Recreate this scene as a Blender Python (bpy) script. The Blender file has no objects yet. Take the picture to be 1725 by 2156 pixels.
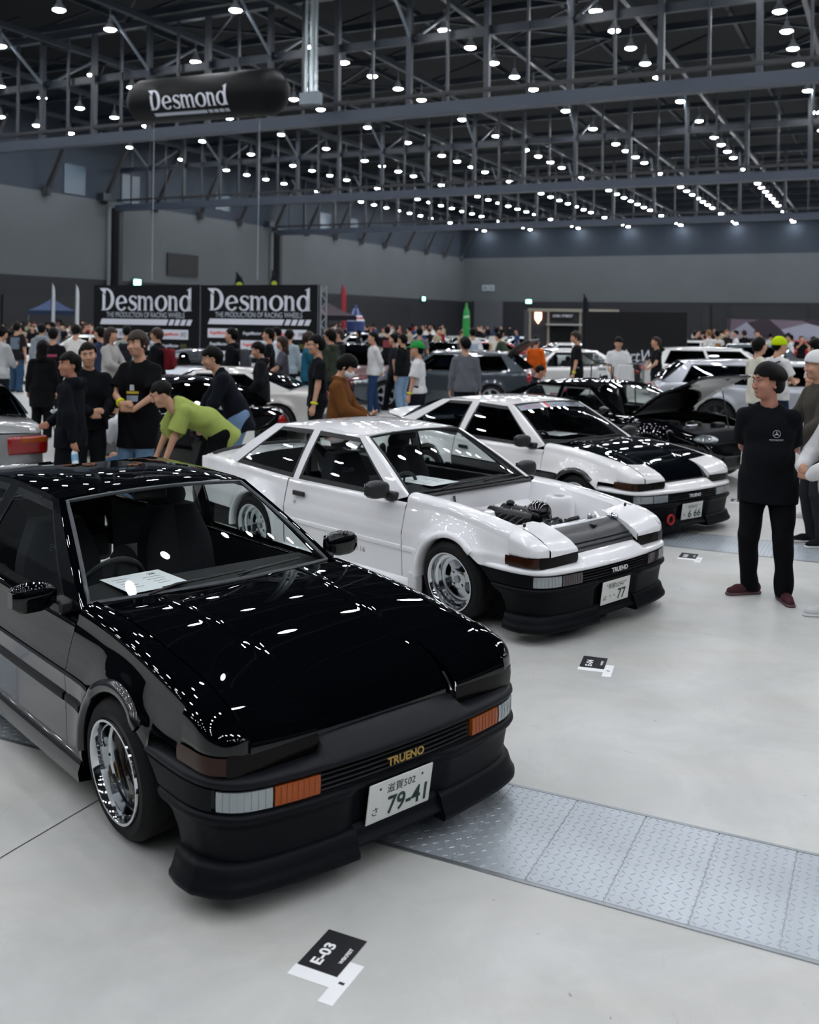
import bpy, bmesh, math, random
import numpy as np
from mathutils import Vector, Matrix
from mathutils.bvhtree import BVHTree
random.seed(7); rng = np.random.RandomState(7)
SC = bpy.context.scene
COL = SC.collection
PI = math.pi
# ------------------------------------------------------------------ camera, world, exposure
FPX, HOR, ROLL, CAMH = 2084.2, 674.75, 0.0135, 2.12
cam_d = bpy.data.cameras.new('camera'); cam = bpy.data.objects.new('camera', cam_d); COL.objects.link(cam)
cam.location = (0, 0, CAMH)
cam.rotation_euler = (Matrix.Rotation(PI/2, 3, 'X') @ Matrix.Rotation(ROLL, 3, 'Z')).to_euler()
cam_d.sensor_fit = 'HORIZONTAL'; cam_d.sensor_width = 36.0
cam_d.lens = FPX*36/1725
cam_d.shift_y = -(1078-HOR)/1725
cam_d.clip_start = 0.05; cam_d.clip_end = 600
cam_d.dof.use_dof = True; cam_d.dof.focus_distance = 5.2; cam_d.dof.aperture_fstop = 3.2
SC.camera = cam
world = bpy.data.worlds.new('world'); SC.world = world; world.use_nodes = True
world.node_tree.nodes['Background'].inputs[0].default_value = (0.02, 0.03, 0.045, 1)
world.node_tree.nodes['Background'].inputs[1].default_value = 0.3
SC.view_settings.view_transform = 'Standard'; SC.view_settings.look = 'None'
SC.view_settings.exposure = 0.0; SC.view_settings.gamma = 1.0
SC.view_settings.use_curve_mapping = False
SC.cycles.use_denoising = True
SC.cycles.use_adaptive_sampling = True; SC.cycles.adaptive_threshold = 0.1; SC.cycles.adaptive_min_samples = 16
SC.cycles.max_bounces = 8; SC.cycles.diffuse_bounces = 2; SC.cycles.glossy_bounces = 4
SC.cycles.transparent_max_bounces = 12; SC.cycles.transmission_bounces = 4
SC.cycles.sample_clamp_indirect = 6.0
SC.cycles.caustics_reflective = False; SC.cycles.caustics_refractive = False
LAMP_L = 152.0          # radiance of the hall's high-bay lamps

_cR, _sR = math.cos(ROLL), math.sin(ROLL)
def ray(px, py):
    x = px-862.5; y = py-HOR
    return ((_cR*x+_sR*y)/FPX, 1.0, -(-_sR*x+_cR*y)/FPX)
def floor_pt(px, py, z=0.0):
    d = ray(px, py); t = (z-CAMH)/d[2]
    return Vector((d[0]*t, t, z))
def at_depth(px, py, Y):
    d = ray(px, py)
    return Vector((d[0]*Y, Y, CAMH+d[2]*Y))
TH = math.radians(26.0)
def UV(u, v, z=0.0):     # hall axes: u runs away along the left wall, v to the right
    return Vector((u*math.sin(TH)+v*math.cos(TH), u*math.cos(TH)-v*math.sin(TH), z))
HALL_ROT = -TH           # z rotation that turns +Y into u and +X into v

# ------------------------------------------------------------------ materials
def lin(c):
    if isinstance(c, str):
        c = [int(c[i:i+2], 16)/255 for i in (0, 2, 4)]
    return tuple((x/12.92 if x <= 0.04045 else ((x+0.055)/1.055)**2.4) for x in c)
_M = {}
def mat(name, col, rough=0.5, metal=0.0, coat=0.0, spec=0.5, emit=None, estr=0.0, bump=None, var=None, ior=None):
    if name in _M: return _M[name]
    m = bpy.data.materials.new(name); m.use_nodes = True
    nt = m.node_tree; b = nt.nodes['Principled BSDF']
    c = lin(col)
    b.inputs['Base Color'].default_value = (*c, 1)
    b.inputs['Roughness'].default_value = rough
    b.inputs['Metallic'].default_value = metal
    b.inputs['Coat Weight'].default_value = coat
    b.inputs['Coat Roughness'].default_value = 0.0
    b.inputs['Specular IOR Level'].default_value = spec
    if ior: b.inputs['IOR'].default_value = ior
    if emit is not None:
        b.inputs['Emission Color'].default_value = (*lin(emit), 1); b.inputs['Emission Strength'].default_value = estr
    tc = None
    if var or bump:
        tc = nt.nodes.new('ShaderNodeTexCoord')
    if var:   # (scale, amount): soft colour variation of the thing itself
        n = nt.nodes.new('ShaderNodeTexNoise'); n.inputs['Scale'].default_value = var[0]; n.inputs['Detail'].default_value = 4
        mx = nt.nodes.new('ShaderNodeMixRGB'); mx.blend_type = 'MULTIPLY'; mx.inputs[0].default_value = var[1]
        mx.inputs[1].default_value = (*c, 1)
        nt.links.new(tc.outputs['Object'], n.inputs['Vector']); nt.links.new(n.outputs['Fac'], mx.inputs[2])
        nt.links.new(mx.outputs[0], b.inputs['Base Color'])
    if bump:  # (scale, strength)
        n2 = nt.nodes.new('ShaderNodeTexNoise'); n2.inputs['Scale'].default_value = bump[0]; n2.inputs['Detail'].default_value = 5
        bp = nt.nodes.new('ShaderNodeBump'); bp.inputs['Strength'].default_value = bump[1]; bp.inputs['Distance'].default_value = 0.01
        nt.links.new(tc.outputs['Object'], n2.inputs['Vector']); nt.links.new(n2.outputs['Fac'], bp.inputs['Height'])
        nt.links.new(bp.outputs[0], b.inputs['Normal'])
    _M[name] = m
    return m
def glass(name, tint, refl=1.45, rough=0.0):
    if name in _M: return _M[name]
    m = bpy.data.materials.new(name); m.use_nodes = True; nt = m.node_tree; nt.nodes.clear()
    out = nt.nodes.new('ShaderNodeOutputMaterial'); mix = nt.nodes.new('ShaderNodeMixShader')
    tr = nt.nodes.new('ShaderNodeBsdfTransparent'); gl = nt.nodes.new('ShaderNodeBsdfGlossy'); fr = nt.nodes.new('ShaderNodeFresnel')
    tr.inputs[0].default_value = (*lin(tint), 1); gl.inputs['Roughness'].default_value = rough; fr.inputs[0].default_value = refl
    ge = nt.nodes.new('ShaderNodeNewGeometry'); mr = nt.nodes.new('ShaderNodeMapRange'); mr.inputs['To Min'].default_value = refl; mr.inputs['To Max'].default_value = 1/refl
    nt.links.new(ge.outputs['Backfacing'], mr.inputs['Value']); nt.links.new(mr.outputs[0], fr.inputs[0])      # a thin pane reflects alike from both sides
    nt.links.new(fr.outputs[0], mix.inputs[0]); nt.links.new(tr.outputs[0], mix.inputs[1]); nt.links.new(gl.outputs[0], mix.inputs[2])
    nt.links.new(mix.outputs[0], out.inputs[0]); _M[name] = m
    return m
def cloth(col, var=0.25):
    return mat('cloth_'+col, col, 0.9, spec=0.15, bump=(28, 0.35), var=(9, var))
def paint(col, metal=0.0, rough=0.25):
    return mat('paint_%s_%g' % (col, metal), col, rough, metal, coat=1.0)

# ------------------------------------------------------------------ mesh helpers
def pch(xs, ys):
    """monotone cubic interpolation"""
    xs = np.asarray(xs, float); ys = np.asarray(ys, float)
    if xs[0] > xs[-1]: xs = xs[::-1]; ys = ys[::-1]
    h = np.diff(xs); d = np.diff(ys)/h
    m = np.zeros(len(xs)); m[0] = d[0]; m[-1] = d[-1]
    for i in range(1, len(xs)-1):
        if d[i-1]*d[i] > 0:
            w1 = 2*h[i]+h[i-1]; w2 = h[i]+2*h[i-1]
            m[i] = (w1+w2)/(w1/d[i-1]+w2/d[i])
    def f(x):
        x = np.clip(x, xs[0], xs[-1]); i = np.clip(np.searchsorted(xs, x)-1, 0, len(xs)-2)
        t = (x-xs[i])/h[i]
        return ((1+2*t)*(1-t)**2*ys[i]+t*(1-t)**2*h[i]*m[i]+t*t*(3-2*t)*ys[i+1]+t*t*(t-1)*h[i]*m[i+1])
    return f
def csp(xs, ys):
    """natural cubic spline"""
    xs = np.asarray(xs, float); ys = np.asarray(ys, float)
    if xs[0] > xs[-1]: xs = xs[::-1]; ys = ys[::-1]
    n = len(xs); h = np.diff(xs); A = np.eye(n); r = np.zeros(n)
    for i in range(1, n-1):
        A[i, i-1], A[i, i], A[i, i+1] = h[i-1], 2*(h[i-1]+h[i]), h[i]; r[i] = 6*((ys[i+1]-ys[i])/h[i]-(ys[i]-ys[i-1])/h[i-1])
    M = np.linalg.solve(A, r)
    def f(x):
        x = np.clip(x, xs[0], xs[-1]); i = np.clip(np.searchsorted(xs, x)-1, 0, n-2); a = xs[i+1]-x; b = x-xs[i]; H = h[i]
        return (M[i]*a**3+M[i+1]*b**3)/(6*H)+(ys[i]/H-M[i]*H/6)*a+(ys[i+1]/H-M[i+1]*H/6)*b
    return f
class MB:
    def __init__(s): s.v = []; s.f = []
    def add(s, verts, faces):
        o = len(s.v); s.v += [tuple(map(float, p)) for p in verts]; s.f += [tuple(i+o for i in f) for f in faces]; return s
    def box(s, c, size, rot=None):
        hx, hy, hz = size[0]/2, size[1]/2, size[2]/2
        vs = [Vector((x, y, z)) for x in (-hx, hx) for y in (-hy, hy) for z in (-hz, hz)]
        if rot is not None: vs = [rot @ p for p in vs]
        c = Vector(c)
        return s.add([p+c for p in vs], [(0,1,3,2),(4,6,7,5),(0,4,5,1),(2,3,7,6),(0,2,6,4),(1,5,7,3)])
    def bar(s, a, b, w, h, up=(0, 0, 1)):
        a = Vector(a); b = Vector(b); d = (b-a); L = d.length
        if L < 1e-6: return s
        d.normalize(); r = d.cross(Vector(up))
        if r.length < 1e-4: r = d.cross(Vector((1, 0, 0)))
        r.normalize(); u = r.cross(d)
        vs = [p+r*sx*w/2+u*sz*h/2 for p in (a, b) for sx in (-1, 1) for sz in (-1, 1)]
        return s.add(vs, [(0,1,3,2),(4,6,7,5),(0,4,5,1),(2,3,7,6),(0,2,6,4),(1,5,7,3)])
    def tube(s, pts, r, n=8, closed=False):
        pts = [Vector(p) for p in pts]; m = len(pts)
        rr = r if hasattr(r, '__len__') else [r]*m
        rings = []; prev = None
        for i, p in enumerate(pts):
            if closed: t = pts[(i+1) % m]-pts[i-1]
            else: t = pts[min(i+1, m-1)]-pts[max(i-1, 0)]
            t.normalize()
            if prev is None:
                a = Vector((0, 0, 1)) if abs(t.z) < 0.9 else Vector((1, 0, 0))
                x = t.cross(a)
            else:
                x = prev-t*prev.dot(t)
            x.normalize(); prev = x; y = t.cross(x)
            rings.append([p+(x*math.cos(2*PI*k/n)+y*math.sin(2*PI*k/n))*rr[i] for k in range(n)])
        o = len(s.v); vs = [q for rg in rings for q in rg]; fs = []
        for i in range(m if closed else m-1):
            j = (i+1) % m
            for k in range(n):
                fs.append((i*n+k, i*n+(k+1) % n, j*n+(k+1) % n, j*n+k))
        if not closed:
            fs.append(tuple(range(n))[::-1]); fs.append(tuple((m-1)*n+k for k in range(n)))
        return s.add(vs, fs)
    def lathe(s, prof, n=32, M=None, closed=False):
        """profile of (radius, axial) about the local z axis"""
        M = M or Matrix.Identity(4); vs = []; fs = []; m = len(prof)
        for k in range(n):
            c, q = math.cos(2*PI*k/n), math.sin(2*PI*k/n)
            for r, z in prof: vs.append(M @ Vector((r*c, r*q, z)))
        for k in range(n):
            j = (k+1) % n
            for i in range(m if closed else m-1):
                i2 = (i+1) % m
                fs.append((k*m+i, j*m+i, j*m+i2, k*m+i2))
        return s.add(vs, fs)
    def grid(s, P, flip=False, wrap=False):
        P = np.asarray(P, float); a, b = P.shape[:2]
        fs = []
        for i in range(a if wrap else a-1):
            i2 = (i+1) % a
            for j in range(b-1):
                q = (i*b+j, i*b+j+1, i2*b+j+1, i2*b+j)
                fs.append(q[::-1] if flip else q)
        return s.add(P.reshape(-1, 3), fs)
    def fan(s, pts, flip=False):
        n = len(pts); f = tuple(range(n))
        return s.add(pts, [f[::-1] if flip else f])
    def prism(s, poly, a, b, M=None):
        """poly of (x, y) extruded from z=a to z=b"""
        M = M or Matrix.Identity(4); n = len(poly)
        vs = [M @ Vector((x, y, a)) for x, y in poly]+[M @ Vector((x, y, b)) for x, y in poly]
        fs = [tuple(range(n))[::-1], tuple(range(n, 2*n))]+[(i, (i+1) % n, n+(i+1) % n, n+i) for i in range(n)]
        return s.add(vs, fs)
    def sphere(s, c, r, nu=10, nv=7, M=None):
        rx, ry, rz = r if hasattr(r, '__len__') else (r, r, r)
        P = []
        for i in range(nu):
            a = 2*PI*i/nu; row = []
            for j in range(nv+1):
                b = -PI/2+PI*j/nv
                p = Vector((rx*math.cos(b)*math.cos(a), ry*math.cos(b)*math.sin(a), rz*math.sin(b)))
                if M is not None: p = M @ p
                row.append(tuple(p+Vector(c)))
            P.append(row)
        return s.grid(P, wrap=True, flip=True)
    def xf(s, M):
        s.v = [tuple(M @ Vector(p)) for p in s.v]; return s
    def mesh(s, name, m=None, sharp=38, smooth=True):
        me = bpy.data.meshes.new(name); me.from_pydata(s.v, [], s.f); me.update()
        if smooth:
            me.shade_smooth()
            if sharp: me.set_sharp_from_angle(angle=math.radians(sharp))
        if m: me.materials.append(m)
        return me
    def build(s, name, m, parent=None, sharp=38, smooth=True, bevel=0, fixn=False, solid=0):
        me = s.mesh(name, m, sharp, smooth)
        if fixn:
            bm = bmesh.new(); bm.from_mesh(me); bmesh.ops.remove_doubles(bm, verts=bm.verts, dist=1e-5)
            bmesh.ops.recalc_face_normals(bm, faces=bm.faces); bm.to_mesh(me); bm.free()
        o = put(name, me, parent)
        if bevel:
            b = o.modifiers.new('bevel', 'BEVEL'); b.width = bevel; b.segments = 2; b.limit_method = 'ANGLE'
        if solid:
            q = o.modifiers.new('solid', 'SOLIDIFY'); q.thickness = solid; q.offset = -1
        return o
def put(name, me, parent=None, loc=None, rotz=None):
    o = bpy.data.objects.new(name, me); COL.objects.link(o)
    if parent is not None: o.parent = parent
    if loc is not None: o.location = loc
    if rotz is not None: o.rotation_euler = (0, 0, rotz)
    return o
def tag(o, label, cat, group=None):
    o['label'] = label; o['category'] = cat
    if group: o['group'] = group
    return o
def thing(name, label, cat, loc=(0, 0, 0), rotz=0.0, group=None):
    o = bpy.data.objects.new(name, None); COL.objects.link(o); o.location = loc; o.rotation_euler = (0, 0, rotz)
    o.empty_display_size = 0.2
    return tag(o, label, cat, group)
def struct(o): o['kind'] = 'structure'; return o
def stuff(o): o['kind'] = 'stuff'; return o
def frame(o, r, u):
    """matrix whose local x runs along r, y along u, z out of the face"""
    r = Vector(r).normalized(); u = Vector(u); u = (u-r*u.dot(r)).normalized(); n = r.cross(u)
    M = Matrix((r, u, n)).transposed().to_4x4(); M.translation = Vector(o); return M

# ------------------------------------------------------------------ lettering: every string evaluated once
_STR = ['滋賀502', '79-41', 'さ', '和歌山547', '77', 'は', '松本532', '6 66', 'や', '86-00', '福山331', 'せ', '・', '・・', 'TRUENO', 'E-03', 'E-04', 'E-05', 'E-06', 'WEKFEST',
        'THE PRODUCTION OF RACING WHEELS', 'RegaMaster', 'EVO', 'A', '3', 'ArtWorks', 'Fe', 'Fresh, the next-gen custom parts', 'RECARO', 'BLACK LIMITED', '28', 'TRD', 'Toyota Technocraft', 'Levin Trueno',
        'TWIN CAM 16', 'HAMA FITMENT', 'RACING WHEELS', 'NOT YOUR', 'CURRENT', 'MOTORSPORT', 'ENKEI', 'VIP BLACK', 'T.T.C']
_T = {}
def _eval_text():
    obs = []
    for t in _STR:
        cu = bpy.data.curves.new('lettering', 'FONT'); cu.body = t; cu.size = 1.0
        cu.resolution_u = 4
        bold = t in ('TRUENO', 'E-03', 'E-04', 'E-05', 'E-06', 'WEKFEST', '79-41', '77', '6 66', '86-00', 'RegaMaster', 'EVO', 'A', '3', '28', 'TRD', 'HAMA FITMENT')
        cu.offset = 0.035 if t in ('TRUENO', 'E-03', 'E-04', 'E-05', 'E-06', 'WEKFEST') else (0.02 if bold else 0.0)
        if t in ('RegaMaster', 'EVO', 'HAMA FITMENT', 'ArtWorks'): cu.shear = 0.25
        o = bpy.data.objects.new('lettering', cu); COL.objects.link(o); obs.append((t, o, cu))
    dg = bpy.context.evaluated_depsgraph_get()
    for t, o, cu in obs:
        me = o.evaluated_get(dg).to_mesh()
        V = np.array([v.co[:] for v in me.vertices]) if len(me.vertices) else np.zeros((1, 3))
        _T[t] = (V, [tuple(p.vertices) for p in me.polygons])
        o.evaluated_get(dg).to_mesh_clear()
    for t, o, cu in obs:
        bpy.data.objects.remove(o); bpy.data.curves.remove(cu)
_eval_text()
def text_mb(t, w=None, h=None, align='c', mb=None, off=(0, 0), z=0.0):
    V, F = _T[t]; V = V.copy(); lo = V.min(0); hi = V.max(0)
    sx = sy = 1.0
    if h: sy = h/max(1e-6, hi[1]-lo[1]); sx = sy
    if w:
        sx = w/max(1e-6, hi[0]-lo[0])
        if not h: sy = sx
    V = (V-(lo+hi)/2)*[sx, sy, 1]; V[:, 0] += off[0]; V[:, 1] += off[1]; V[:, 2] = z
    mb = mb or MB(); mb.add(V, F); return mb
def label_text(t, M, m, parent, w=None, h=None, name='lettering', off=(0, 0)):
    mb = text_mb(t, w, h, off=off); mb.xf(M); return mb.build(name, m, parent, smooth=False)
# ------------------------------------------------------------------ the hall: floor, walls, roof
U0, U1, V0, V1 = -40.0, 135.0, -57.0, 30.0      # hall extents along u and v
ZROOF = 20.0
def concrete():
    m = bpy.data.materials.new('concrete_floor'); m.use_nodes = True; nt = m.node_tree; b = nt.nodes['Principled BSDF']
    tc = nt.nodes.new('ShaderNodeTexCoord'); L = nt.links.new
    def noise(sc, det, rough=0.5, dist=0.0, scale=None):
        n = nt.nodes.new('ShaderNodeTexNoise'); n.inputs['Scale'].default_value = sc; n.inputs['Detail'].default_value = det
        n.inputs['Roughness'].default_value = rough; n.inputs['Distortion'].default_value = dist
        if scale:
            mp = nt.nodes.new('ShaderNodeMapping'); mp.inputs['Scale'].default_value = scale; mp.inputs['Rotation'].default_value = (0, 0, 0.5)
            L(tc.outputs['Object'], mp.inputs[0]); L(mp.outputs[0], n.inputs['Vector'])
        else: L(tc.outputs['Object'], n.inputs['Vector'])
        return n
    def ramp(src, p0, p1, c0, c1):
        r = nt.nodes.new('ShaderNodeValToRGB'); r.color_ramp.elements[0].position = p0; r.color_ramp.elements[1].position = p1
        r.color_ramp.elements[0].color = (*c0, 1); r.color_ramp.elements[1].color = (*c1, 1); L(src.outputs['Fac'], r.inputs[0]); return r
    base = ramp(noise(0.55, 6, 0.6), 0.3, 0.72, lin('bcbdbb'), lin('cfd0cd'))
    patch = ramp(noise(1.7, 8, 0.65, 0.6), 0.40, 0.62, (0.87, 0.88, 0.875), (1, 1, 1))
    warm = ramp(noise(0.9, 5, 0.6, 0.4, (1, 2.5, 1)), 0.45, 0.72, (1, 1, 1), (0.95, 0.935, 0.905))
    specks = ramp(noise(16, 3, 0.7, 0.8), 0.245, 0.285, (0.40, 0.40, 0.39), (1, 1, 1))
    scr = ramp(noise(3.2, 2, 0.5, 2.0, (9, 0.8, 1)), 0.25, 0.29, (0.93, 0.93, 0.92), (1, 1, 1))
    cur = base
    for k in (patch, warm, specks, scr):
        mx = nt.nodes.new('ShaderNodeMixRGB'); mx.blend_type = 'MULTIPLY'; mx.inputs[0].default_value = 1.0
        L(cur.outputs[0], mx.inputs[1]); L(k.outputs[0], mx.inputs[2]); cur = mx
    L(cur.outputs[0], b.inputs['Base Color'])
    rr = nt.nodes.new('ShaderNodeMapRange'); rr.inputs['To Min'].default_value = 0.32; rr.inputs['To Max'].default_value = 0.55
    L(noise(1.3, 5).outputs['Fac'], rr.inputs['Value']); L(rr.outputs[0], b.inputs['Roughness'])
    bp = nt.nodes.new('ShaderNodeBump'); bp.inputs['Strength'].default_value = 0.08; bp.inputs['Distance'].default_value = 0.004
    L(noise(60, 4).outputs['Fac'], bp.inputs['Height']); L(bp.outputs[0], b.inputs['Normal'])
    return m
M_CONC = concrete()
fl = MB().add([UV(U0, V0), UV(U0, V1), UV(U1, V1), UV(U1, V0)], [(3, 2, 1, 0)]).build('floor', M_CONC, smooth=False); struct(fl)
M_JOINT = mat('joint_dark', '33363a', 0.8)
def seam(a, b, w, name='floor_joint'):
    a = Vector(a); b = Vector(b); d = (b-a).normalized(); n = Vector((-d.y, d.x, 0))*w/2; z = Vector((0, 0, 0.0012))
    return MB().add([a-n+z, a+n+z, b+n+z, b-n+z], [(3, 2, 1, 0)]).build(name, M_JOINT, fl, smooth=False)
j0 = floor_pt(0, 1807); j1 = floor_pt(190, 1695); jd = (j1-j0).normalized()
seam(j0-jd*4, j1+jd*3.0, 0.006)
for uu in (15.5, 27.5): seam(UV(uu, -40), UV(uu, 12), 0.012)

M_WALL = mat('wall_grey', '565c60', 0.8, bump=(0.7, 0.2), var=(0.25, 0.25))
M_WDARK = mat('wall_navy', '11151e', 0.7, var=(0.3, 0.2))
M_WUP = mat('wall_upper', '222e3b', 0.75, var=(0.2, 0.2))
M_STEEL = mat('roof_steel', '1c2530', 0.45, 0.0)
M_STEELL = mat('roof_steel_pale', '6a747e', 0.4, 0.2)
M_DECK = mat('roof_deck', '0a0e14', 0.85)
M_BLACK = mat('matt_black', '0c0d10', 0.6)
M_DARK = mat('dark_grey', '1b1e24', 0.6)
ZB, ZG = 5.05, 11.4       # top of the dark band, top of the grey band
def wall(name, a, b, bands):
    """a, b floor corners; each band is a panel of its own, the first is the wall object"""
    root = None
    for i, (z0, z1, m) in enumerate(bands):
        A = Vector(a); B = Vector(b)
        d = (B-A).normalized(); n = Vector((-d.y, d.x, 0))*0.15
        q = MB()
        for p0, p1 in ((A, B),):
            vs = [p0+Vector((0, 0, z0)), p1+Vector((0, 0, z0)), p1+Vector((0, 0, z1)), p0+Vector((0, 0, z1))]
            vs += [v+n for v in vs]
            q.add(vs, [(0,1,2,3),(7,6,5,4),(0,4,5,1),(3,2,6,7),(0,3,7,4),(1,5,6,2)])
        o = q.build(name if i == 0 else 'wall_band', m, root, smooth=False)
        if i == 0: root = struct(o)
    return root
BANDS = [(0, ZB, M_WDARK), (ZB, ZG, M_WALL), (ZG, ZROOF, M_WUP)]
w_left = wall('wall_left', UV(U0, V0), UV(U1, V0), BANDS)
w_far = wall('wall_far', UV(U1, V0), UV(U1, V1), BANDS)
w_right = wall('wall_right', UV(U1, V1), UV(U0, V1), BANDS)
w_back = wall('wall_back', UV(U0, V1), UV(U0, V0), BANDS)
struct(MB().add([UV(U0, V0, ZROOF), UV(U0, V1, ZROOF), UV(U1, V1, ZROOF), UV(U1, V0, ZROOF)], [(0, 1, 2, 3)]).build('ceiling', M_DECK, smooth=False))

# left wall: columns at the trusses, recess, vents, braces, exit lamps, shutters
TRUSS_U = [37.4, 61.7, 85.0]
ZT0, ZT1 = 10.9, 16.3
M_COLM = mat('column_dark', '14171d', 0.6)
for i, tu in enumerate(TRUSS_U):
    c = thing('wall_column', ['dark steel column on the left wall out of frame', 'dark steel column on the left wall behind the wheel maker booth', 'dark steel column on the left wall right of the second banner'][i], 'column', UV(tu, V0+0.45), HALL_ROT)
    MB().box((0, 0, ZT0/2), (0.8, 0.45, ZT0)).build('shaft', M_COLM, c, smooth=False)
    MB().box((-.2, -.75, ZT0/2), (0.25, 0.12, ZT0)).build('downpipe', mat('pipe_grey', '777d80', .5), c, smooth=False)
    MB().box((0.1, -1.6, ZG+.2), (.6, .9, .6)).build('junction_box', M_STEEL, c, smooth=False)
def wall_patch(name, u0, u1, z0, z1, m, depth=0.1):
    return MB().box(((V0+0.02+depth/2), (u0+u1)/2, (z0+z1)/2), (depth, u1-u0, z1-z0)).xf(Matrix.Rotation(HALL_ROT, 4, 'Z')).build(name, m, w_left, smooth=False)
def px_on_left(px, py):
    d = ray(px, py); vx = math.cos(TH)*d[0]-math.sin(TH)*d[1]; t = V0/vx
    return (d[0]*math.sin(TH)+d[1]*math.cos(TH))*t, CAMH+d[2]*t
ua, za = px_on_left(351, 532); ub, zb_ = px_on_left(415, 584)
wall_patch('loading_hatch', ua, ub, zb_, za, M_BLACK, .12)
M_PALE = mat('upper_window', '445664', 0.25)
for (x0, x1, y0, y1) in ((134, 178, 343, 413), (256, 292, 366, 432), (453, 482, 405, 446), (672, 694, 447, 488), (735, 752, 460, 486)):
    u0_, z1_ = px_on_left(x0, y0); u1_, z0_ = px_on_left(x1, y1)
    wall_patch('upper_panel', u0_, u1_, min(z0_, z1_), max(z0_, z1_), M_PALE, .06)
k = 0
for uu in np.arange(30, 134, 6.1):
    b = MB().bar(UV(uu, V0+.25, ZG+.1), UV(uu+.4, V0+2.3, ZG+4.6), .28, .28)
    b.box(UV(uu, V0+.2, ZG), (.5, .5, .6))
    o = b.build('wall_brace', M_COLM, None, smooth=False)
    tag(o, 'dark slanting brace between the left wall and the roof', 'brace', 'slanting wall braces')
M_EXIT = mat('exit_green', '20c090', .4, emit='9fffe0', estr=6)
def on_far(px, py):
    d = ray(px, py); uu = d[0]*math.sin(TH)+d[1]*math.cos(TH); t = U1/uu
    return (d[0]*math.cos(TH)-d[1]*math.sin(TH))*t, CAMH+d[2]*t
def exit_sign(P, rz, label):
    e = thing('exit_sign', label, 'sign', P, rz)
    MB().box((0, 0, 0), (.9, .12, .6)).build('case', M_STEELL, e, smooth=False)
    MB().box((0, -.08, 0), (.8, .05, .5)).build('lit_panel', M_EXIT, e, smooth=False)
uu, zz = px_on_left(283, 595); exit_sign(UV(uu, V0+.25, zz), HALL_ROT+PI/2, 'lit green exit sign on the left wall above the first banner')
uu, zz = px_on_left(888, 629); exit_sign(UV(uu, V0+.25, zz), HALL_ROT+PI/2, 'lit green exit sign on the left wall near the far corner')
vv, zz = on_far(1115, 635); exit_sign(UV(U1-.25, vv, zz), HALL_ROT, 'lit green exit sign on the far wall right of the pale shutter')
M_SHUT = mat('shutter_pale', '4a4e54', .6)
v0_, z1_ = on_far(1000, 640); v1_, z0_ = on_far(1059, 676)
MB().box(((v0_+v1_)/2, U1-.1, 2.6), (v1_-v0_, .16, 5.0)).xf(Matrix.Rotation(HALL_ROT, 4, 'Z')).build('shutter', M_SHUT, w_far, smooth=False)
M_PAN = mat('panel_navy', '0c0e14', .6)
for x0, x1 in ((1480, 1540), (1600, 1700), (1495, 1600)):
    a_, _ = on_far(x0, 650); b_, _ = on_far(x1, 650)
    MB().box(((a_+b_)/2, U1-.08, 2.4), (b_-a_, .12, 4.4)).xf(Matrix.Rotation(HALL_ROT, 4, 'Z')).build('wall_opening', M_PAN, w_far, smooth=False)
u0_, _ = px_on_left(4, 650); u1_, _ = px_on_left(160, 650)
wall_patch('wall_opening', u0_, u1_, .2, 3.6, M_PAN); 
u0_, _ = px_on_left(690, 650); u1_, _ = px_on_left(860, 650); wall_patch('wall_opening', u0_, u1_, .2, 4.0, M_PAN)
# hall number on the far wall: two pale tiles
for ch, x0, x1 in (('A', 1016, 1028.5), ('3', 1029.5, 1042)):
    a_, zt = on_far(x0, 600); b_, zb2 = on_far(x1, 613)
    cx = (a_+b_)/2; cz = (zt+zb2)/2
    s_ = thing('hall_number_tile', 'pale square tile with the %s on the far wall' % ('letter A' if ch == 'A' else 'number 3'), 'sign', UV(U1-.12, cx, cz), HALL_ROT)
    MB().box((0, 0, 0), (b_-a_, .1, zt-zb2)).build('tile', mat('tile_pale', '9aa4ae', .5), s_, smooth=False, bevel=.12)
    label_text(ch, frame((0, -.07, 0), (1, 0, 0), (0, 0, 1)), mat('tile_ink', '566070', .6), s_, h=(zt-zb2)*.66)

# ------------------------------------------------------------------ roof trusses, beams, bracing
ROWV = [-53.4+7.0*k for k in range(12)]
M_T = M_STEEL
for ti, tu in enumerate(TRUSS_U):
    t = thing('roof_truss', ['nearest deep roof truss crossing the whole upper photo', 'second roof truss crossing above the crowd', 'third and farthest roof truss near the far wall'][ti], 'truss', UV(tu, 0, 0), HALL_ROT)
    va, vb = V0+.4, V1-.4
    MB().bar((va, 0, ZT0), (vb, 0, ZT0), .5, .5).build('bottom_chord', mat('chord', '2e3846', .5), t, smooth=False)
    MB().bar((va, 0, ZT0+.62), (vb, 0, ZT0+.62), .3, .14).build('cable_tray', M_DARK, t, smooth=False)
    MB().bar((va, 0, ZT1), (vb, 0, ZT1), .35, .3).build('top_chord', M_T, t, smooth=False)
    MB().bar((va, .3, ZT0+3.1), (vb, .3, ZT0+3.1), .2, .35).build('middle_chord', M_T, t, smooth=False)
    vp = MB().bar((0, 0, ZT0+.2), (0, 0, ZT1), .23, .23).mesh('post', M_T, smooth=False)
    vt = MB().bar((0, 0, ZT0+.2), (0, 0, ZT1), .11, .11).mesh('thin_post', M_T, smooth=False)
    n = 0; v = ROWV[0]-3.5
    while v < vb:
        if v > va:
            o = put('vertical_post', vp if n % 2 == 0 else vt, t); o.location = (v, 0, 0)
        v += 1.75; n += 1
    for v in ROWV:
        if v > vb: continue
        for s in (-1, 1):
            MB().tube([(v+.1, s*.2, ZT1-2.3), (v+.35, s*3.0, ZT1-.5)], .075, 6).build('knee_brace', M_STEELL, t)
lat = thing('roof_lattice', 'dark steel roof lattice of beams and diagonal braces under the deck', 'roof frame', (0, 0, 0))
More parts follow.
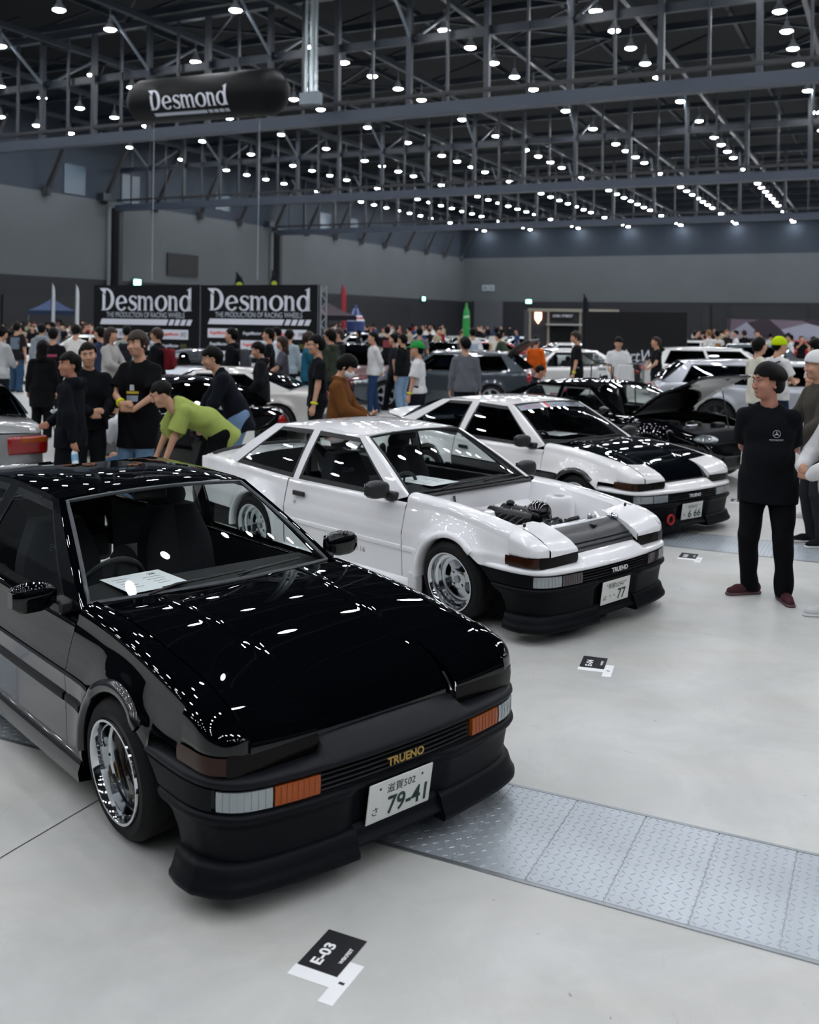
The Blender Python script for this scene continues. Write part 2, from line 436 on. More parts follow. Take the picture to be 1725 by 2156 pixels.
for v in ROWV:
    o = MB().bar(UV(U0+1, v+.9, ZT1-.25), UV(U1-1, v+.9, ZT1-.25), .22, .3).build('long_beam', M_T, lat, smooth=False)
    o = MB().bar(UV(U0+1, v+4.2, ZT1+.9), UV(U1-1, v+4.2, ZT1+.9), .18, .25).build('purlin', M_T, lat, smooth=False)
for uu in np.arange(31.3, 133, 6.1):
    o = MB().bar(UV(uu, V0+.5, ZT1+.5), UV(uu, V1-.5, ZT1+.5), .2, .34).build('cross_beam', M_T, lat, smooth=False)
    if uu < 60:
        for k, v in enumerate(np.arange(V0+2, 2, 7.0)):
            s = 1 if k % 2 else -1
            o = MB().bar(UV(uu, v, ZT1+.3), UV(uu+6.1, v+7.0*s, ZT1+.3), .1, .12).build('diagonal_brace', M_T, lat, smooth=False)
            o = MB().bar(UV(uu, v, ZT1+.4), UV(uu+3, v+3.5, ZT1+2.6), .1, .12).build('diagonal_brace', M_T, lat, smooth=False)
# hanging service riser: three pale pipes and boxes at the nearest truss
rt = at_depth(655, 208, 42.5)
r_ = thing('service_riser', 'pale pipes dropping to grey boxes at the nearest truss', 'pipes', (rt.x, rt.y, rt.z), HALL_ROT)
for dx, rr in ((-.25, .07), (.05, .12), (.25, .06)): MB().tube([(dx, 0, .3), (dx, 0, 6.5)], rr, 8).build('pipe', mat('pipe_shiny', 'b8c4c8', .25, .6), r_)
MB().box((-.1, 0, 0), (.75, .4, .5)).build('box', mat('box_grey', '6d7880', .5), r_, smooth=False); MB().box((.42, -.1, -.05), (.25, .3, .5)).build('box', mat('box_grey', '6d7880', .5), r_, smooth=False)

# ------------------------------------------------------------------ high-bay lamps (the light of the hall)
M_LAMP = mat('lamp_glow', 'ffffff', .5, emit='f8faff', estr=LAMP_L)
M_HOUS = mat('lamp_housing', '9aa3aa', .4, .3)
lamp_dome = MB().lathe([(.26, 0), (.22, -.06), (.12, -.10), (0.001, -.115)], 10).mesh('lens', M_LAMP)
lamp_can = MB().lathe([(.285, -.03), (.285, .05), (.16, .22), (.10, .30), (.10, .42), (0.001, .42)], 10).mesh('housing', M_HOUS)
lamp_rod = MB().bar((0, 0, .4), (.0, 0, .95), .04, .04).mesh('hanger', M_HOUS, smooth=False)
ZL = 15.3
def in_view(p, mrg=25):
    if p.y < 1: return False
    xr, yr = p.x/p.y*FPX, (CAMH-p.z)/p.y*FPX; X = 862.5+_cR*xr-_sR*yr; Y = HOR+_sR*xr+_cR*yr
    return -mrg < X < 1725+mrg and -mrg < Y < 2156+mrg
far_l, far_c = MB(), MB()
dome_mb = MB().lathe([(.26, 0), (.22, -.06), (.12, -.10), (0.001, -.115)], 10); can_mb = MB().lathe([(.285, -.03), (.285, .05), (.16, .22), (.10, .30), (.10, .42), (0.001, .42)], 10)
ORD = ['first', 'second', 'third', 'fourth', 'fifth', 'sixth', 'seventh', 'eighth', 'ninth', 'tenth', 'eleventh', 'twelfth']
for ri, v in enumerate(ROWV):
    for kk in range(-18, 31):
        uu = 40.9+3.1*kk; P = UV(uu, v, ZL)
        if min(abs(uu-t) for t in TRUSS_U+[13.1]) < 1.0 or v > V1-3: continue
        if in_view(P):
            L_ = thing('high_bay_lamp', 'round white high-bay lamp in the %s ceiling row from the left wall' % ORD[ri], 'lamp', P, HALL_ROT, 'high-bay lamps in the %s row' % ORD[ri])
            put('lens', lamp_dome, L_); put('housing', lamp_can, L_); put('hanger', lamp_rod, L_)
        else:
            far_l.add([Vector(q)+P for q in dome_mb.v], dome_mb.f); far_c.add([Vector(q)+P for q in can_mb.v], can_mb.f)
rest = thing('ceiling_lamp_rows', 'rows of round high-bay lamps of the hall outside the frame', 'lamp', (0, 0, 0))
stuff(far_l.build('lens', M_LAMP, rest)); stuff(far_c.build('housing', M_HOUS, rest)); stuff(rest)

# ------------------------------------------------------------------ tread-plate strips let into the floor
def tread_mat():
    m = mat('tread_steel', 'c6d0d8', 0.36, 0.45, bump=(6, .12), var=(2.2, .45)); return m
M_TREAD = tread_mat(); M_TEDGE = mat('tread_edge', '9da3a8', .4, .8)
bm_ = MB()
n_ = 0
PW, PL = .303, .70       # plate along the strip (v), across (u)
for i in range(9):
    for j in range(20):
        x = -PW/2+.018+i*.0355; y = -PL/2+.018+j*.035
        a = PI/4 if (i+j) % 2 else -PI/4
        R = Matrix.Rotation(a, 4, 'Z'); L2, W2, hh = .0145, .0035, .0022
        vs = [(-L2, 0, 0), (0, -W2, 0), (L2, 0, 0), (0, W2, 0), (-L2*.45, 0, hh), (L2*.45, 0, hh)]
        bm_.add([(R @ Vector(p))+Vector((x, y, .0032)) for p in vs], [(0, 1, 4), (4, 1, 2, 5), (5, 2, 3), (0, 4, 3), (3, 4, 5)])
tread_me = bm_.mesh('tread_pattern', M_TREAD, smooth=False)
plate_me = MB().box((0, 0, .0012), (PW-.004, PL, .004)).mesh('plate', M_TREAD, smooth=False)
def strip(u_mid, v0, v1, label, joints_label):
    a = None
    n = int(round((v1-v0)/PW))
    root = thing('tread_plate_strip', label, 'floor plate', UV(u_mid, (v0+v1)/2, 0), HALL_ROT)
    for i in range(n):
        x = v0+(i+.5)*PW-(v0+v1)/2
        p = put('plate', plate_me, root); p.location = (x, 0, 0)
        q = put('tread_pattern', tread_me, p); stuff(q)
    for s in (-1, 1):
        MB().box((0, s*(PL/2+.012), .0018), (v1-v0, .018, .0036)).build('edge_angle', M_TEDGE, root, smooth=False)
        MB().box((0, s*(PL/2+.0015), .0015), (v1-v0, .004, .003)).build('edge_gap', M_JOINT, root, smooth=False)
    return root
strip(3.93, -.924-14*.303, -.924+16*.303, 'galvanised tread plate strip across the floor under the near black car', '')
strip(9.95, -4.0, 4.5, 'galvanised tread plate strip across the floor beyond the white coupe', '')
# ------------------------------------------------------------------ shared vehicle parts
M_GLASS = glass('car_glass', 'f2f7f6', 1.5)
M_GLASSD = glass('car_glass_dark', '39424a', 1.5)
M_RUB = mat('rubber', '141619', .55)
M_TYRE = mat('tyre', '0d0e10', .7, spec=.25, bump=(40, .2))
M_CHR = mat('chrome', 'e6e9ec', .06, 1.0)
M_ALU = mat('polished_alloy', 'c9ced3', .16, 1.0)
M_BLKG = mat('black_gloss', '0a0b0d', .2, coat=.6)
M_PLAS = mat('black_plastic', '15171b', .5)
M_INT = mat('interior_black', '121317', .8)
M_SEAT = mat('seat_cloth', '1c1e24', .9)
M_AMB = mat('amber_lens', 'a04a0a', .3, coat=.3, spec=.3)
M_RED = mat('red_lens', '8e0f12', .15, coat=.5)
M_CLR = mat('clear_lens', '9aa2a6', .15, .6, coat=.6)
M_SMK = mat('smoked_lens', '3b3034', .12, coat=.6)
M_SMKA = mat('smoked_amber', '2e1509', .2, coat=.15, spec=.2)
M_PLATE = mat('plate_white', 'e4e6e2', .45)
M_PINK = mat('plate_green_ink', '123126', .5)
M_PAPER = mat('paper', 'eef0f2', .7)
M_INK = mat('ink_grey', '8c939c', .8)
M_INKD = mat('ink_dark', '15171c', .7)

def car_root(name, label, ang, o, cat='car', group=None):
    """ang: bearing of the car's width axis from the viewing axis; o: floor point under the front axle"""
    a = math.radians(ang)
    return thing(name, label, cat, (o[0], o[1], 0), math.atan2(-math.sin(a), math.cos(a)), group)

def number_plate(root, M, big, area, kana, name='number_plate', w=.33, h=.165):
    p = MB().box((0, 0, 0), (w, h, .006)).xf(M).build(name, M_PLATE, root, bevel=.004)
    Mo = M @ Matrix.Translation((0, 0, .0045))
    def ink(nm, q): q.xf(Mo).build(nm, M_PINK, p, smooth=False)
    ink('plate_number', text_mb(big, w=w*(.62 if len(big) > 2 else .30), h=h*.46, off=(w*(.12 if len(big) > 2 else .22), -h*.17)))
    ink('plate_district', text_mb(area, h=h*.24, off=(0, h*.27)))
    ink('plate_kana', text_mb(kana, h=h*.2, off=(-w*.38, -h*.2)))
    if len(big) == 2: ink('plate_dots', text_mb('・・', h=h*.06, off=(-w*.12, -h*.17)))
    for s in (-1, 1): ink('plate_bolt', MB().add([(s*w*.33+math.cos(a)*.006, h*.33+math.sin(a)*.006, 0) for a in np.linspace(0, 2*PI, 6, False)], [tuple(range(6))]))
    return p

def wheel(root, x, y, sgn, style, R=.285, RR=.205, W=.20, camber=0.0, m_disc=None, m_lip=None, cz=None, steer=0.0, n=40):
    """sgn -1 is the car's right side; outer face at y"""
    cz = cz or R
    M = Matrix.Translation((x, y, cz)) @ Matrix.Rotation(steer, 4, 'Z') @ Matrix.Rotation(camber*sgn*-1, 4, 'X') @ Matrix.Rotation(-sgn*PI/2, 4, 'X')
    # local +z points outwards
    w = bpy.data.objects.new('wheel', None); COL.objects.link(w); w.parent = root; w.matrix_local = M
    m_lip = m_lip or M_CHR; m_disc = m_disc or M_ALU
    tp = [(RR-.004, -.01), (RR+.012, .004), (RR+(R-RR)*.55, .006), (R-.012, -.012), (R, -.035), (R, -W+.03), (R-.012, -W+.008), (RR+.01, -W), (RR-.004, -W+.01)]
    MB().lathe(tp, n).build('tyre', M_TYRE, w)
    d = {'dish': .115, 'slot': .085, 'mesh': .06, 'spoke': .035, 'star': .03}[style]
    lip = [(RR+.006, .004), (RR+.004, .010), (RR-.004, .010), (RR-.012, .002), (RR-.020, -.02), (RR-.022, -.04), (RR-.040, -.048), (RR-.046, -d)]
    if style == 'dish': lip = [(RR+.006, .004), (RR+.004, .012), (RR-.006, .012), (RR-.012, 0), (RR-.016, -.03), (RR-.020, -.058), (RR-.034, -.064), (RR-.038, -.09), (RR-.040, -d)]
    if style in ('spoke', 'star', 'mesh'): lip = [(RR+.006, .004), (RR+.003, .008), (RR-.006, .007), (RR-.014, -.004), (RR-.022, -.012), (RR-.028, -d)]
    MB().lathe(lip, n).build('rim_lip', m_lip, w)
    MB().lathe([(RR-.03, -d), (RR-.035, -W+.01)], n).build('barrel', M_DARK, w)
    MB().lathe([(.001, -W+.03), (RR-.03, -W+.03)], 24).build('backing', M_BLACK, w)
    MB().lathe([(.001, -d-.035), (.11, -d-.035), (.115, -d-.045)], 24).build('brake_disc', M_ALU, w)
    if style == 'dish':
        MB().lathe([(RR-.045, -d), (RR-.06, -d-.003), (.085, -d+.004), (.08, -d)], n).build('centre_disc', m_disc, w)
        MB().lathe([(.082, -d), (.078, -d+.008), (.05, -d+.004), (.046, -d-.002)], 48).build('finned_ring', M_BLACK, w)
        fin = MB()
        for k in range(30):
            a = 2*PI*k/30; fin.box((.062*math.cos(a), .062*math.sin(a), -d+.009), (.026, .004, .008), Matrix.Rotation(a, 3, 'Z'))
        fin.build('cooling_fins', M_PLAS, w, smooth=False)
        bz = mat('bronze', '7a6a55', .3, .9)
        MB().lathe([(.042, -d), (.042, -d+.022), (.036, -d+.03), (.034, -d+.05), (.026, -d+.052), (.024, -d+.03), (.001, -d+.03)], 6).build('centre_nut', bz, w, sharp=20)
        MB().lathe([(.025, -d+.03), (.025, -d+.040), (.001, -d+.040)], 16).build('hub_cap', M_DARK, w)
        V = MB()
        def arc(t, ang0, r, hh):
            q = text_mb(t, h=hh); 
            for (px, py, pz) in q.v:
                a = ang0-px/r; rr = r+py; V.v.append((rr*math.cos(a), rr*math.sin(a), -d+.0055))
            o = len(V.v)-len(q.v); V.f += [tuple(i+o for i in f) for f in q.f]
        arc('RACING WHEELS', -PI/2-.5, .118, .024); arc('MOTORSPORT', PI/2+.3, .118, .024)
        V.build('gold_lettering', mat('gold', 'a07a35', .35, .6), w, smooth=False)
        MB().tube([(-RR+.045, 0, -.05), (-RR+.075, 0, -.04)], .004, 6).build('valve', M_CHR, w)
    elif style == 'slot':
        dz = -d
        poly = MB()
        nseg = 4
        # disc with four slots: spokes between inner hub and outer band
        MB().lathe([(RR-.045, dz), (RR-.058, dz-.006), (RR-.075, dz-.006)], n).build('outer_band', m_disc, w)
        MB().lathe([(.075, dz+.004), (.06, dz+.008), (.001, dz+.008)], 32).build('hub_face', m_disc, w)
        sp = MB()
        for k in range(nseg):
            a0 = 2*PI*k/nseg+.35
            P = []
            for ang in np.linspace(-.50, .50, 9):
                row = []
                for r in np.linspace(.07, RR-.06, 6):
                    tt = (r-.07)/(RR-.13); wdt = 1.0-.25*math.sin(PI*tt)
                    a = a0+ang*wdt; row.append((r*math.cos(a), r*math.sin(a), dz+.003-.010*tt))
                P.append(row)
            sp.grid(P, flip=True)
        sp.build('spoke', m_disc, w)
        bt = MB()
        for k in range(4):
            a = 2*PI*k/4+PI/4; bt.lathe([(.011, dz), (.011, dz+.016), (.001, dz+.018)], 6, Matrix.Translation((.057*math.cos(a), .057*math.sin(a), 0)))
        bt.build('lug_nuts', M_CHR, w)
        MB().lathe([(.028, dz), (.028, dz+.02), (.001, dz+.022)], 6).build('centre_cap', mat('cap_grey', '9aa0a6', .4, .3), w)
    else:
        ns = {'mesh': 8, 'spoke': 10, 'star': 5}[style]
        MB().lathe([(.05, -d-.01), (.05, -d+.01), (.035, -d+.018), (.001, -d+.018)], 16).build('hub', m_disc, w)
        for k in range(ns):
            a = 2*PI*k/ns; w0 = {'mesh': .022, 'spoke': .014, 'star': .034}[style]
            q = MB(); R3 = Matrix.Rotation(a, 4, 'Z')
            pr = [(.03, w0*.9, -d+.012), (.10, w0*.7, -d+.004), (RR-.025, w0*1.1, -d+.006)]
            P = []
            for r, ww, z in pr: P.append([(r, -ww, z-.012), (r, -ww, z), (r, ww, z), (r, ww, z-.012)])
            q.grid(P); q.xf(R3); q.build('spoke', m_disc, w, smooth=False)
    return w

# greenhouse: slanted columns between belt and roof line
def greenhouse(root, kb, kr, wins, m_body, m_glass, m_trim, yz, nt=10, trim=.018, tr=(.04, .93), names=('door_window', 'quarter_window')):
    """kb/kr: knots (x, z) on belt and roof line; wins: knot intervals that are glass. yz(x, z) gives half width."""
    kb = np.array(kb, float); kr = np.array(kr, float)
    def pt(s, t):
        i = min(int(s), len(kb)-2); f = s-i
        b = kb[i]*(1-f)+kb[i+1]*f; r = kr[i]*(1-f)+kr[i+1]*f
        p = b*(1-t)+r*t
        return p[0], p[1]
    for sg in (-1, 1):
        def G(ss, ts, off=0.0):
            out = []
            for s in ss:
                row = []
                for t in ts:
                    x, z = pt(s, t); row.append((x, sg*(yz(x, z)+off), z))
                out.append(row)
            return out
        pil = MB()
        lo, hi = tr
        for i in range(len(kb)-1):
            ss = np.linspace(i, i+1, 7)
            if i in wins:
                pil.grid(G(ss, np.linspace(0, lo, 3)), flip=sg > 0); pil.grid(G(ss, np.linspace(hi, 1, 3)), flip=sg > 0)
            else:
                pil.grid(G(ss, np.linspace(0, 1, nt)), flip=sg > 0)
        pil.build('window_pillars', m_body, root, fixn=False)
        for wi, i in enumerate(wins):
            L = math.hypot(*(kb[i+1]-kb[i])); ds = trim/L; dt = trim/abs(kr[i][1]-kb[i][1])
            ss = np.linspace(i, i+1, 9); ts = np.linspace(lo, hi, 7)
            MB().grid(G(np.linspace(i+ds, i+1-ds, 9), np.linspace(lo+dt, hi-dt, 7), -.004), flip=sg > 0).build(names[min(wi, len(names)-1)], m_glass, root)
            f = MB()
            f.grid(G(np.linspace(i, i+ds, 2), ts, .001), flip=sg > 0); f.grid(G(np.linspace(i+1-ds, i+1, 2), ts, .001), flip=sg > 0)
            f.grid(G(ss, np.linspace(lo, lo+dt, 2), .001), flip=sg > 0); f.grid(G(ss, np.linspace(hi-dt, hi, 2), .001), flip=sg > 0)
            f.build('window_trim', m_trim, root)
    return pt

def arch_cols(x0, x1, arches, n=40):
    """descending x stations that resolve the wheel arches; arches: list of (xc, R)"""
    xs = set(np.round(np.linspace(x0, x1, n), 4))
    for xc, R in arches:
        for a in np.linspace(0, PI, 25):
            xs.add(round(xc+R*math.cos(a), 4))
        xs.add(round(xc+R+.002, 4)); xs.add(round(xc-R-.002, 4))
    lo, hi = min(x0, x1), max(x0, x1)
    return np.array(sorted([x for x in xs if lo-1e-6 <= x <= hi+1e-6], reverse=True))

def seat(root, x, y, z0=.22, m=None, head=True, tilt=.25, text=None):
    m = m or M_SEAT
    s = MB()
    P = []
    for i, t in enumerate(np.linspace(0, 1, 12)):
        zz = z0+.14+t*.62; xx = x-.10-math.sin(tilt)*t*.62; hw = .25*(1-.15*t) if t < .72 else .25*(.85-.9*(t-.72)*1.2)
        row = []
        for a in np.linspace(0, 2*PI, 16, False):
            cx = math.copysign(abs(math.cos(a))**.6, math.cos(a)); cy = math.copysign(abs(math.sin(a))**.6, math.sin(a))
            row.append((xx+.07*cx+(.05*abs(cy) if cx > 0 else 0), y+hw*cy, zz))
        P.append(row+[row[0]])
    s.grid(P)
    s.fan([p for p in P[-1][:-1]])
    b = s.build('seat_back', m, root)
    MB().box((x+.14, y, z0+.10), (.50, .48, .16)).build('seat_cushion', m, root, bevel=.05)
    if head: MB().sphere((x-.28, y, z0+.80), (.06, .13, .09), 12, 8).build('headrest', m, root)
    if text:
        label_text(text, frame((x-.135, y, z0+.62), (0, 1, 0), (-math.sin(tilt), 0, math.cos(tilt))), mat('seat_text', '5a5f68', .7), b, w=.2)
    return b
# ------------------------------------------------------------------ the wedge-nosed 1980s coupe (three of them)
_cw = csp([-3.42, -3.2, -2.4, -1.2, 0, .40, .60], [.715, .752, .790, .800, .800, .797, .790])
CW = lambda x: float(_cw(x)) if x <= .60 else .60+.19*max(0, 1-(min(1, (x-.60)/.168))**2.6)**(1/2.6)
CPROF = pch([.08, .2, .35, .50, .543, .560, .66, .74, .80], [-.04, -.018, -.008, -.002, .004, -.003, -.024, -.048, -.072])
_zr = pch([-3.42, -3.3, -2.7, -1.95, -1.2, -.5], [.800, .806, .795, .766, .762, .822]); _zf = csp([-.5, -.1, .3, .55, .66, .768], [.822, .802, .754, .708, .672, .612])
ZSH = lambda x: np.where(np.asarray(x) < -.5, _zr(x), _zf(x))
ZHC = csp([-.46, 0, .35, .58, .70, .768], [.836, .808, .746, .680, .632, .596])
RA, ZA, XR = .315, .285, -2.40
def e_bottom(x, base):
    if .19 < x < .295: return max(.47, .536-(x-.19)*.66)
    for xc in (0.0, XR):
        if abs(x-xc) <= RA and x < .295: return ZA+math.sqrt(max(0, RA*RA-(x-xc)**2))
    return base
def e_y(x, z, flare):
    y = float(CW(x)+CPROF(z))
    for xc in (0.0, XR):
        r = math.hypot(x-xc, z-ZA)
        d = r-RA
        if -.02 < d < .25: y += flare*math.exp(-(max(d, 0)/.075)**2)*(1 if z > .2 else .6)
    return y
def e_side(xs, base, flare, sg, ztop=None, nrow=16, shoulder=0, inner=None):
    """body side as rows of points from the bottom edge up, optionally over the shoulder to |y| = inner"""
    P = []
    for x in xs:
        zb = e_bottom(x, base(x) if callable(base) else base); zs = float(ZSH(x)); zt = zs-.055 if ztop is None else ztop
        zb = min(zb, zt-.01)
        row = []
        for v in np.linspace(0, 1, nrow):
            z = zb+(zt-zb)*v; row.append((x, sg*e_y(x, z, flare), z))
        if shoulder:
            y0 = e_y(x, zt, flare); yi = inner(x) if callable(inner) else inner
            zi = zs+.012
            for a in np.linspace(0, PI/2, shoulder+1)[1:]:
                row.append((x, sg*(yi+(y0-yi)*(math.cos(a))**.8), zt+(zi-zt)*(math.sin(a))**.75))
        P.append(row)
    return P
_skew = pch([.05, .08, .17, .27, .32, .40, .48, .60], [.23, .23, .225, .21, .16, .08, 0, 0])
BPATH = [(.27, .806), (.42, .808), (.55, .804), (.66, .785), (.735, .745), (.785, .68), (.815, .58), (.835, .45), (.850, .30), (.858, .15), (.860, 0.0)]
def path_fn(pts, n=60):
    P = np.array(pts, float); d = np.r_[0, np.cumsum(np.hypot(*np.diff(P, axis=0).T))]
    fx, fy = pch(d, P[:, 0]), pch(d, P[:, 1])
    def f(s):
        s = np.clip(s, 0, 1)*d[-1]; return float(fx(s)), float(fy(s))
    def nrm(s):
        a = f(max(0, s-.01)); b = f(min(1, s+.01)); tx, ty = b[0]-a[0], b[1]-a[1]; L = math.hypot(tx, ty); 
        n = (-ty/L, tx/L) if False else (-(b[1]-a[1])/L, (b[0]-a[0])/L)
        # outward: away from the car centre
        if n[0]*.7+n[1]*.7 < 0: n = (-n[0], -n[1])
        return n
    def s_of_y(y):
        ss = np.linspace(0, 1, 400); ys = np.array([f(q)[1] for q in ss]); return float(ss[np.argmin(abs(ys-y)+(ss < .35)*9)])
    return f, nrm, s_of_y
def sweep(f, nrm, ss, sect, sg):
    """sect(s) -> list of (d outward, z)"""
    P = []
    for s in ss:
        x, y = f(s); nx, ny = nrm(s)
        P.append([(x+nx*d+float(_skew(z))*max(0, 1-(x-.27)/.40), sg*(y+ny*d), z) for d, z in sect(s)])
    return P

def coupe86(name, label, ang, o, kind):
    body = {'black': '06070a', 'white': 'f4f5f8', 'panda': 'f0f0f1'}[kind]
    m_body = paint(body) if kind != 'black' else mat('paint_black', '020305', .5, coat=1.0, spec=0.0)
    m_hood = m_body if kind != 'panda' else mat('paint_panda_black', '03060b', .5, coat=1.0, spec=0.0)
    m_low = {'black': mat('bumper_grey', '080a10', .5, spec=.14), 'white': mat('bumper_black', '06080d', .5, spec=.12), 'panda': mat('bumper_black', '06080d', .5, spec=.12)}[kind]
    m_btop = {'black': mat('bumper_top_grey', '0d0f16', .48, spec=.2), 'white': m_body, 'panda': m_body}[kind]
    m_lowside = m_body if kind == 'white' else (mat('side_grey', '121318', .2, coat=.6) if kind == 'black' else mat('side_black', '121317', .3, coat=.5))
    flare = {'black': .018, 'white': .042, 'panda': .03}[kind]
    root = car_root(name, label, ang, o)
    fr = path_fn(BPATH)
    f, nrm, s_of = fr
    # ---- sides
    inner = lambda x: .655
    for sg in (-1, 1):
        xs = arch_cols(.528, -.505, [(0, RA)], 34)
        base = lambda x: .47 if x > .29 else .165
        P = e_side(xs, base, flare, sg, shoulder=7, inner=inner)
        if kind == 'panda' or kind == 'black':
            # upper painted, lower dark, split along the crease
            up = []; 
            for x in xs:
                zs = float(ZSH(x)); zt = zs-.055; zb = max(e_bottom(x, .545), .545 if x < .19 else .47); zb = min(zb, zt-.01); row = []
                for z in np.linspace(zb, zt, 9): row.append((x, sg*e_y(x, z, flare), z))
                y0 = e_y(x, zt, flare)
                for a in np.linspace(0, PI/2, 8)[1:]: row.append((x, sg*(inner(x)+(y0-inner(x))*math.cos(a)**.8), zt+(zs+.012-zt)*math.sin(a)**.75))
                up.append(row)
            MB().grid(up, flip=sg < 0).build('front_fender', m_body, root, sharp=60)
            xs2 = [x for x in xs if x < .19]
            lo = []
            for x in xs2:
                zb = e_bottom(x, .165); zt = max(.545, min(zb+.004, float(ZSH(x))-.06)); zb = min(zb, zt-.002)
                lo.append([(x, sg*e_y(x, z, flare), z) for z in np.linspace(zb, zt, 12)])
            MB().grid(lo, flip=sg < 0).build('lower_fender', m_lowside, root, sharp=60)
        else:
            MB().grid(P, flip=sg < 0).build('front_fender', m_body, root, sharp=60)
        # arch lip
        for xc in (0.0, XR):
            lipp = [(RA*math.cos(a), 0, ZA+RA*math.sin(a)) for a in np.linspace(.84 if xc == 0 else -.06, PI+.06, 40)]
            g = []
            for px, _, pz in lipp:
                y = e_y(xc+px*.999, max(pz, .16), flare); q = []
                for dr, dy in ((.045, -.012), (.03, .008), (.008, .014), (-.004, .008), (-.008, -.02), (-.004, -.10)):
                    k = (RA+dr)/RA; q.append((xc+px*k, sg*(y+dy), ZA+(pz-ZA)*k))
                g.append(q)
            MB().grid(g, flip=sg > 0).build('arch_flare', {'black': m_lowside, 'white': m_body, 'panda': M_BLKG}[kind], root, sharp=60)
        # inner wheel well
            MB().grid([[(xc+r_*math.cos(a), sg*y_, ZA+r_*math.sin(a)) for r_, y_ in ((RA-.002, .76), (RA-.002, .40), (.02, .40))] for a in np.linspace(-.25, PI+.25, 30)]).build('wheel_well', M_BLACK, root)
        # door
        xd = np.linspace(-.510, -1.965, 30)
        def side_panel(xs_, z0, z1, n=14):
            P_ = []
            for x in xs_:
                row = []
                for v in np.linspace(0, 1, n):
                    z = z0+(z1-z0)*v; row.append((x, sg*e_y(x, z, flare), z))
                P_.append(row)
            return P_
        if kind == 'white':
            D = e_side(xd, .212, flare, sg, ztop=.715)
        else:
            D = side_panel(xd, .545, .715, 8)
            MB().grid(side_panel(xd, .212, .545, 10), flip=sg < 0).build('door_lower_panel', m_lowside, root, sharp=60)
        for row, x in zip(D, xd):
            y0 = abs(row[-1][1]); 
            for a in np.linspace(0, PI/2, 6)[1:]: row.append((x, sg*(.733+(y0-.733)*math.cos(a)), .715+(.762-.715)*math.sin(a)))
        MB().grid(D, flip=sg < 0).build('door', m_body, root, sharp=60)
        # rear quarter
        xq = arch_cols(-1.975, -3.40, [(XR, RA)], 40)
        Q = e_side(xq, lambda x: .165 if x > XR else .40, flare, sg, shoulder=6, inner=lambda x: .70 if x > -2.75 else .62)
        MB().grid(Q, flip=sg < 0).build('rear_quarter', m_body, root, sharp=60)
        # sill / skirt
        sk = []
        for x in np.linspace(-.33, -2.07, 16):
            y = e_y(x, .2, 0)
            sk.append([(x, sg*y, .225), (x, sg*(y+.016), .212), (x, sg*(y+.03), .165), (x, sg*(y+.024), .125), (x, sg*(y-.06), .115), (x, sg*(y-.3), .12)])
        MB().grid(sk, flip=sg > 0).build('side_skirt', m_body if kind == 'white' else mat('skirt_black', '0b0c10', .25, coat=.6), root)
        if kind == 'white':
            MB().box((-.355, sg*.80, .205), (.085, .09, .19)).build('mud_flap', mat('flap_grey', 'd8dade', .5), root, bevel=.02)
        # mouldings
        for xa, xb_ in ((-.325, -.495), (-.52, -1.955), (-1.985, -2.06)):
            g = []
            for x in np.linspace(xa, xb_, 10):
                y = e_y(x, .436, flare)
                g.append([(x, sg*(y-.002), .458), (x, sg*(y+.010), .452), (x, sg*(y+.012), .437), (x, sg*(y+.009), .422), (x, sg*(y-.002), .416)])
            mm = MB().grid(g, flip=sg > 0); mm.fan(g[0]); mm.fan(g[-1]); mm.build('side_moulding', m_body if kind == 'white' else m_low, root)
        if kind != 'white':
            g = []
            for x in np.linspace(-.24, -1.96, 20):
                y = e_y(x, .545, flare); g.append([(x, sg*(y+.0015), .556), (x, sg*(y+.004), .548), (x, sg*(y+.0015), .538)])
            MB().grid(g, flip=sg > 0).build('side_stripe', m_low, root)
        # handle + lock
        MB().box((-1.765, sg*.792, .668), (.155, .02, .042)).build('door_handle', M_PLAS, root, bevel=.008)
        MB().lathe([(.012, -.005), (.012, .006), (.001, .006)], 12, Matrix.Translation((-1.83, sg*.793, .60)) @ Matrix.Rotation(-sg*PI/2, 4, 'X')).build('door_lock', M_CHR, root)
        # mirrors
        mm = MB(); P = []
        for t in np.linspace(0, 1, 9):
            yy = .775+t*.20; sc = [.55, .8, .93, 1, 1, 1, .97, .85, .55][int(round(t*8))]; row = []
            for a in np.linspace(0, 2*PI, 17):
                ca, sa = math.cos(a), math.sin(a)
                row.append((-.70+.055*sc*math.copysign(abs(ca)**.55, ca), sg*yy, .850+.066*sc*math.copysign(abs(sa)**.55, sa)))
            P.append(row)
        mm.grid(P, flip=sg < 0); mm.fan([p for p in P[-1][:-1]]); mm.fan([p for p in P[0][:-1]])
        mo = mm.build('door_mirror', m_body if kind == 'black' else M_PLAS, root, sharp=50)
        MB().box((-.757, sg*.875, .850), (.004, .15, .085)).build('mirror_glass', M_CHR, mo, smooth=False)
        MB().box((-.69, sg*.745, .795), (.13, .07, .06)).build('mirror_foot', M_PLAS, root, bevel=.015)
    # ---- bumper: painted top strip, dark body, lamps, grille
    hw = .352
    def top_sect(s):
        x, y = f(s)
        if y < hw: return [(-.125, .548), (-.10, .545), (-.05, .522), (-.012, .492), (.003, .478), (.006, .466), (.0, .458), (-.02, .455)]
        k = min(1, (y-hw)/.03)
        zt = .500; a = [(-.10, zt-.012), (-.075, zt), (-.045, zt), (-.012, zt-.006), (.004, .484), (.008, .470), (.0, .458), (-.02, .455)]
        b = [(-.125, .548), (-.10, .545), (-.05, .522), (-.012, .492), (.003, .478), (.006, .466), (.0, .458), (-.02, .455)]
        return [(p[0]*k+q[0]*(1-k), p[1]*k+q[1]*(1-k)) for p, q in zip(a, b)]
